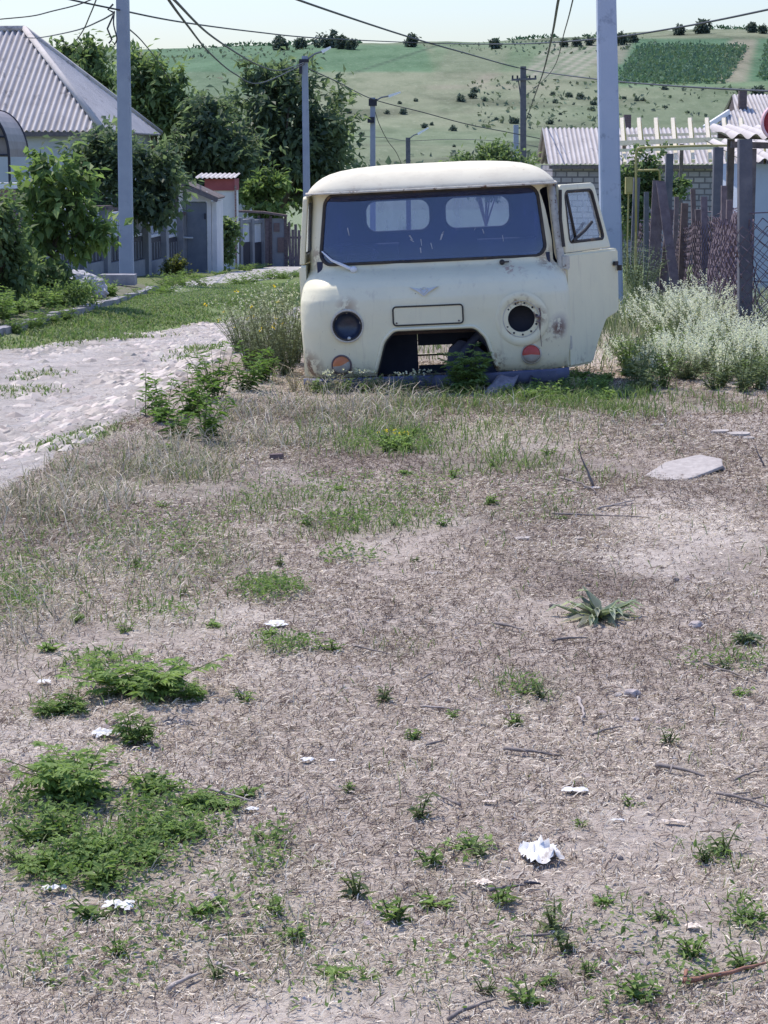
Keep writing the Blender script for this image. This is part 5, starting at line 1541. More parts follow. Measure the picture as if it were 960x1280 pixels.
fp(837, 192, 833, 330, 28.0, .10, .095, 'pole_wood')
fp(796, 222, 793, 300, 33.0, .10, .10, 'pole_wood')
fp(856, 254, 852, 340, 26.0, .085, .08, 'rusty')
for (px_, py_, d_, w_, mt_) in ((808, 240, 29, .07, 'pole_wood'), (866, 236, 25.4, .06, 'plank_wood'), (872, 262, 24.9, .07, 'plank_wood'), (905, 232, 21.0, .06, 'plank_wood'), (912, 250, 19.6, .06, 'plank_wood'), (846, 246, 27.2, .06, 'plank_wood')):
    fp(px_, py_, px_ + random.uniform(-5, 5), 330, d_, w_, w_ * .9, mt_, 'picket')
# mesh
lx = np.array(line); seg = np.sqrt(((lx[1:] - lx[:-1]) ** 2).sum(1)); cum = np.concatenate([[0], np.cumsum(seg)]); TOT = cum[-1]
def fence_pt(s, z):
    x = np.interp(s, cum, lx[:, 0]); y = np.interp(s, cum, lx[:, 1])
    bulge = .10 * math.sin(s * 1.7) * math.exp(-((z - .6) / .5) ** 2) + .05 * math.sin(s * 4.1 + z * 3)
    g = gzs(x, y)
    sag = .14 * abs(math.sin(s * .9 + .4)) + .10 * math.sin(s * 2.3)
    return lfe((x - bulge * .9, y + bulge * .3, g + .02 + z * (1 - .28 * max(0, sag) * (z / 1.15) ** 1.0)))
cw = .062; Hm = 1.16; nz = int(Hm / cw)
mb = MB()
for i in range(int(TOT / cw)):
    s0_ = i * cw
    P_ = []
    for k in range(nz + 1):
        P_.append(fence_pt(s0_ + (cw * .52 if ((k + i) % 2) else -cw * .52), k * cw))
    mb.tube(P_, .0056, 3, cap=False)
for i in range(int(1.75 / .05), int(12.2 / .05)):
    s0_ = i * .05
    mb.tube([fence_pt(s0_ + (.026 if ((k + i) % 2) else -.026), k * .05) + Vector((-.07 - .05 * math.sin(s0_ * 3), .03, 0)) for k in range(int(1.05 / .05) + 1)], .0048, 3, cap=False)
mesh_ = mb.build('wire_mesh', M['wire_rust'], fence)
mb = MB(); mb.tube([fence_pt(s, Hm) for s in np.linspace(0, TOT, 120)], .005, 4); mb.tube([fence_pt(s, .6) for s in np.linspace(0, TOT, 120)], .004, 4); mb.build('line_wire', M['wire_rust'], fence)
def board(px0, py0, px1, py1, d0, d1, w_, label, mat='plank_wood'):
    a, b = at(px0, py0, d0), at(px1, py1, d1); b.z = gzs(b.x, d1) + .0
    mb = MB(); mb.beam(Vector((0, 0, -.05)), a - b, w_, .03, up=(0, 1, 0)); 
    o_ = mb.build('leaning_board', M[mat], None); o_.location = b
    return tag(o_, label, 'board', 'weathered boards leaning along the fence')
board(823, 226, 816, 335, 26.2, 25.9, .14, 'weathered purple brown board standing upright against the fence, left of the two that cross')
board(826, 228, 850, 345, 26.1, 25.5, .11, 'weathered board leaning steeply to the left so that its top meets the upright board')
board(838, 262, 826, 335, 26.3, 25.9, .09, 'short weathered board behind the two tall leaning ones')
board(880, 246, 884, 330, 23.4, 23.0, .07, 'thin dark stake beside the second tall fence post')

# yellow gas pipe
gpz = at(860, 184, 30)
gas = empty('gas_pipe', (at(795, 225, 30).x, 30, gzs(3.6, 30)), 'thin yellow gas pipe on uprights running above the fence at the right', 'gas pipe')
def lgp(p): return Vector(p) - gas.location
mb = MB()
mb.tube([lgp(at(795, 300, 30)), lgp(at(795, 190, 30)), lgp(at(797, 186, 30)), lgp(at(801, 184.5, 30)), lgp(at(880, 182, 30)), lgp(at(990, 182, 30))], .016, 8); mb.build('main_pipe', M['yellow'], gas, smooth=True)
mb = MB(); mb.tube([lgp(at(796, 213, 30)), lgp(at(822, 212.5, 30)), lgp(at(824.5, 214, 30)), lgp(at(825, 230, 30))], .015, 8); mb.build('branch_pipe', M['yellow'], gas, smooth=True)
mb = MB(); mb.tube([lgp(at(956, 182.5, 30)), lgp(at(956, 330, 30))], .016, 8); mb.build('down_pipe', M['yellow'], gas, smooth=True)
mb = MB(); mb.tube([lgp(Vector((at(795, 300, 30).x, 30, gzs(3.6, 30) - .1))), lgp(at(795, 290, 30))], .016, 8); mb.build('foot', M['yellow'], gas)
gb = at(786, 232, 30.3)
mb = MB(); mb.box((0, 0, 0), (.10, .12, .24)); mb.box((0, -.065, .0), (.075, .014, .19)); mb.tube([(0, 0.02, -.12), (0, .02, gzs(gb.x, 30.3) - gb.z)], .012, 6)
o = mb.build('gas_box', M['yellow']); o.location = gb; tag(o, 'small yellow gas meter box beside the upright of the yellow pipe', 'meter box')
# ================================================================== trees and shrubs
DK = ((.075, .108, .088), (.135, .185, .115), (.25, .315, .165))  # tones raised to put haze into the leaf colour
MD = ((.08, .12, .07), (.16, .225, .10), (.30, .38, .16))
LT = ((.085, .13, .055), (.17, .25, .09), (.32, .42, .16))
def blob(px, py, d, rx, ry, dd=None, depth=None):
    p = at(px, py, d)
    return (p.x, p.y + (dd or 0), p.z, rx / F * d, (depth or rx) / F * d, ry / F * d)
def gbase(px, d):
    x = at(px, 250, d).x
    return (x, d, gzs(x, d))
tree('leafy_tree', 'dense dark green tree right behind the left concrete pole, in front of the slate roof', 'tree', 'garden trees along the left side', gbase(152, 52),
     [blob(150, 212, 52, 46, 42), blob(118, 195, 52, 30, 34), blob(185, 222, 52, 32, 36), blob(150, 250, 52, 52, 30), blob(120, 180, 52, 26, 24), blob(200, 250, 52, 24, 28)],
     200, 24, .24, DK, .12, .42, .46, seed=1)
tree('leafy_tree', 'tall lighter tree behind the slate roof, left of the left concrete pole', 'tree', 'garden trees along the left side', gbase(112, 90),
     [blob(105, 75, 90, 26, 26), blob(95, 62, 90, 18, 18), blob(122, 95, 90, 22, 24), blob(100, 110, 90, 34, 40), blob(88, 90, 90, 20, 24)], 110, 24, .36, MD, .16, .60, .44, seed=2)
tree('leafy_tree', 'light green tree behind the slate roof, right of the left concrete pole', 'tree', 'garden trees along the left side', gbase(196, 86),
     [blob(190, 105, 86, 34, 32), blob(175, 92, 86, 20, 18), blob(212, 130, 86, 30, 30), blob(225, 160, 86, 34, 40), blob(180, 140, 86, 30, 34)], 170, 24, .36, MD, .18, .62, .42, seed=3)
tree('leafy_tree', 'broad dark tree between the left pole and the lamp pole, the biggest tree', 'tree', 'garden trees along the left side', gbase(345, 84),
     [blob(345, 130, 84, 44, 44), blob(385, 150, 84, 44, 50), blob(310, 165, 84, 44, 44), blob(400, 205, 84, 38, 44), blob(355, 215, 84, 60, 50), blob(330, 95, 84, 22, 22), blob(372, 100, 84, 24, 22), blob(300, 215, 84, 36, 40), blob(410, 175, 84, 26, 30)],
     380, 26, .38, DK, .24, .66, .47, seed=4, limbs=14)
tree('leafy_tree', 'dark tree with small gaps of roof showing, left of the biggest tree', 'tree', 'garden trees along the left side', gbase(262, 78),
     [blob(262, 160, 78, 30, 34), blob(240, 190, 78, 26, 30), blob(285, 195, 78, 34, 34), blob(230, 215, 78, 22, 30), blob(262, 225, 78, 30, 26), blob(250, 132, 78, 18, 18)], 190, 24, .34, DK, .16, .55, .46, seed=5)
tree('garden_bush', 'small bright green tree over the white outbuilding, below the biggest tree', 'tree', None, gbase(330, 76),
     [blob(330, 238, 76, 22, 16), blob(342, 228, 76, 14, 12), blob(316, 246, 76, 14, 12), blob(334, 258, 76, 22, 18)], 60, 20, .30, LT, .07, .34, .38, seed=6)
tree('grape_vine', 'green vine hanging over the fence between the gate shed and the rusty gate', 'vine', None, gbase(278, 62),
     [blob(276, 282, 62, 13, 13), blob(288, 290, 62, 9, 14), blob(270, 296, 62, 10, 14), blob(282, 310, 62, 8, 18)], 60, 22, .15, MD, .04, .2, .36, seed=7, lw=.85)
tree('yellow_shrub', 'small shrub with yellow flowers at the foot of the gate shed', 'shrub', None, gbase(220, 54),
     [blob(218, 334, 54, 14, 12), blob(226, 340, 54, 10, 8), blob(208, 342, 54, 9, 8)], 46, 22, .11, ((.04, .06, .03), (.10, .13, .05), (.40, .36, .06)), .03, .16, .36, seed=8)
# hidden house roof behind the trees on the left
xh = at(262, 190, 95)
hh = empty('village_house', (xh.x, 95, gzs(xh.x, 95)), 'slate roofed house mostly hidden behind the dark trees at the left', 'house')
mb = MB(); a0, a1 = at(205, 196, 95), at(335, 196, 95); r0, r1 = at(225, 150, 100), at(318, 150, 100)
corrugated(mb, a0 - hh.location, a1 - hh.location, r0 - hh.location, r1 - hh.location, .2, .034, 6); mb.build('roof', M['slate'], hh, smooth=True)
mb = MB(); mb.box(((a0 + a1) / 2 - hh.location) + Vector((0, 3.2, -(a0.z - hh.location.z) / 2)), ((a1 - a0).x - .6, 5.6, a0.z - hh.location.z)); mb.build('wall', M['wall_pale'], hh)

tree('green_shrub', 'leafy bush rising behind the middle of the cab roof', 'bush', None, gbase(605, 70),
     [blob(600, 205, 70, 34, 20), blob(630, 200, 70, 24, 16), blob(575, 208, 70, 18, 14), blob(648, 210, 70, 18, 14), blob(615, 192, 70, 18, 10), blob(610, 225, 70, 40, 20)], 170, 26, .17, MD, .07, .28, .36, seed=9)
tree('grape_vine', 'green vine climbing beside the yellow gas pipe and the big concrete pole', 'vine', None, gbase(790, 36),
     [blob(792, 215, 36, 16, 24), blob(805, 235, 36, 20, 26), blob(785, 255, 36, 14, 26), blob(812, 205, 36, 8, 18), blob(800, 275, 36, 18, 24), blob(796, 186, 36, 6, 12), blob(845, 230, 36, 14, 10), blob(828, 180, 36, 6, 6)], 150, 26, .085, MD, .035, .17, .38, seed=10, lw=.8)
# sapling and bushes in the flower bed
def leafy_sapling(name, label, cat, px, d, blobs, n, per, leaf, cols, tr, seed):
    return tree(name, label, cat, None, gbase(px, d), blobs, n, per, leaf, cols, tr, .17, .38, .62, seed=seed, lw=.52, limbs=16, droop=.5)
leafy_sapling('young_tree', 'young tree with big drooping leaves growing in the flower bed at the left', 'tree', 49, 27,
     [blob(58, 228, 27, 32, 34), blob(88, 242, 27, 30, 32), blob(40, 250, 27, 28, 34), blob(74, 280, 27, 38, 30), blob(112, 285, 27, 26, 20), blob(42, 292, 27, 30, 28), blob(62, 202, 27, 18, 16), blob(96, 212, 27, 14, 16), blob(130, 292, 27, 20, 12), blob(40, 318, 27, 34, 20), blob(100, 318, 27, 22, 14)],
     190, 9, .17, LT, .026, 11)
leafy_sapling('garden_bush', 'dense shaded bush cut by the left edge of the picture', 'bush', 2, 25,
     [blob(0, 270, 25, 18, 34), blob(6, 310, 25, 22, 32), blob(-10, 300, 25, 30, 50), blob(8, 345, 25, 26, 26), blob(-5, 365, 25, 24, 18)], 150, 16, .12, MD, .03, 12)
leafy_sapling('garden_bush', 'low broad leafed bush under the young tree', 'bush', 40, 26.4,
     [blob(45, 340, 26.4, 26, 14), blob(75, 338, 26.4, 18, 14), blob(25, 352, 26.4, 18, 16), blob(55, 358, 26.4, 18, 10)], 90, 16, .11, MD, .02, 13)
leafy_sapling('garden_bush', 'pale green flowering weeds along the kerb in front of the tarp heap', 'bush', 80, 25.6,
     [blob(60, 371, 25.6, 14, 9), blob(82, 367, 25.6, 18, 9), blob(104, 364, 25.6, 12, 8), blob(45, 372, 25.6, 10, 8)], 110, 16, .05, LT, .01, 14)

# crumpled tarp heap on the bed
tp = at(104, 362, 29.5)
bm = bmesh.new(); bmesh.ops.create_icosphere(bm, subdivisions=5, radius=1)
for v in bm.verts:
    p = v.co.copy()
    k = 1 + .28 * mnoise.noise(p * 1.4 + Vector((3, 1, 7))) + .16 * abs(mnoise.noise(p * 3.6)) + .07 * mnoise.noise(p * 9) - .12 * abs(mnoise.noise(p * 2.2 + Vector((9, 2, 1))))
    v.co = Vector((p.x * .34, p.y * .28, max(p.z, -.4) * .20)) * k
me = bpy.data.meshes.new('tarp_heap'); bm.to_mesh(me); bm.free(); me.materials.append(M['tarp'])
o = bpy.data.objects.new('tarp_heap', me); COL.objects.link(o); o.location = (tp.x, 29.5, tp.z + .04); o.rotation_euler = (0, R(14), 0)
tag(o, 'pale crumpled heap of tarp on the flower bed behind the kerb', 'tarp')

# ================================================================== weeds near the cab
def stem_weed(mb, base, n, h, spread, leaf, cols, leaves_per=14, lw=.35, pin=False, lowfrac=.05, flop=.5, stemcol=(.16, .2, .08), stem_r=.0025):
    """n stems from the base with leaves along them. pin: each leaf is built of leaflets"""
    base = np.asarray(base, float)
    for k in range(n):
        ang = rng.uniform(0, 2 * np.pi); sp_ = spread * rng.uniform(.2, 1)
        hh_ = h * rng.uniform(.6, 1.05)
        b0 = base + np.array([math.cos(ang), math.sin(ang), 0]) * spread * .18 * rng.uniform(0, 1)
        tip = b0 + np.array([math.cos(ang) * sp_, math.sin(ang) * sp_, hh_])
        mid = b0 + np.array([math.cos(ang) * sp_ * .3, math.sin(ang) * sp_ * .3, hh_ * .6])
        ts = np.linspace(0, 1, 6)[:, None]
        C_ = (1 - ts) ** 2 * b0 + 2 * ts * (1 - ts) * mid + ts ** 2 * tip
        mb.tube([Vector(c) for c in C_], [stem_r * (1.3 - .9 * t) for t in np.linspace(0, 1, 6)], 4, col=stemcol, cap=False)
        m_ = leaves_per
        t = rng.uniform(lowfrac, 1, m_)[:, None]
        P_ = (1 - t) ** 2 * b0 + 2 * t * (1 - t) * mid + t ** 2 * tip
        a_ = rng.uniform(0, 2 * np.pi, m_)
        ax = np.stack([np.cos(a_), np.sin(a_), rng.uniform(-.2, .7, m_)], 1)
        L_ = leaf * rng.uniform(.6, 1.2, m_) * (1.15 - .55 * t[:, 0])
        tone = rng.uniform(0, 1, (m_, 1)) * .5 + t * .5
        c = np.array(cols[0]) * (1 - tone) + np.array(cols[1]) * tone
        if pin:
            axn = unit(ax)
            side = unit(np.cross(axn, np.array([[0, 0, 1.]]) + 0 * axn))
            for j, (s_, fr_) in enumerate([(0, .55), (1, .18), (-1, .18), (1, .40), (-1, .40), (1, .60), (-1, .60)]):
                if s_ == 0:
                    leaves(mb, P_ + axn * L_[:, None] * .45, axn + np.array([[0, 0, -.3]]), np.array([[0, 0, 1.]]) + .3 * rand_unit(m_), L_ * .55, L_ * .20, c)
                else:
                    leaves(mb, P_ + axn * L_[:, None] * fr_, axn * .8 + side * s_ * .8 + np.array([[0, 0, -.25]]), np.array([[0, 0, 1.]]) + .3 * rand_unit(m_), L_ * (.50 - .15 * fr_), L_ * .16, c * .95)
            # leaf stalk
            leaves(mb, P_, axn, np.array([[0, 0, 1.]]) + 0 * axn, L_ * .6, L_ * .05, c * .8)
        else:
            leaves(mb, P_, ax + np.array([[0, 0, -flop * .3]]), np.array([[0, 0, 1.]]) + .5 * rand_unit(m_), L_, L_ * lw, c)

def florets(mb, pts, size, col, amt=.08):
    n_ = len(pts)
    for k in range(3):
        leaves(mb, pts + rand_unit(n_) * size * .3, rand_unit(n_) + np.array([[0, 0, .2]]), rand_unit(n_) + np.array([[0, 0, 1.]]), size, size * .8, jitter(col, n_, amt, .02))

def weed(name, label, cat, group, px, py, fn, loc=None):
    g = loc or ground(px, py)
    mb = MB(); fn(mb)
    o_ = mb.build(name, M['grass']); o_.location = (g[0], g[1], g[2] - .01)
    return tag(o_, label, cat, group)

GRN = ((.10, .165, .05), (.24, .34, .10))
BRT = ((.13, .21, .06), (.32, .44, .14))
GRY = ((.11, .15, .085), (.26, .31, .19))

def ragweed(h, spread, n, leaf, cols=GRN, per=16):
    def f(mb): stem_weed(mb, (0, 0, 0), n, h, spread, leaf, cols, per, pin=True)
    return f
weed('ragweed_plant', 'bushy green weed with ragged leaves, lower of the two at the lower left', 'weed', None, 100, 1000, ragweed(.115, .19, 13, .10, BRT, 11))
weed('ragweed_plant', 'bushy green weed with ragged leaves, upper of the two at the lower left', 'weed', None, 178, 870, ragweed(.125, .24, 14, .105, BRT, 11))
weed('ragweed_plant', 'small ragged leaved weed just below the upper bushy weed, beside the white scrap', 'weed', None, 168, 935, ragweed(.10, .06, 5, .06))
weed('ragweed_plant', 'low ragged weed left of the upper bushy weed', 'weed', None, 80, 892, ragweed(.06, .10, 7, .06))
weed('ragweed_plant', 'small bright weed at the right of the upper bushy weed', 'weed', None, 235, 878, ragweed(.07, .06, 5, .055, BRT))
for k in range(16):
    px, py = random.choice([(60, 1040), (130, 1060), (200, 1000), (30, 1085), (230, 1040), (100, 1100), (180, 1090), (120, 900), (60, 960), (220, 905), (20, 1030), (260, 1010)])
    px += random.uniform(-25, 25); py += random.uniform(-16, 16); h_ = random.uniform(.03, .085)
    weed('low_weed', 'low leafy weed in the green patch at the lower left', 'weed', 'low weeds in the green patch at the lower left', max(px, 8), py,
         (lambda mb: stem_weed(mb, (0, 0, 0), 9, h_, .09, .05, BRT, 9, pin=True)) if k % 2 else (lambda mb: stem_weed(mb, (0, 0, 0), 9, h_, .08, .045, GRN, 10, lw=.4)))
for k in range(40):
    t_ = random.uniform(0, 1); i2 = min(int(t_ * (len(kp) - 2)), len(kp) - 3) + 1; p_ = kp[i2].lerp(kp[i2 + 1], random.random())
    weed('kerb_weed', 'grassy weed growing along the foot of the garden kerb', 'weed', 'weeds along the garden kerb', 0, 0, lambda mb: stem_weed(mb, (0, 0, 0), 16, random.uniform(.07, .20), .16, .07, GRN, 8, lw=.22), loc=(p_.x + random.uniform(-.1, .1), p_.y - random.uniform(.03, .2), gzs(p_.x, p_.y - .1)))
for k in range(46):
    t_ = random.uniform(0, 1); i2 = min(int(t_ * 5), 4) + 1; p_ = kp[i2].lerp(kp[i2 + 1], random.random()); s_ = random.uniform(.15, 1.6)
    x_, y_ = p_.x - s_ * .57, p_.y + .1 + s_ * .8
    weed('bed_plant', 'leafy green plant growing in the flower bed behind the kerb', 'plant', 'leafy plants in the flower bed', 0, 0, lambda mb: stem_weed(mb, (0, 0, 0), 14, random.uniform(.12, .34), .2, .09, GRN if k % 2 else BRT, 10, lw=.4), loc=(x_, y_, gzs(x_, y_) + .10))
for k in range(26):
    i2 = random.randrange(len(tl) - 1); p_ = (tl if k % 2 else tr)[i2].lerp((tl if k % 2 else tr)[i2 + 1], random.random())
    weed('pavement_weed', 'grassy weed growing along the broken edge of the pavement', 'weed', 'weeds along the pavement edge', 0, 0, lambda mb: stem_weed(mb, (0, 0, 0), 22, random.uniform(.12, .3), .45, .12, GRN, 8, lw=.22), loc=(p_.x + random.uniform(-.3, .3), p_.y + random.uniform(-.5, .5), gzs(p_.x, p_.y)))
# big green clump between the lane and the dry grass
gl_ = [(205, 528, .28, .22, 9), (240, 520, .36, .26, 12), (270, 500, .38, .28, 12), (305, 490, .34, .26, 10), (255, 552, .30, .20, 8), (225, 548, .22, .20, 8), (330, 478, .26, .2, 6), (182, 520, .30, .05, 2)]
for k, (px, py, h, s_, n_) in enumerate(gl_):
    weed('tall_weed', 'leafy green weed in the big clump at the edge of the lane', 'weed', 'leafy weeds in the clump at the edge of the lane', px, py,
         lambda mb, h=h, s_=s_, n_=n_: stem_weed(mb, (0, 0, 0), n_, h, s_, .085, ((.05, .10, .028), (.17, .28, .06)), 20, lw=.36))
# grey green tall weeds with yellow dots left of the cab
for k, (px, py, h) in enumerate([(312, 462, .55), (335, 468, .62), (358, 470, .66), (345, 455, .66), (322, 448, .55), (368, 455, .58), (300, 440, .42)]):
    def f(mb, h=h):
        stem_weed(mb, (0, 0, 0), 44, h, .26, .045, ((.15, .185, .12), (.33, .37, .26)), 20, lw=.25, stemcol=(.2, .22, .12), stem_r=.0022)
        n_ = 60; p = np.stack([rng.normal(0, .13, n_), rng.normal(0, .13, n_), rng.uniform(.55, 1.05, n_) * h], 1)
        florets(mb, p[:57], .013, (.62, .62, .52)); florets(mb, p[57:], .022, (.75, .55, .06))
    weed('wispy_weed', 'wispy grey green weed with small pale and yellow flowers beside the cab flank', 'weed', 'wispy weeds beside the cab and the lane', px, py, f)
# white flowering bushes at the right
def white_bush(h, s_, n_, white):
    def f(mb):
        stem_weed(mb, (0, 0, 0), n_, h, s_, .042, GRY, 18, lw=.28, stemcol=(.22, .25, .15), stem_r=.002)
        ns_ = int(white / 3.6)
        a_ = rng.uniform(0, 2 * np.pi, ns_); r_ = s_ * np.sqrt(rng.uniform(0, 1, ns_)); k_ = rng.uniform(.55, 1.1, ns_)
        g_ = fbm(r_ * np.cos(a_) * 7 + h * 9, r_ * np.sin(a_) * 7, 91, 2) > .40
        a_, r_, k_ = a_[g_], r_[g_], k_[g_]
        tip = np.stack([r_ * np.cos(a_), r_ * np.sin(a_), h * (1.0 - .5 * (r_ / s_) ** 2) * k_], 1)
        dr_ = unit(np.stack([np.cos(a_) * .6, np.sin(a_) * .6, np.ones(len(a_))], 1) + .55 * rand_unit(len(a_)))
        for j in range(9):
            florets(mb, tip + dr_ * (j * .0125) + rng.normal(0, .004, tip.shape), .011, (.76, .76, .69), .10)
    return f
wb = [(905, 470, .40, .42, 70, 1900, 'front white flowering bush right of the open door, nearest to the camera'), (858, 474, .27, .30, 44, 950, 'low front white flowering bush in the middle of the bushes right of the door'), (815, 462, .24, .30, 40, 380, 'small greener bush with few white flowers beside the open van door'),
      (880, 440, .52, .42, 70, 1700, 'tall white flowering bush behind the front ones, below the fence'), (935, 455, .36, .34, 50, 700, 'white flowering bush against the chain link fence at the right edge'), (840, 425, .46, .40, 60, 900, 'rear white flowering bush between the concrete pole and the fence'), (900, 410, .48, .42, 60, 1000, 'rearmost white flowering bush close under the fence mesh')]
for px, py, h, s_, n_, w_, lb_ in wb:
    weed('flowering_bush', lb_, 'bush', 'white flowering bushes by the fence', px, py, white_bush(h * .98, s_ * 1.25, n_ + 20, w_ * 1.5))
for px, py, h, s_, lb_ in [(800, 390, .80, .35, 'tall grey green wormwood right of the concrete pole, taller of two'), (790, 370, .9, .35, 'tall grey green wormwood behind the other, right of the concrete pole')]:
    weed('wormwood_plant', lb_, 'plant', None, px, py, lambda mb, h=h, s_=s_: stem_weed(mb, (0, 0, 0), 60, h, s_, .06, ((.12, .16, .12), (.30, .36, .29)), 22, lw=.22))
for k in range(60):
    px = random.uniform(775, 960); py = random.uniform(405, 492)
    weed('verge_weed', 'small green weed among the flowering bushes by the fence', 'weed', 'green weeds among the flowering bushes', px, py,
         lambda mb: stem_weed(mb, (0, 0, 0), 14, random.uniform(.18, .36), .17, .055, GRY if k % 2 else GRN, 14, lw=.3))
# weeds in front of the cab
weed('ragweed_plant', 'leafy green weed growing in front of the grille hole of the cab', 'weed', None, 582, 489, ragweed(.33, .17, 11, .14, ((.10, .17, .055), (.27, .38, .12))), loc=(.575, 14.45, gzs(.575, 14.45)))
yx = [(437, 490), (462, 492), (500, 494), (520, 492), (535, 490), (410, 492), (452, 488)]
for px, py in yx:
    def f(mb):
        stem_weed(mb, (0, 0, 0), 5, .16, .07, .05, GRY, 10, lw=.25)
        p = np.stack([rng.normal(0, .03, 7), rng.normal(0, .03, 7), np.full(7, .155) + rng.normal(0, .006, 7)], 1); florets(mb, p, .018, (.74, .72, .55))
    weed('yarrow_plant', 'small plant with flat cream flower heads in front of the bumper', 'plant', 'cream flowered plants in front of the bumper', px, py, f)
for k in range(40):
    px = 630 + random.uniform(0, 135); py = random.uniform(470, 500)
    weed('clover_tuft', 'low bright green weed at the foot of the cab and its open door', 'weed', 'low green weeds at the foot of the cab', px, py, lambda mb: stem_weed(mb, (0, 0, 0), 9, random.uniform(.05, .14), .09, .05, BRT, 9, lw=.5))
for k in range(10):
    px = 455 + random.uniform(0, 70); py = random.uniform(545, 566)
    def f(mb):
        stem_weed(mb, (0, 0, 0), 8, .09, .07, .04, BRT, 9, lw=.5)
        if random.random() < .5: florets(mb, np.array([[.02, 0, .1], [-.03, .02, .09]]), .014, (.75, .6, .05))
    weed('buttercup_tuft', 'low green weed with tiny yellow flowers on the dry grass before the cab', 'weed', 'yellow flowered weeds before the cab', px, py, f)
for k in range(34):
    x_ = random.uniform(-.72, 1.35); y_ = 14.48 + random.uniform(-.10, .03) + (.05 if abs(x_ - .35) > .7 else 0)
    weed('bumper_weed', 'thin green weed growing up against the bumper of the cab', 'weed', 'thin weeds against the bumper', 0, 0,
         (lambda mb: stem_weed(mb, (0, 0, 0), 8, random.uniform(.06, .15), .06, .045, GRN, 9, lw=.3)) if k % 3 else (lambda mb: stem_weed(mb, (0, 0, 0), 12, random.uniform(.08, .16), .07, .05, ((.42, .36, .26), (.62, .54, .42)), 4, lw=.12, stemcol=(.5, .43, .33))), loc=(x_, y_, gzs(x_, y_)))
# rosette
def rosette(mb):
    n_ = 30; a_ = rng.uniform(0, 2 * np.pi, n_); el = rng.uniform(.10, .95, n_)
    ax = np.stack([np.cos(a_) * np.cos(el), np.sin(a_) * np.cos(el), np.sin(el)], 1)
    L_ = rng.uniform(.09, .16, n_); c = jitter((.33, .37, .265), n_, .25)
    p0 = np.zeros((n_, 3)) + rng.normal(0, .012, (n_, 3)) * np.array([[1, 1, .2]])
    for j in range(2):   # two segments so the leaves arch over
        leaves(mb, p0 + ax * L_[:, None] * .0, ax, np.array([[0, 0, 1.]]) + .2 * rand_unit(n_) - ax * .3, L_, L_ * .30, c)
    tip = p0 + ax * L_[:, None] * .8
    leaves(mb, tip, ax * .6 + np.array([[0, 0, -.5]]), np.array([[0, 0, 1.]]) + .2 * rand_unit(n_), L_ * .45, L_ * .16, c * 1.2)
    k = 9; a_ = rng.uniform(0, 2 * np.pi, k); ax = np.stack([np.cos(a_), np.sin(a_), np.full(k, .08)], 1)
    leaves(mb, np.zeros((k, 3)) + np.array([[0, 0, .015]]), ax, np.tile([[0, 0, 1.]], (k, 1)), rng.uniform(.13, .19, k), .042, jitter((.36, .38, .29), k, .2))
weed('leaf_rosette', 'grey green rosette of tongue shaped leaves on the bare soil at the right', 'plant', None, 748, 772, rosette)
weed('leaf_rosette', 'small flat pale green rosette of leaves close to the right edge', 'plant', None, 935, 808, lambda mb: stem_weed(mb, (0, 0, 0), 10, .06, .06, .06, GRY, 6, lw=.3))
# scattered small weeds, all of a kind
small = []
for k in range(3):
    small.append((lambda mb: stem_weed(mb, (0, 0, 0), 6, .055, .05, .035, GRN, 8, lw=.42), lambda mb: stem_weed(mb, (0, 0, 0), 5, .07, .04, .04, ((.12, .15, .07), (.22, .27, .13)), 8, lw=.3), lambda mb: stem_weed(mb, (0, 0, 0), 7, .04, .06, .035, BRT, 7, lw=.5))[k])
cells = [(230, 745), (180, 715), (265, 782), (340, 795), (410, 820), (555, 655), (610, 632), (380, 660), (490, 660), (430, 620), (195, 640), (345, 705), (90, 780), (60, 810), (440, 1000), (400, 1085), (500, 1150), (330, 1060), (350, 1140), (520, 1025), (585, 1060), (600, 1080), (620, 1140), (550, 1140), (690, 1170), (710, 1190), (760, 1130), (820, 1165), (880, 1080), (900, 1075), (935, 1165), (890, 1225), (930, 1215), (685, 1240), (660, 1265), (610, 1260), (740, 1225), (470, 1225), (410, 1225), (360, 1180), (245, 1150), (215, 1060), (300, 1000), (640, 910), (680, 880), (650, 862), (790, 1010), (840, 930), (570, 900), (510, 930), (480, 885), (730, 1040), (930, 870), (905, 840), (200, 560), (690, 575), (620, 590), (560, 600), (510, 590), (770, 570), (150, 790), (290, 650), (260, 700), (700, 655), (520, 700), (310, 880), (70, 1240), (150, 1200), (120, 1150), (530, 1090), (810, 1250), (860, 1200), (440, 1120), (270, 1230)]
for px, py in cells:
    px += random.uniform(-8, 8); py += random.uniform(-6, 6)
    k = random.randrange(3)
    o = weed('small_weed', 'small green weed seedling scattered on the bare pinkish soil', 'weed', 'small weeds scattered over the bare soil', px, py, small[k])
    s_ = random.uniform(.5, 1.15); o.scale = (s_, s_, s_)

# ================================================================== ground cover (uncountable)
def scatter(n, x0, x1, y0, y1, dens, ypow=1.0):
    y = y0 + (y1 - y0) * rng.uniform(0, 1, n) ** ypow
    half = y * 480 / F + 1.9
    x = rng.uniform(-1, 1, n) * half
    keep = (rng.uniform(0, 1, n) < dens(x, y)) & (x > x0) & (x < x1)
    return x[keep], y[keep]
def onroad(x, y): return sstep(-.05, .25, road_right(y) - x) * sstep(-.05, .2, x - road_left(y))
def incab(x, y): return ((x > -.62) & (x < 1.42) & (y > 14.75) & (y < 16.1)).astype(float)

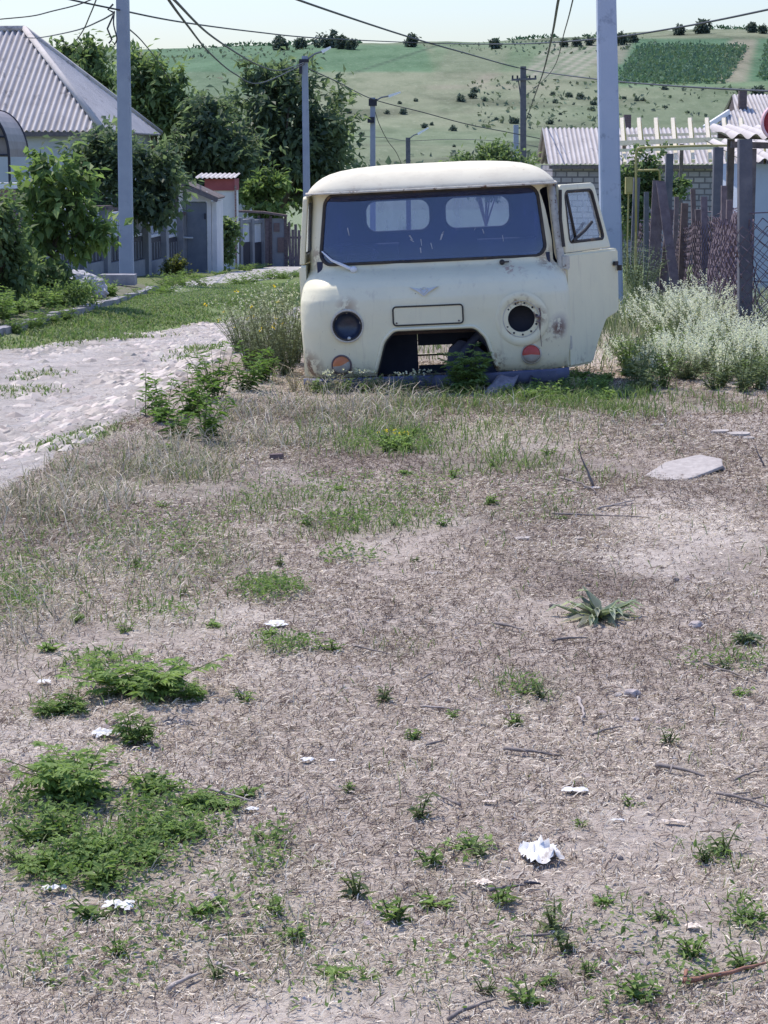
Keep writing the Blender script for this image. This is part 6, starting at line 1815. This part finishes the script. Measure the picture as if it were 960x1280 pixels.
# dry straw and chaff lying flat
def dstraw(x, y):
    b = density(BARE, x, y); g = fbm(x * 1.6, y * 1.1, 71, 3)
    return np.clip((.28 + .95 * sstep(.34, .62, g)) * (1 - .5 * b), 0, 1) * (1 - onroad(x, y) * .96)
mb = MB()
x, y = scatter(662400, -9, 9, 3.2, 16.5, dstraw, 1.3)
n = len(x); z = gz(x, y) + .003
a_ = rng.uniform(0, 2 * np.pi, n)
big = rng.uniform(0, 1, n) < .02
L_ = rng.uniform(.007, .034, n) * np.where(big, 2.6, 1) * (.8 + y * .03)
w_ = rng.uniform(.0010, .0024, n) * np.where(big, 1.6, 1) * (.7 + .08 * y)
dx, dy = np.cos(a_), np.sin(a_)
lift = rng.uniform(0, .014, n) * (rng.uniform(0, 1, n) < .5)
cur = rng.normal(0, .16, n)
tone = rng.uniform(0, 1, n)
tone = tone + .8 * (fbm(x * 1.3, y * .9, 90, 3) - .5)
c0 = np.where((tone < .40)[:, None], np.array([[.135, .098, .088]]), np.where((tone < .78)[:, None], np.array([[.40, .325, .265]]), np.array([[.74, .655, .55]])))
c0 = np.where(big[:, None], np.array([[.15, .115, .10]]), c0)
c0 = c0 * (1 + rng.uniform(-.25, .25, (n, 1)))
P0 = np.stack([x, y, z], 1); mid = P0 + np.stack([dx * L_ * .5 - dy * L_ * cur * .3, dy * L_ * .5 + dx * L_ * cur * .3, .004 + lift * .6], 1); P2 = P0 + np.stack([dx * L_, dy * L_, .001 + lift], 1)
nv = np.stack([-dy * w_ * .5, dx * w_ * .5, w_ * .3], 1)
V = np.stack([P0 - nv, P0 + nv, mid - nv, mid + nv, P2 - nv * .5, P2 + nv * .5], 1).reshape(-1, 3)
i = np.arange(n)[:, None] * 6
mb.addarr(V, np.concatenate([i + np.array([[0, 1, 3, 2]]), i + np.array([[2, 3, 5, 4]])], 1).reshape(-1, 4), np.repeat(c0, 6, 0))
tag(mb.build('dry_straw', M['straw']), 'dry straw and chaff strewn over the bare soil', 'straw', kind='stuff')

# standing dry grass
def ddry(x, y):
    return np.clip(density(DRY, x, y) * (.10 + .95 * sstep(.35, .62, fbm(x * 2.4, y * 1.6, 72, 3))) + .015, 0, 1) * (1 - onroad(x, y)) * (1 - incab(x, y))
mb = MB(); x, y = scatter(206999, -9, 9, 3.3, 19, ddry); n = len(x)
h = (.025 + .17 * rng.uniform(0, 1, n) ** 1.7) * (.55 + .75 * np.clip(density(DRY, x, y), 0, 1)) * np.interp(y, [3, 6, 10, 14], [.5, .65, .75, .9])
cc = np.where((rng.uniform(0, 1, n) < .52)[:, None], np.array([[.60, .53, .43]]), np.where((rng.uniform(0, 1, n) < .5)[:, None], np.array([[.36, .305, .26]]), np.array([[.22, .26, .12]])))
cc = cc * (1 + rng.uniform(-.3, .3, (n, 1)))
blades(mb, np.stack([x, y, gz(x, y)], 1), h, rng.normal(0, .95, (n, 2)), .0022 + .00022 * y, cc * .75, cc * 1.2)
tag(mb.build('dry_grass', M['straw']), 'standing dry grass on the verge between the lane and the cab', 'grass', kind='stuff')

# green grass blades
def dgreen(x, y):
    g = sstep(.40, .66, fbm(x * 3.1, y * 2.1, 73, 3))
    return np.clip(density(GREEN, x, y) * (.3 + .9 * g) + .02 * g, 0, 1) * (1 - onroad(x, y)) * (1 - incab(x, y))
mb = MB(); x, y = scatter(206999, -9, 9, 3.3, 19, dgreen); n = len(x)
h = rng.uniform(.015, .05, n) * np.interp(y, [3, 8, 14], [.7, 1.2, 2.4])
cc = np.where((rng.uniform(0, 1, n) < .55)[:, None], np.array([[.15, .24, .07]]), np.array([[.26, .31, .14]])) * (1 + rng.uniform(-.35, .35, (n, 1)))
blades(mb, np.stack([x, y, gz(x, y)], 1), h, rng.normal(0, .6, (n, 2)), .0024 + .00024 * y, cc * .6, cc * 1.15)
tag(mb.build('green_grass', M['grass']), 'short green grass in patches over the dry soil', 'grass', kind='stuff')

# low broad leaved cover (knotweed)
KN = [patch(*p) for p in [(100, 1070, 150, 60, 1), (60, 1020, 90, 40, 1), (180, 1020, 80, 40, .8), (30, 1100, 60, 30, .8), (340, 742, 52, 18, .8), (360, 812, 55, 14, .6), (340, 1080, 50, 40, .45), (520, 560, 50, 14, .5), (425, 655, 80, 16, .5), (655, 868, 60, 20, .4), (930, 1160, 30, 30, .4), (20, 760, 50, 30, .5), (215, 765, 60, 20, .4), (120, 830, 50, 16, .4), (420, 1220, 40, 40, .2), (640, 870, 40, 18, .5), (690, 500, 80, 16, .6), (30, 1210, 60, 24, .35), (140, 1140, 110, 22, .4), (250, 1050, 60, 40, .4), (150, 950, 100, 30, .5), (480, 560, 60, 16, .6), (590, 1075, 40, 24, .3), (880, 1080, 40, 20, .25), (900, 835, 60, 14, .3), (230, 700, 60, 14, .4), (420, 700, 60, 10, .4), (700, 1220, 260, 70, .12), (250, 1190, 260, 90, .14), (120, 700, 160, 60, .2), (450, 620, 200, 40, .15)]]
mb = MB(); x, y = scatter(772799, -9, 9, 3.3, 16, lambda x, y: np.clip(density(KN, x, y, .7) * 1.25, 0, 1) * (.06 + sstep(.36, .6, fbm(x * 6, y * 4, 74, 3))) * (1 - incab(x, y)), 1.2); n = len(x)
pos = np.stack([x, y, gz(x, y) + rng.uniform(.002, .045, n)], 1)
cc = np.array([[.10, .17, .05]]) + rng.uniform(0, 1, (n, 1)) ** 1.4 * (np.array([[.25, .345, .11]]) - np.array([[.10, .17, .05]]))
leaves(mb, pos, rand_unit(n) * np.array([[1, 1, .5]]) + np.array([[0, 0, .25]]), np.array([[0, 0, 1.]]) + .6 * rand_unit(n), rng.uniform(.010, .026, n), rng.uniform(.006, .012, n), cc)
tag(mb.build('knotweed_cover', M['grass']), 'low leafy green knotweed creeping over the soil', 'ground cover', kind='stuff')
# yellow green moss patches
MS = [patch(*p) for p in [(30, 1200, 60, 24, .9), (492, 810, 34, 14, .9), (690, 872, 50, 16, .55), (940, 1130, 20, 14, .5), (80, 1165, 40, 14, .4), (560, 640, 40, 8, .3)]]
mb = MB(); x, y = scatter(82800, -9, 9, 3.3, 12, lambda x, y: np.clip(density(MS, x, y, .5), 0, 1) * sstep(.38, .55, fbm(x * 9, y * 7, 75, 3))); n = len(x)
cc = jitter((.33, .35, .11), n, .35)
leaves(mb, np.stack([x, y, gz(x, y) + rng.uniform(.001, .02, n)], 1), rand_unit(n), rand_unit(n) + np.array([[0, 0, 1.]]), rng.uniform(.006, .014, n), .006, cc)
tag(mb.build('yellow_moss', M['grass']), 'low yellow green moss like weed in flat patches', 'ground cover', kind='stuff')

# lawn along the left of the lane and weeds in the lane
def dl(x, y): return np.clip(density(LAWN, x, y, .3) * 1.3, 0, 1) * (.5 + .7 * sstep(.36, .6, fbm(x * 1.3, y * .8, 76, 3)))
n0 = 330000; y = 10 + 32 * rng.uniform(0, 1, n0) ** .9; x = rng.uniform(-8.5, 0, n0)
k_ = rng.uniform(0, 1, n0) < dl(x, y); x, y = x[k_], y[k_]; n = len(x)
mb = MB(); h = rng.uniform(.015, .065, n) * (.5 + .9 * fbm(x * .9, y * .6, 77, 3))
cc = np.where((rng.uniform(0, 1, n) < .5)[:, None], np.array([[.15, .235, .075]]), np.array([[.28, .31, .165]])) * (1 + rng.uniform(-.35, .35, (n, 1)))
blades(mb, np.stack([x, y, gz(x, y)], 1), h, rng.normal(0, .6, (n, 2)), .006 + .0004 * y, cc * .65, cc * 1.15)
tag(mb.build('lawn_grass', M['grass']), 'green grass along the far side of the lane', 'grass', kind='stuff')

# rough tall grass behind the cab and under the fence
n0 = 60000; y = rng.uniform(13.8, 40, n0); x = rng.uniform(-1.2, 7, n0)
q_ = np.clip(sstep(.9, 1.5, x) * (.45 + .75 * sstep(19, 21, y)) * (1 - sstep(36, 40, y)), 0, 1) * (.25 + sstep(.38, .6, fbm(x * 1.7, y * 1.1, 78, 3))) + .5 * sstep(16.2, 17, y) * (1 - sstep(21, 23, y)) * (x > -.9)
q_ = q_ * (1 - ((y < 15.2 + .5 * fbm(x * 2, x * 0, 79, 2)) & (x > 1.3))) * (1 - incab(x, y)) * (1 - onroad(x, y))
k_ = rng.uniform(0, 1, n0) < q_; x, y = x[k_], y[k_]; n = len(x)
mb = MB(); h = rng.uniform(.08, .34, n) * (.6 + .4 * sstep(18, 20, y))
cc = np.where((rng.uniform(0, 1, n) < .6)[:, None], np.array([[.16, .205, .11]]), np.array([[.36, .36, .26]])) * (1 + rng.uniform(-.3, .3, (n, 1)))
blades(mb, np.stack([x, y, gz(x, y)], 1), h, rng.normal(0, .4, (n, 2)), .005 + .0002 * y, cc * .6, cc * 1.15)
tag(mb.build('rough_grass', M['grass']), 'rough tall grass behind the cab and along the fence', 'grass', kind='stuff')

# stones of the lane
mb = MB(); x, y = [], []
n0 = 22000; y = rng.uniform(8, 32, n0); t = rng.uniform(0.02, .98, n0); x = road_left(y) + (road_right(y) - road_left(y)) * t
k_ = rng.uniform(0, 1, n0) < .15 + sstep(.45, .65, fbm(x * 1.5, y * .9, 80, 3)); x, y = x[k_], y[k_]; n = len(x)
s_ = .010 + .060 * rng.uniform(0, 1, n) ** 3.2
base = np.array([[1, 0, 0], [.31, .95, 0], [-.81, .59, 0], [-.81, -.59, 0], [.31, -.95, 0], [.1, .1, .75], [-.4, -.2, .6]], float)
fa_ = np.array([[0, 1, 5], [1, 2, 5], [2, 6, 5], [2, 3, 6], [3, 4, 6], [4, 5, 6], [4, 0, 5]])
a_ = rng.uniform(0, 6.28, n); ca, sa = np.cos(a_), np.sin(a_)
B = np.repeat(base[None], n, 0) * (1 + rng.uniform(-.25, .25, (n, 7, 1)))
X = (B[:, :, 0] * ca[:, None] - B[:, :, 1] * sa[:, None]) * s_[:, None] * 1.3 + x[:, None]
Y = (B[:, :, 0] * sa[:, None] + B[:, :, 1] * ca[:, None]) * s_[:, None] + y[:, None]
Z = B[:, :, 2] * s_[:, None] * .7 + gz(x, y)[:, None]
V = np.stack([X, Y, Z], -1).reshape(-1, 3)
cc = np.repeat(jitter((.60, .53, .47), n, .3, .02), 7, 0)
mb.addarr(V, (np.arange(n)[:, None, None] * 7 + fa_[None]).reshape(-1, 3), cc)
tag(mb.build('lane_gravel', M['straw']), 'loose pale stones and gravel strewn on the lane', 'gravel', kind='stuff')

# small pebbles over the soil
n0 = 9000; y = 3.3 + 12 * rng.uniform(0, 1, n0) ** 1.3; x = rng.uniform(-1, 1, n0) * (y * .19 + .8)
k_ = (rng.uniform(0, 1, n0) < .25 + density(BARE, x, y)) & (onroad(x, y) < .1) & (incab(x, y) < .5); x, y = x[k_], y[k_]; n = len(x)
s_ = .003 + .012 * rng.uniform(0, 1, n) ** 3
B = np.repeat(base[None], n, 0) * (1 + rng.uniform(-.25, .25, (n, 7, 1)))
V = np.stack([B[:, :, 0] * s_[:, None] * 1.2 + x[:, None], B[:, :, 1] * s_[:, None] + y[:, None], B[:, :, 2] * s_[:, None] * .8 + gz(x, y)[:, None]], -1).reshape(-1, 3)
mb = MB(); mb.addarr(V, (np.arange(n)[:, None, None] * 7 + fa_[None]).reshape(-1, 3), np.repeat(jitter((.42, .36, .33), n, .4, .03), 7, 0))
tag(mb.build('soil_pebbles', M['straw']), 'tiny pebbles and crumbs scattered in the bare soil', 'pebbles', kind='stuff')

# ================================================================== things lying on the ground
def twig(px, py, px2, py2, r_, label, mat='twig', up=0.0, group='dry twigs on the bare soil', bend=.06, forks=0):
    r_ = r_ * .85
    a = ground(px, py); b = ground(px2, py2) if not up else at(px2, py2, a.y + .02)
    a.z += r_ * .7 + (.0 if up else .008)
    if not up: b.z += r_ * .7 + .006
    d_ = b - a; side = Vector((-d_.y, d_.x, 0)) * bend * random.choice((-1, 1))
    P_ = [Vector((0, 0, 0)), d_ * .3 + side * .8 + Vector((0, 0, r_)), d_ * .62 + side + Vector((0, 0, r_ * .6)), d_]
    ln_ = d_.length
    Q_ = []
    for k in range(9):
        t = k / 8; q_ = (1 - t) ** 2 * P_[0] + 2 * t * (1 - t) * (P_[1] * .5 + P_[2] * .5) * 1.1 + t * t * P_[3]
        Q_.append(q_ + (Vector((random.uniform(-1, 1), random.uniform(-1, 1), random.uniform(-.1, .3))) * ln_ * .022 if 0 < k < 8 else Vector((0, 0, 0))))
    mb = MB(); mb.tube(Q_, [r_ * (.95 - .6 * (k / 8)) * random.uniform(.8, 1.15) for k in range(9)], 6)
    for k in range(forks):
        s_ = P_[1 + k % 2]; mb.tube([s_, s_ + d_ * random.uniform(.12, .25) + Vector((-d_.y, d_.x, .02)) * random.uniform(-.35, .35)], [r_ * .5, r_ * .2], 5)
    o_ = mb.build('dry_twig', M[mat], smooth=True); o_.location = a
    return tag(o_, label, 'twig', group)
twig(742, 610, 722, 560, .010, 'dark twig sticking up steeply out of the soil right of centre', up=1)
twig(955, 585, 943, 557, .008, 'dark twig sticking up at the right edge below the white slabs', up=1)
twig(700, 600, 745, 620, .009, 'dark twig lying at the foot of the one that sticks up')
twig(748, 640, 792, 630, .009, 'pale bent twig lying below the steep dark twig', 'twig_pale', forks=1)
twig(690, 645, 812, 650, .007, 'long thin dark twig lying across the soil below the pale bent twig')
twig(365, 640, 400, 658, .007, 'bleached thin twig on the dry grass left of centre', 'twig_pale')
twig(618, 785, 655, 792, .008, 'dark twig lying left of the leaf rosette')
twig(690, 808, 735, 803, .008, 'dark twig lying just below the leaf rosette')
twig(630, 942, 700, 950, .008, 'forked grey twig lying below the mossy patch in the middle', forks=2)
twig(820, 965, 880, 980, .009, 'short thick grey twig lying at the right', forks=1)
twig(895, 1005, 960, 1022, .007, 'dark forked twig reaching to the right edge', forks=2)
twig(918, 985, 960, 968, .005, 'thin twig at the right edge above the dark forked one')
twig(855, 1240, 965, 1213, .008, 'long reddish twig at the lower right corner', 'twig_red', bend=.12)
twig(858, 1222, 853, 1242, .007, 'short reddish end of twig at the lower right corner, left of the long one', 'twig_red')
twig(560, 1283, 620, 1258, .006, 'dark twig at the bottom edge, right of the middle')
twig(722, 880, 728, 908, .009, 'short pale stick standing out below the mossy patch', 'twig_pale')
twig(525, 890, 580, 893, .006, 'pale thin twig lying left of the mossy patch', 'twig_pale')
twig(532, 942, 556, 930, .006, 'short dark twig in the middle of the bare soil')
twig(740, 925, 778, 912, .006, 'thin dark twig right of the short pale stick')
twig(255, 990, 318, 1010, .007, 'bent pale twig beside the knotweed at the left', 'twig_pale', bend=.12)
twig(210, 1248, 252, 1224, .008, 'pale stick with a broken end near the bottom left', 'twig_pale')
twig(270, 1222, 305, 1226, .006, 'thin bleached twig right of the broken pale stick', 'twig_pale')
twig(440, 815, 490, 822, .005, 'thin dark twig above the middle of the bare soil')
twig(540, 850, 520, 860, .005, 'tiny dark twig in the middle of the picture')
twig(880, 835, 948, 858, .005, 'thin twig near the right edge below the flat rosette')
twig(612, 1120, 660, 1112, .006, 'blackened piece of stick beside the white crumpled rag', 'wood', forks=1)
twig(655, 1112, 676, 1115, .007, 'short black lump of charred stick below the white crumpled rag', 'dark')
twig(690, 1175, 640, 1185, .005, 'thin dark twig below the charred sticks')
twig(800, 1225, 815, 1270, .004, 'thin upright looking twig near the bottom right')
twig(175, 1285, 232, 1270, .006, 'dark twig at the bottom edge left of centre') if False else None
twig(575, 1012, 545, 1002, .005, 'small dark twig above the white crumpled rag') 
twig(840, 625, 880, 640, .004, 'thin twig on the pale bare patch below the white slab')

def rock(px, py, w, hfac, label, mat='stone', flat=1.0, name='stone', cat='stone', group='stones lying on the soil', rough_=.3, seed=0):
    g = ground(px, py); r_ = w / 2 / F * g.y
    bm = bmesh.new(); bmesh.ops.create_icosphere(bm, subdivisions=3, radius=1)
    for v in bm.verts:
        p = v.co.copy(); k = 1 + rough_ * mnoise.noise(p * 1.5 + Vector((seed * 3.1, seed, 2))) + .1 * mnoise.noise(p * 4 + Vector((seed, 0, 0)))
        v.co = Vector((p.x * r_, p.y * r_ * .8 * flat, p.z * r_ * hfac)) * k
    me = bpy.data.meshes.new(name); bm.to_mesh(me); bm.free(); me.materials.append(M[mat])
    o_ = bpy.data.objects.new(name, me); COL.objects.link(o_); o_.location = (g.x, g.y, g.z + r_ * hfac * .45)
    return tag(o_, label, cat, group)
rock(790, 875, 20, .75, 'pinkish round stone right of the mossy patch', seed=1)
rock(773, 873, 13, .5, 'small pale stone touching the left of the pinkish round stone', 'stone_white', seed=2)
rock(870, 787, 20, .6, 'grey stone lying at the right below the level of the rosette', seed=3)
rock(795, 902, 11, .6, 'small stone below the pinkish round stone', seed=4)
rock(843, 952, 9, .6, 'small bluish white stone at the right', 'stone_white', seed=5)
rock(300, 1225, 14, .4, 'small stone by the bleached twig near the bottom left', seed=6)
for k, (px, py) in enumerate([(755, 1008), (815, 973), (775, 1083), (808, 1120), (756, 1176), (812, 1004), (735, 733), (845, 730), (880, 770), (560, 880), (690, 760)]):
    rock(px, py, random.uniform(6, 10), .8, 'dark dropping sized clod on the bare soil', 'twig', name='dark_clod', cat='clod', group='small dark clods on the bare soil', seed=7 + k)
def flat_slab(px, py, w, dpt, th, label, mat='stone_white', name='stone_slab', rot=0, seed=0, tilt=0, lift=0.0):
    g = ground(px, py); s_ = w / F * g.y; n_ = 11
    mb = MB(); P_ = []
    for k in range(n_):
        t = 2 * math.pi * k / n_ + random.uniform(-.12, .12); rr = 1 + random.uniform(-.3, .14)
        P_.append((math.copysign(abs(math.cos(t)) ** .7, math.cos(t)) * s_ / 2 * rr, math.copysign(abs(math.sin(t)) ** .7, math.sin(t)) * s_ / 2 * dpt * rr))
    prism(mb, P_, 'z', 0, th)
    o_ = mb.build(name, M[mat]); o_.location = (g.x, g.y, g.z + lift); o_.rotation_euler = (R(tilt), R(-2), R(rot))
    return tag(o_, label, 'slab', 'pale slabs and chips of plaster on the soil')
cs_ = [ground(*p) for p in ((806, 597), (832, 585), (874, 581), (902, 584), (904, 591), (880, 597), (858, 601), (830, 602))]
cc_ = sum(cs_, Vector()) / len(cs_); bmS = MB(); prism(bmS, [(p.x - cc_.x, p.y - cc_.y) for p in cs_], 'z', 0, .018)
o = bmS.build('stone_slab', M['stone_white']); o.location = cc_ + Vector((0, 0, .008)); o.rotation_euler = (R(2), R(-1.5), 0)
b_ = o.modifiers.new('b', 'BEVEL'); b_.width = .006; b_.segments = 2; apply_mods(o)
tag(o, 'big flat white slab lying on the bare soil at the right', 'slab', 'pale slabs and chips of plaster on the soil')
flat_slab(900, 541, 24, .8, .012, 'small white chip of slab at the right, leftmost of three above the big slab')
flat_slab(922, 545, 30, .8, .014, 'small white chip of slab at the right, middle of three above the big slab')
flat_slab(935, 549, 18, .8, .010, 'small white chip of slab at the right, rightmost of three above the big slab')
flat_slab(640, 508, 20, .8, .012, 'white chip lying just in front of the rubber flap', rot=10)
flat_slab(740, 612, 26, .6, .010, 'white chip under the dark twig that sticks up')
flat_slab(652, 676, 26, .6, .008, 'white chip on the soil in the middle distance')
flat_slab(541, 717, 26, .6, .004, 'faint white flake on the soil above the middle')
flat_slab(725, 675, 14, .6, .008, 'tiny white chip to the right of the middle distance chip')
flat_slab(822, 533, 20, .6, .010, 'white chip half hidden in grass below the flowering bushes')
flat_slab(345, 575, 20, .5, .03, 'small rusty brown lump of brick on the dry grass left of the middle', 'rusty')

def scrap(px, py, w, hgt, label, mat='paper', name='litter_scrap', crumple=.5, seed=0, aspect=.7, rot=0):
    g = ground(px, py); s_ = w / F * g.y; n_ = 13
    mb = MB(); V = []; Ff = []
    for iy in range(n_):
        for ix in range(n_):
            u, v = ix / (n_ - 1) - .5, iy / (n_ - 1) - .5
            k = mnoise.noise(Vector((u * 5 + seed, v * 5, seed * 1.7))); k2 = abs(mnoise.noise(Vector((u * 9 + seed, v * 9, 5 + seed))))
            e = 1 + .35 * mnoise.noise(Vector((u * 3, v * 3, seed + 9)))
            V.append((u * s_ * e + .06 * s_ * k2, v * s_ * aspect * e * 1.2, hgt * s_ * (.25 + crumple * k + crumple * k2) * (1 - 2.2 * max(abs(u), abs(v)) ** 2)))
    for iy in range(n_ - 1):
        for ix in range(n_ - 1):
            u, v = (ix + .5) / (n_ - 1) - .5, (iy + .5) / (n_ - 1) - .5
            if math.hypot(u, v) * (1 + .5 * mnoise.noise(Vector((u * 4, v * 4, seed + 3)))) < .50:
                a = iy * n_ + ix; Ff.append((a, a + 1, a + n_ + 1, a + n_))
    mb.add(V, Ff); o_ = mb.build(name, M[mat], smooth=True); o_.location = (g.x, g.y, g.z + .008); o_.rotation_euler = (0, 0, R(rot))
    return tag(o_, label, 'scrap', 'white scraps of litter on the ground')
scrap(675, 1074, 56, .45, 'white crumpled rag, largest scrap on the bare soil', name='crumpled_rag', crumple=.8, seed=1, aspect=1.1)
scrap(130, 922, 34, .35, 'white crumpled paper between the two bushy weeds at the left', crumple=.6, seed=2)
scrap(148, 1148, 38, .3, 'greyish white torn paper in the grass at the lower left', crumple=.6, seed=3)
scrap(68, 1127, 38, .3, 'bent pale strip of plastic at the lower left edge', crumple=.7, seed=4, aspect=.35)
scrap(315, 1016, 18, .3, 'small white scrap at the end of the bent pale twig', seed=5, aspect=.6)
scrap(345, 786, 30, .2, 'flat white scrap under the green tuft left of centre', seed=6, aspect=.8)
scrap(718, 997, 34, .2, 'flat white leaf shaped scrap in the middle of the bare soil', seed=7, aspect=.5)
scrap(772, 1035, 18, .2, 'short narrow white scrap right of the crumpled rag', seed=8, aspect=.25)
scrap(843, 1038, 34, .2, 'long narrow pale strip of husk at the right', 'beige_scrap', seed=9, aspect=.25, rot=-15)
scrap(603, 1118, 24, .3, 'curled beige scrap left of the charred stick', 'beige_scrap', seed=10)
scrap(866, 1165, 22, .3, 'small beige scrap at the lower right', 'beige_scrap', seed=11)
scrap(55, 856, 18, .3, 'small white scrap near the left edge beside the grass', seed=12)
scrap(130, 930, 14, .3, 'tiny white scrap just below the white crumpled paper', seed=13) if False else None
scrap(62, 1010, 18, .4, 'little white tuft of paper in the knotweed', seed=14)
scrap(610, 1010, 16, .2, 'faint pale scrap left of the leaf shaped scrap', 'beige_scrap', seed=15, aspect=.5)
scrap(300, 1225, 24, .25, 'pale split piece of husk near the bleached twig at the bottom left', 'beige_scrap', seed=16, aspect=.4)
scrap(415, 960, 10, .3, 'tiny white scrap left of the centre of the bare soil', seed=17)
scrap(385, 960, 20, .4, 'small whitish bone like scrap left of the centre', seed=18, aspect=.5)

# torn rubber flap leaning at the bumper
fpz = at(625, 480, 14.35)
mb = MB(); V = []; nu, nv_ = 12, 10
for j in range(nv_):
    for i2 in range(nu):
        u, v = i2 / (nu - 1), j / (nv_ - 1)
        xx = (u - .5) * (.26 - .05 * v) - .06 * (1 - v) * 1.2 + .05 * v; zz_ = .155 * v ** .85 + .012 * math.sin(u * 7); yy = -.20 * (1 - v) - .05 * math.sin(math.pi * v) - .03 * math.sin(u * 3.1)
        V.append((xx, yy, zz_ + .01 + .012 * mnoise.noise(Vector((u * 4, v * 4, 0)))))
mb.add(V, [(j * nu + i2, j * nu + i2 + 1, (j + 1) * nu + i2 + 1, (j + 1) * nu + i2) for j in range(nv_ - 1) for i2 in range(nu - 1)])
fo_ = mb.build('rubber_flap', M['rubber'], smooth=True); so_ = fo_.modifiers.new('s', 'SOLIDIFY'); so_.thickness = .012; apply_mods(fo_)
fo_.scale = (.72, .8, .75); fo_.location = (.83, 14.50, gzs(.8, 14.5)); tag(fo_, 'torn grey rubber flap lying against the bumper below the right lamp', 'rubber flap')
hz_ = MB(); hz_.tube([Vector((.06, -.16, .012)), Vector((.14, -.12, .02)), Vector((.19, -.05, .06)), Vector((.20, .0, .12))], .011, 8)
o = hz_.build('rubber_strip', M['dark'], smooth=True); o.location = fo_.location; tag(o, 'curved black rubber strip along the edge of the grey flap', 'strip')

print('script done; verts', sum(len(o.data.vertices) for o in bpy.data.objects if o.type == 'MESH'))
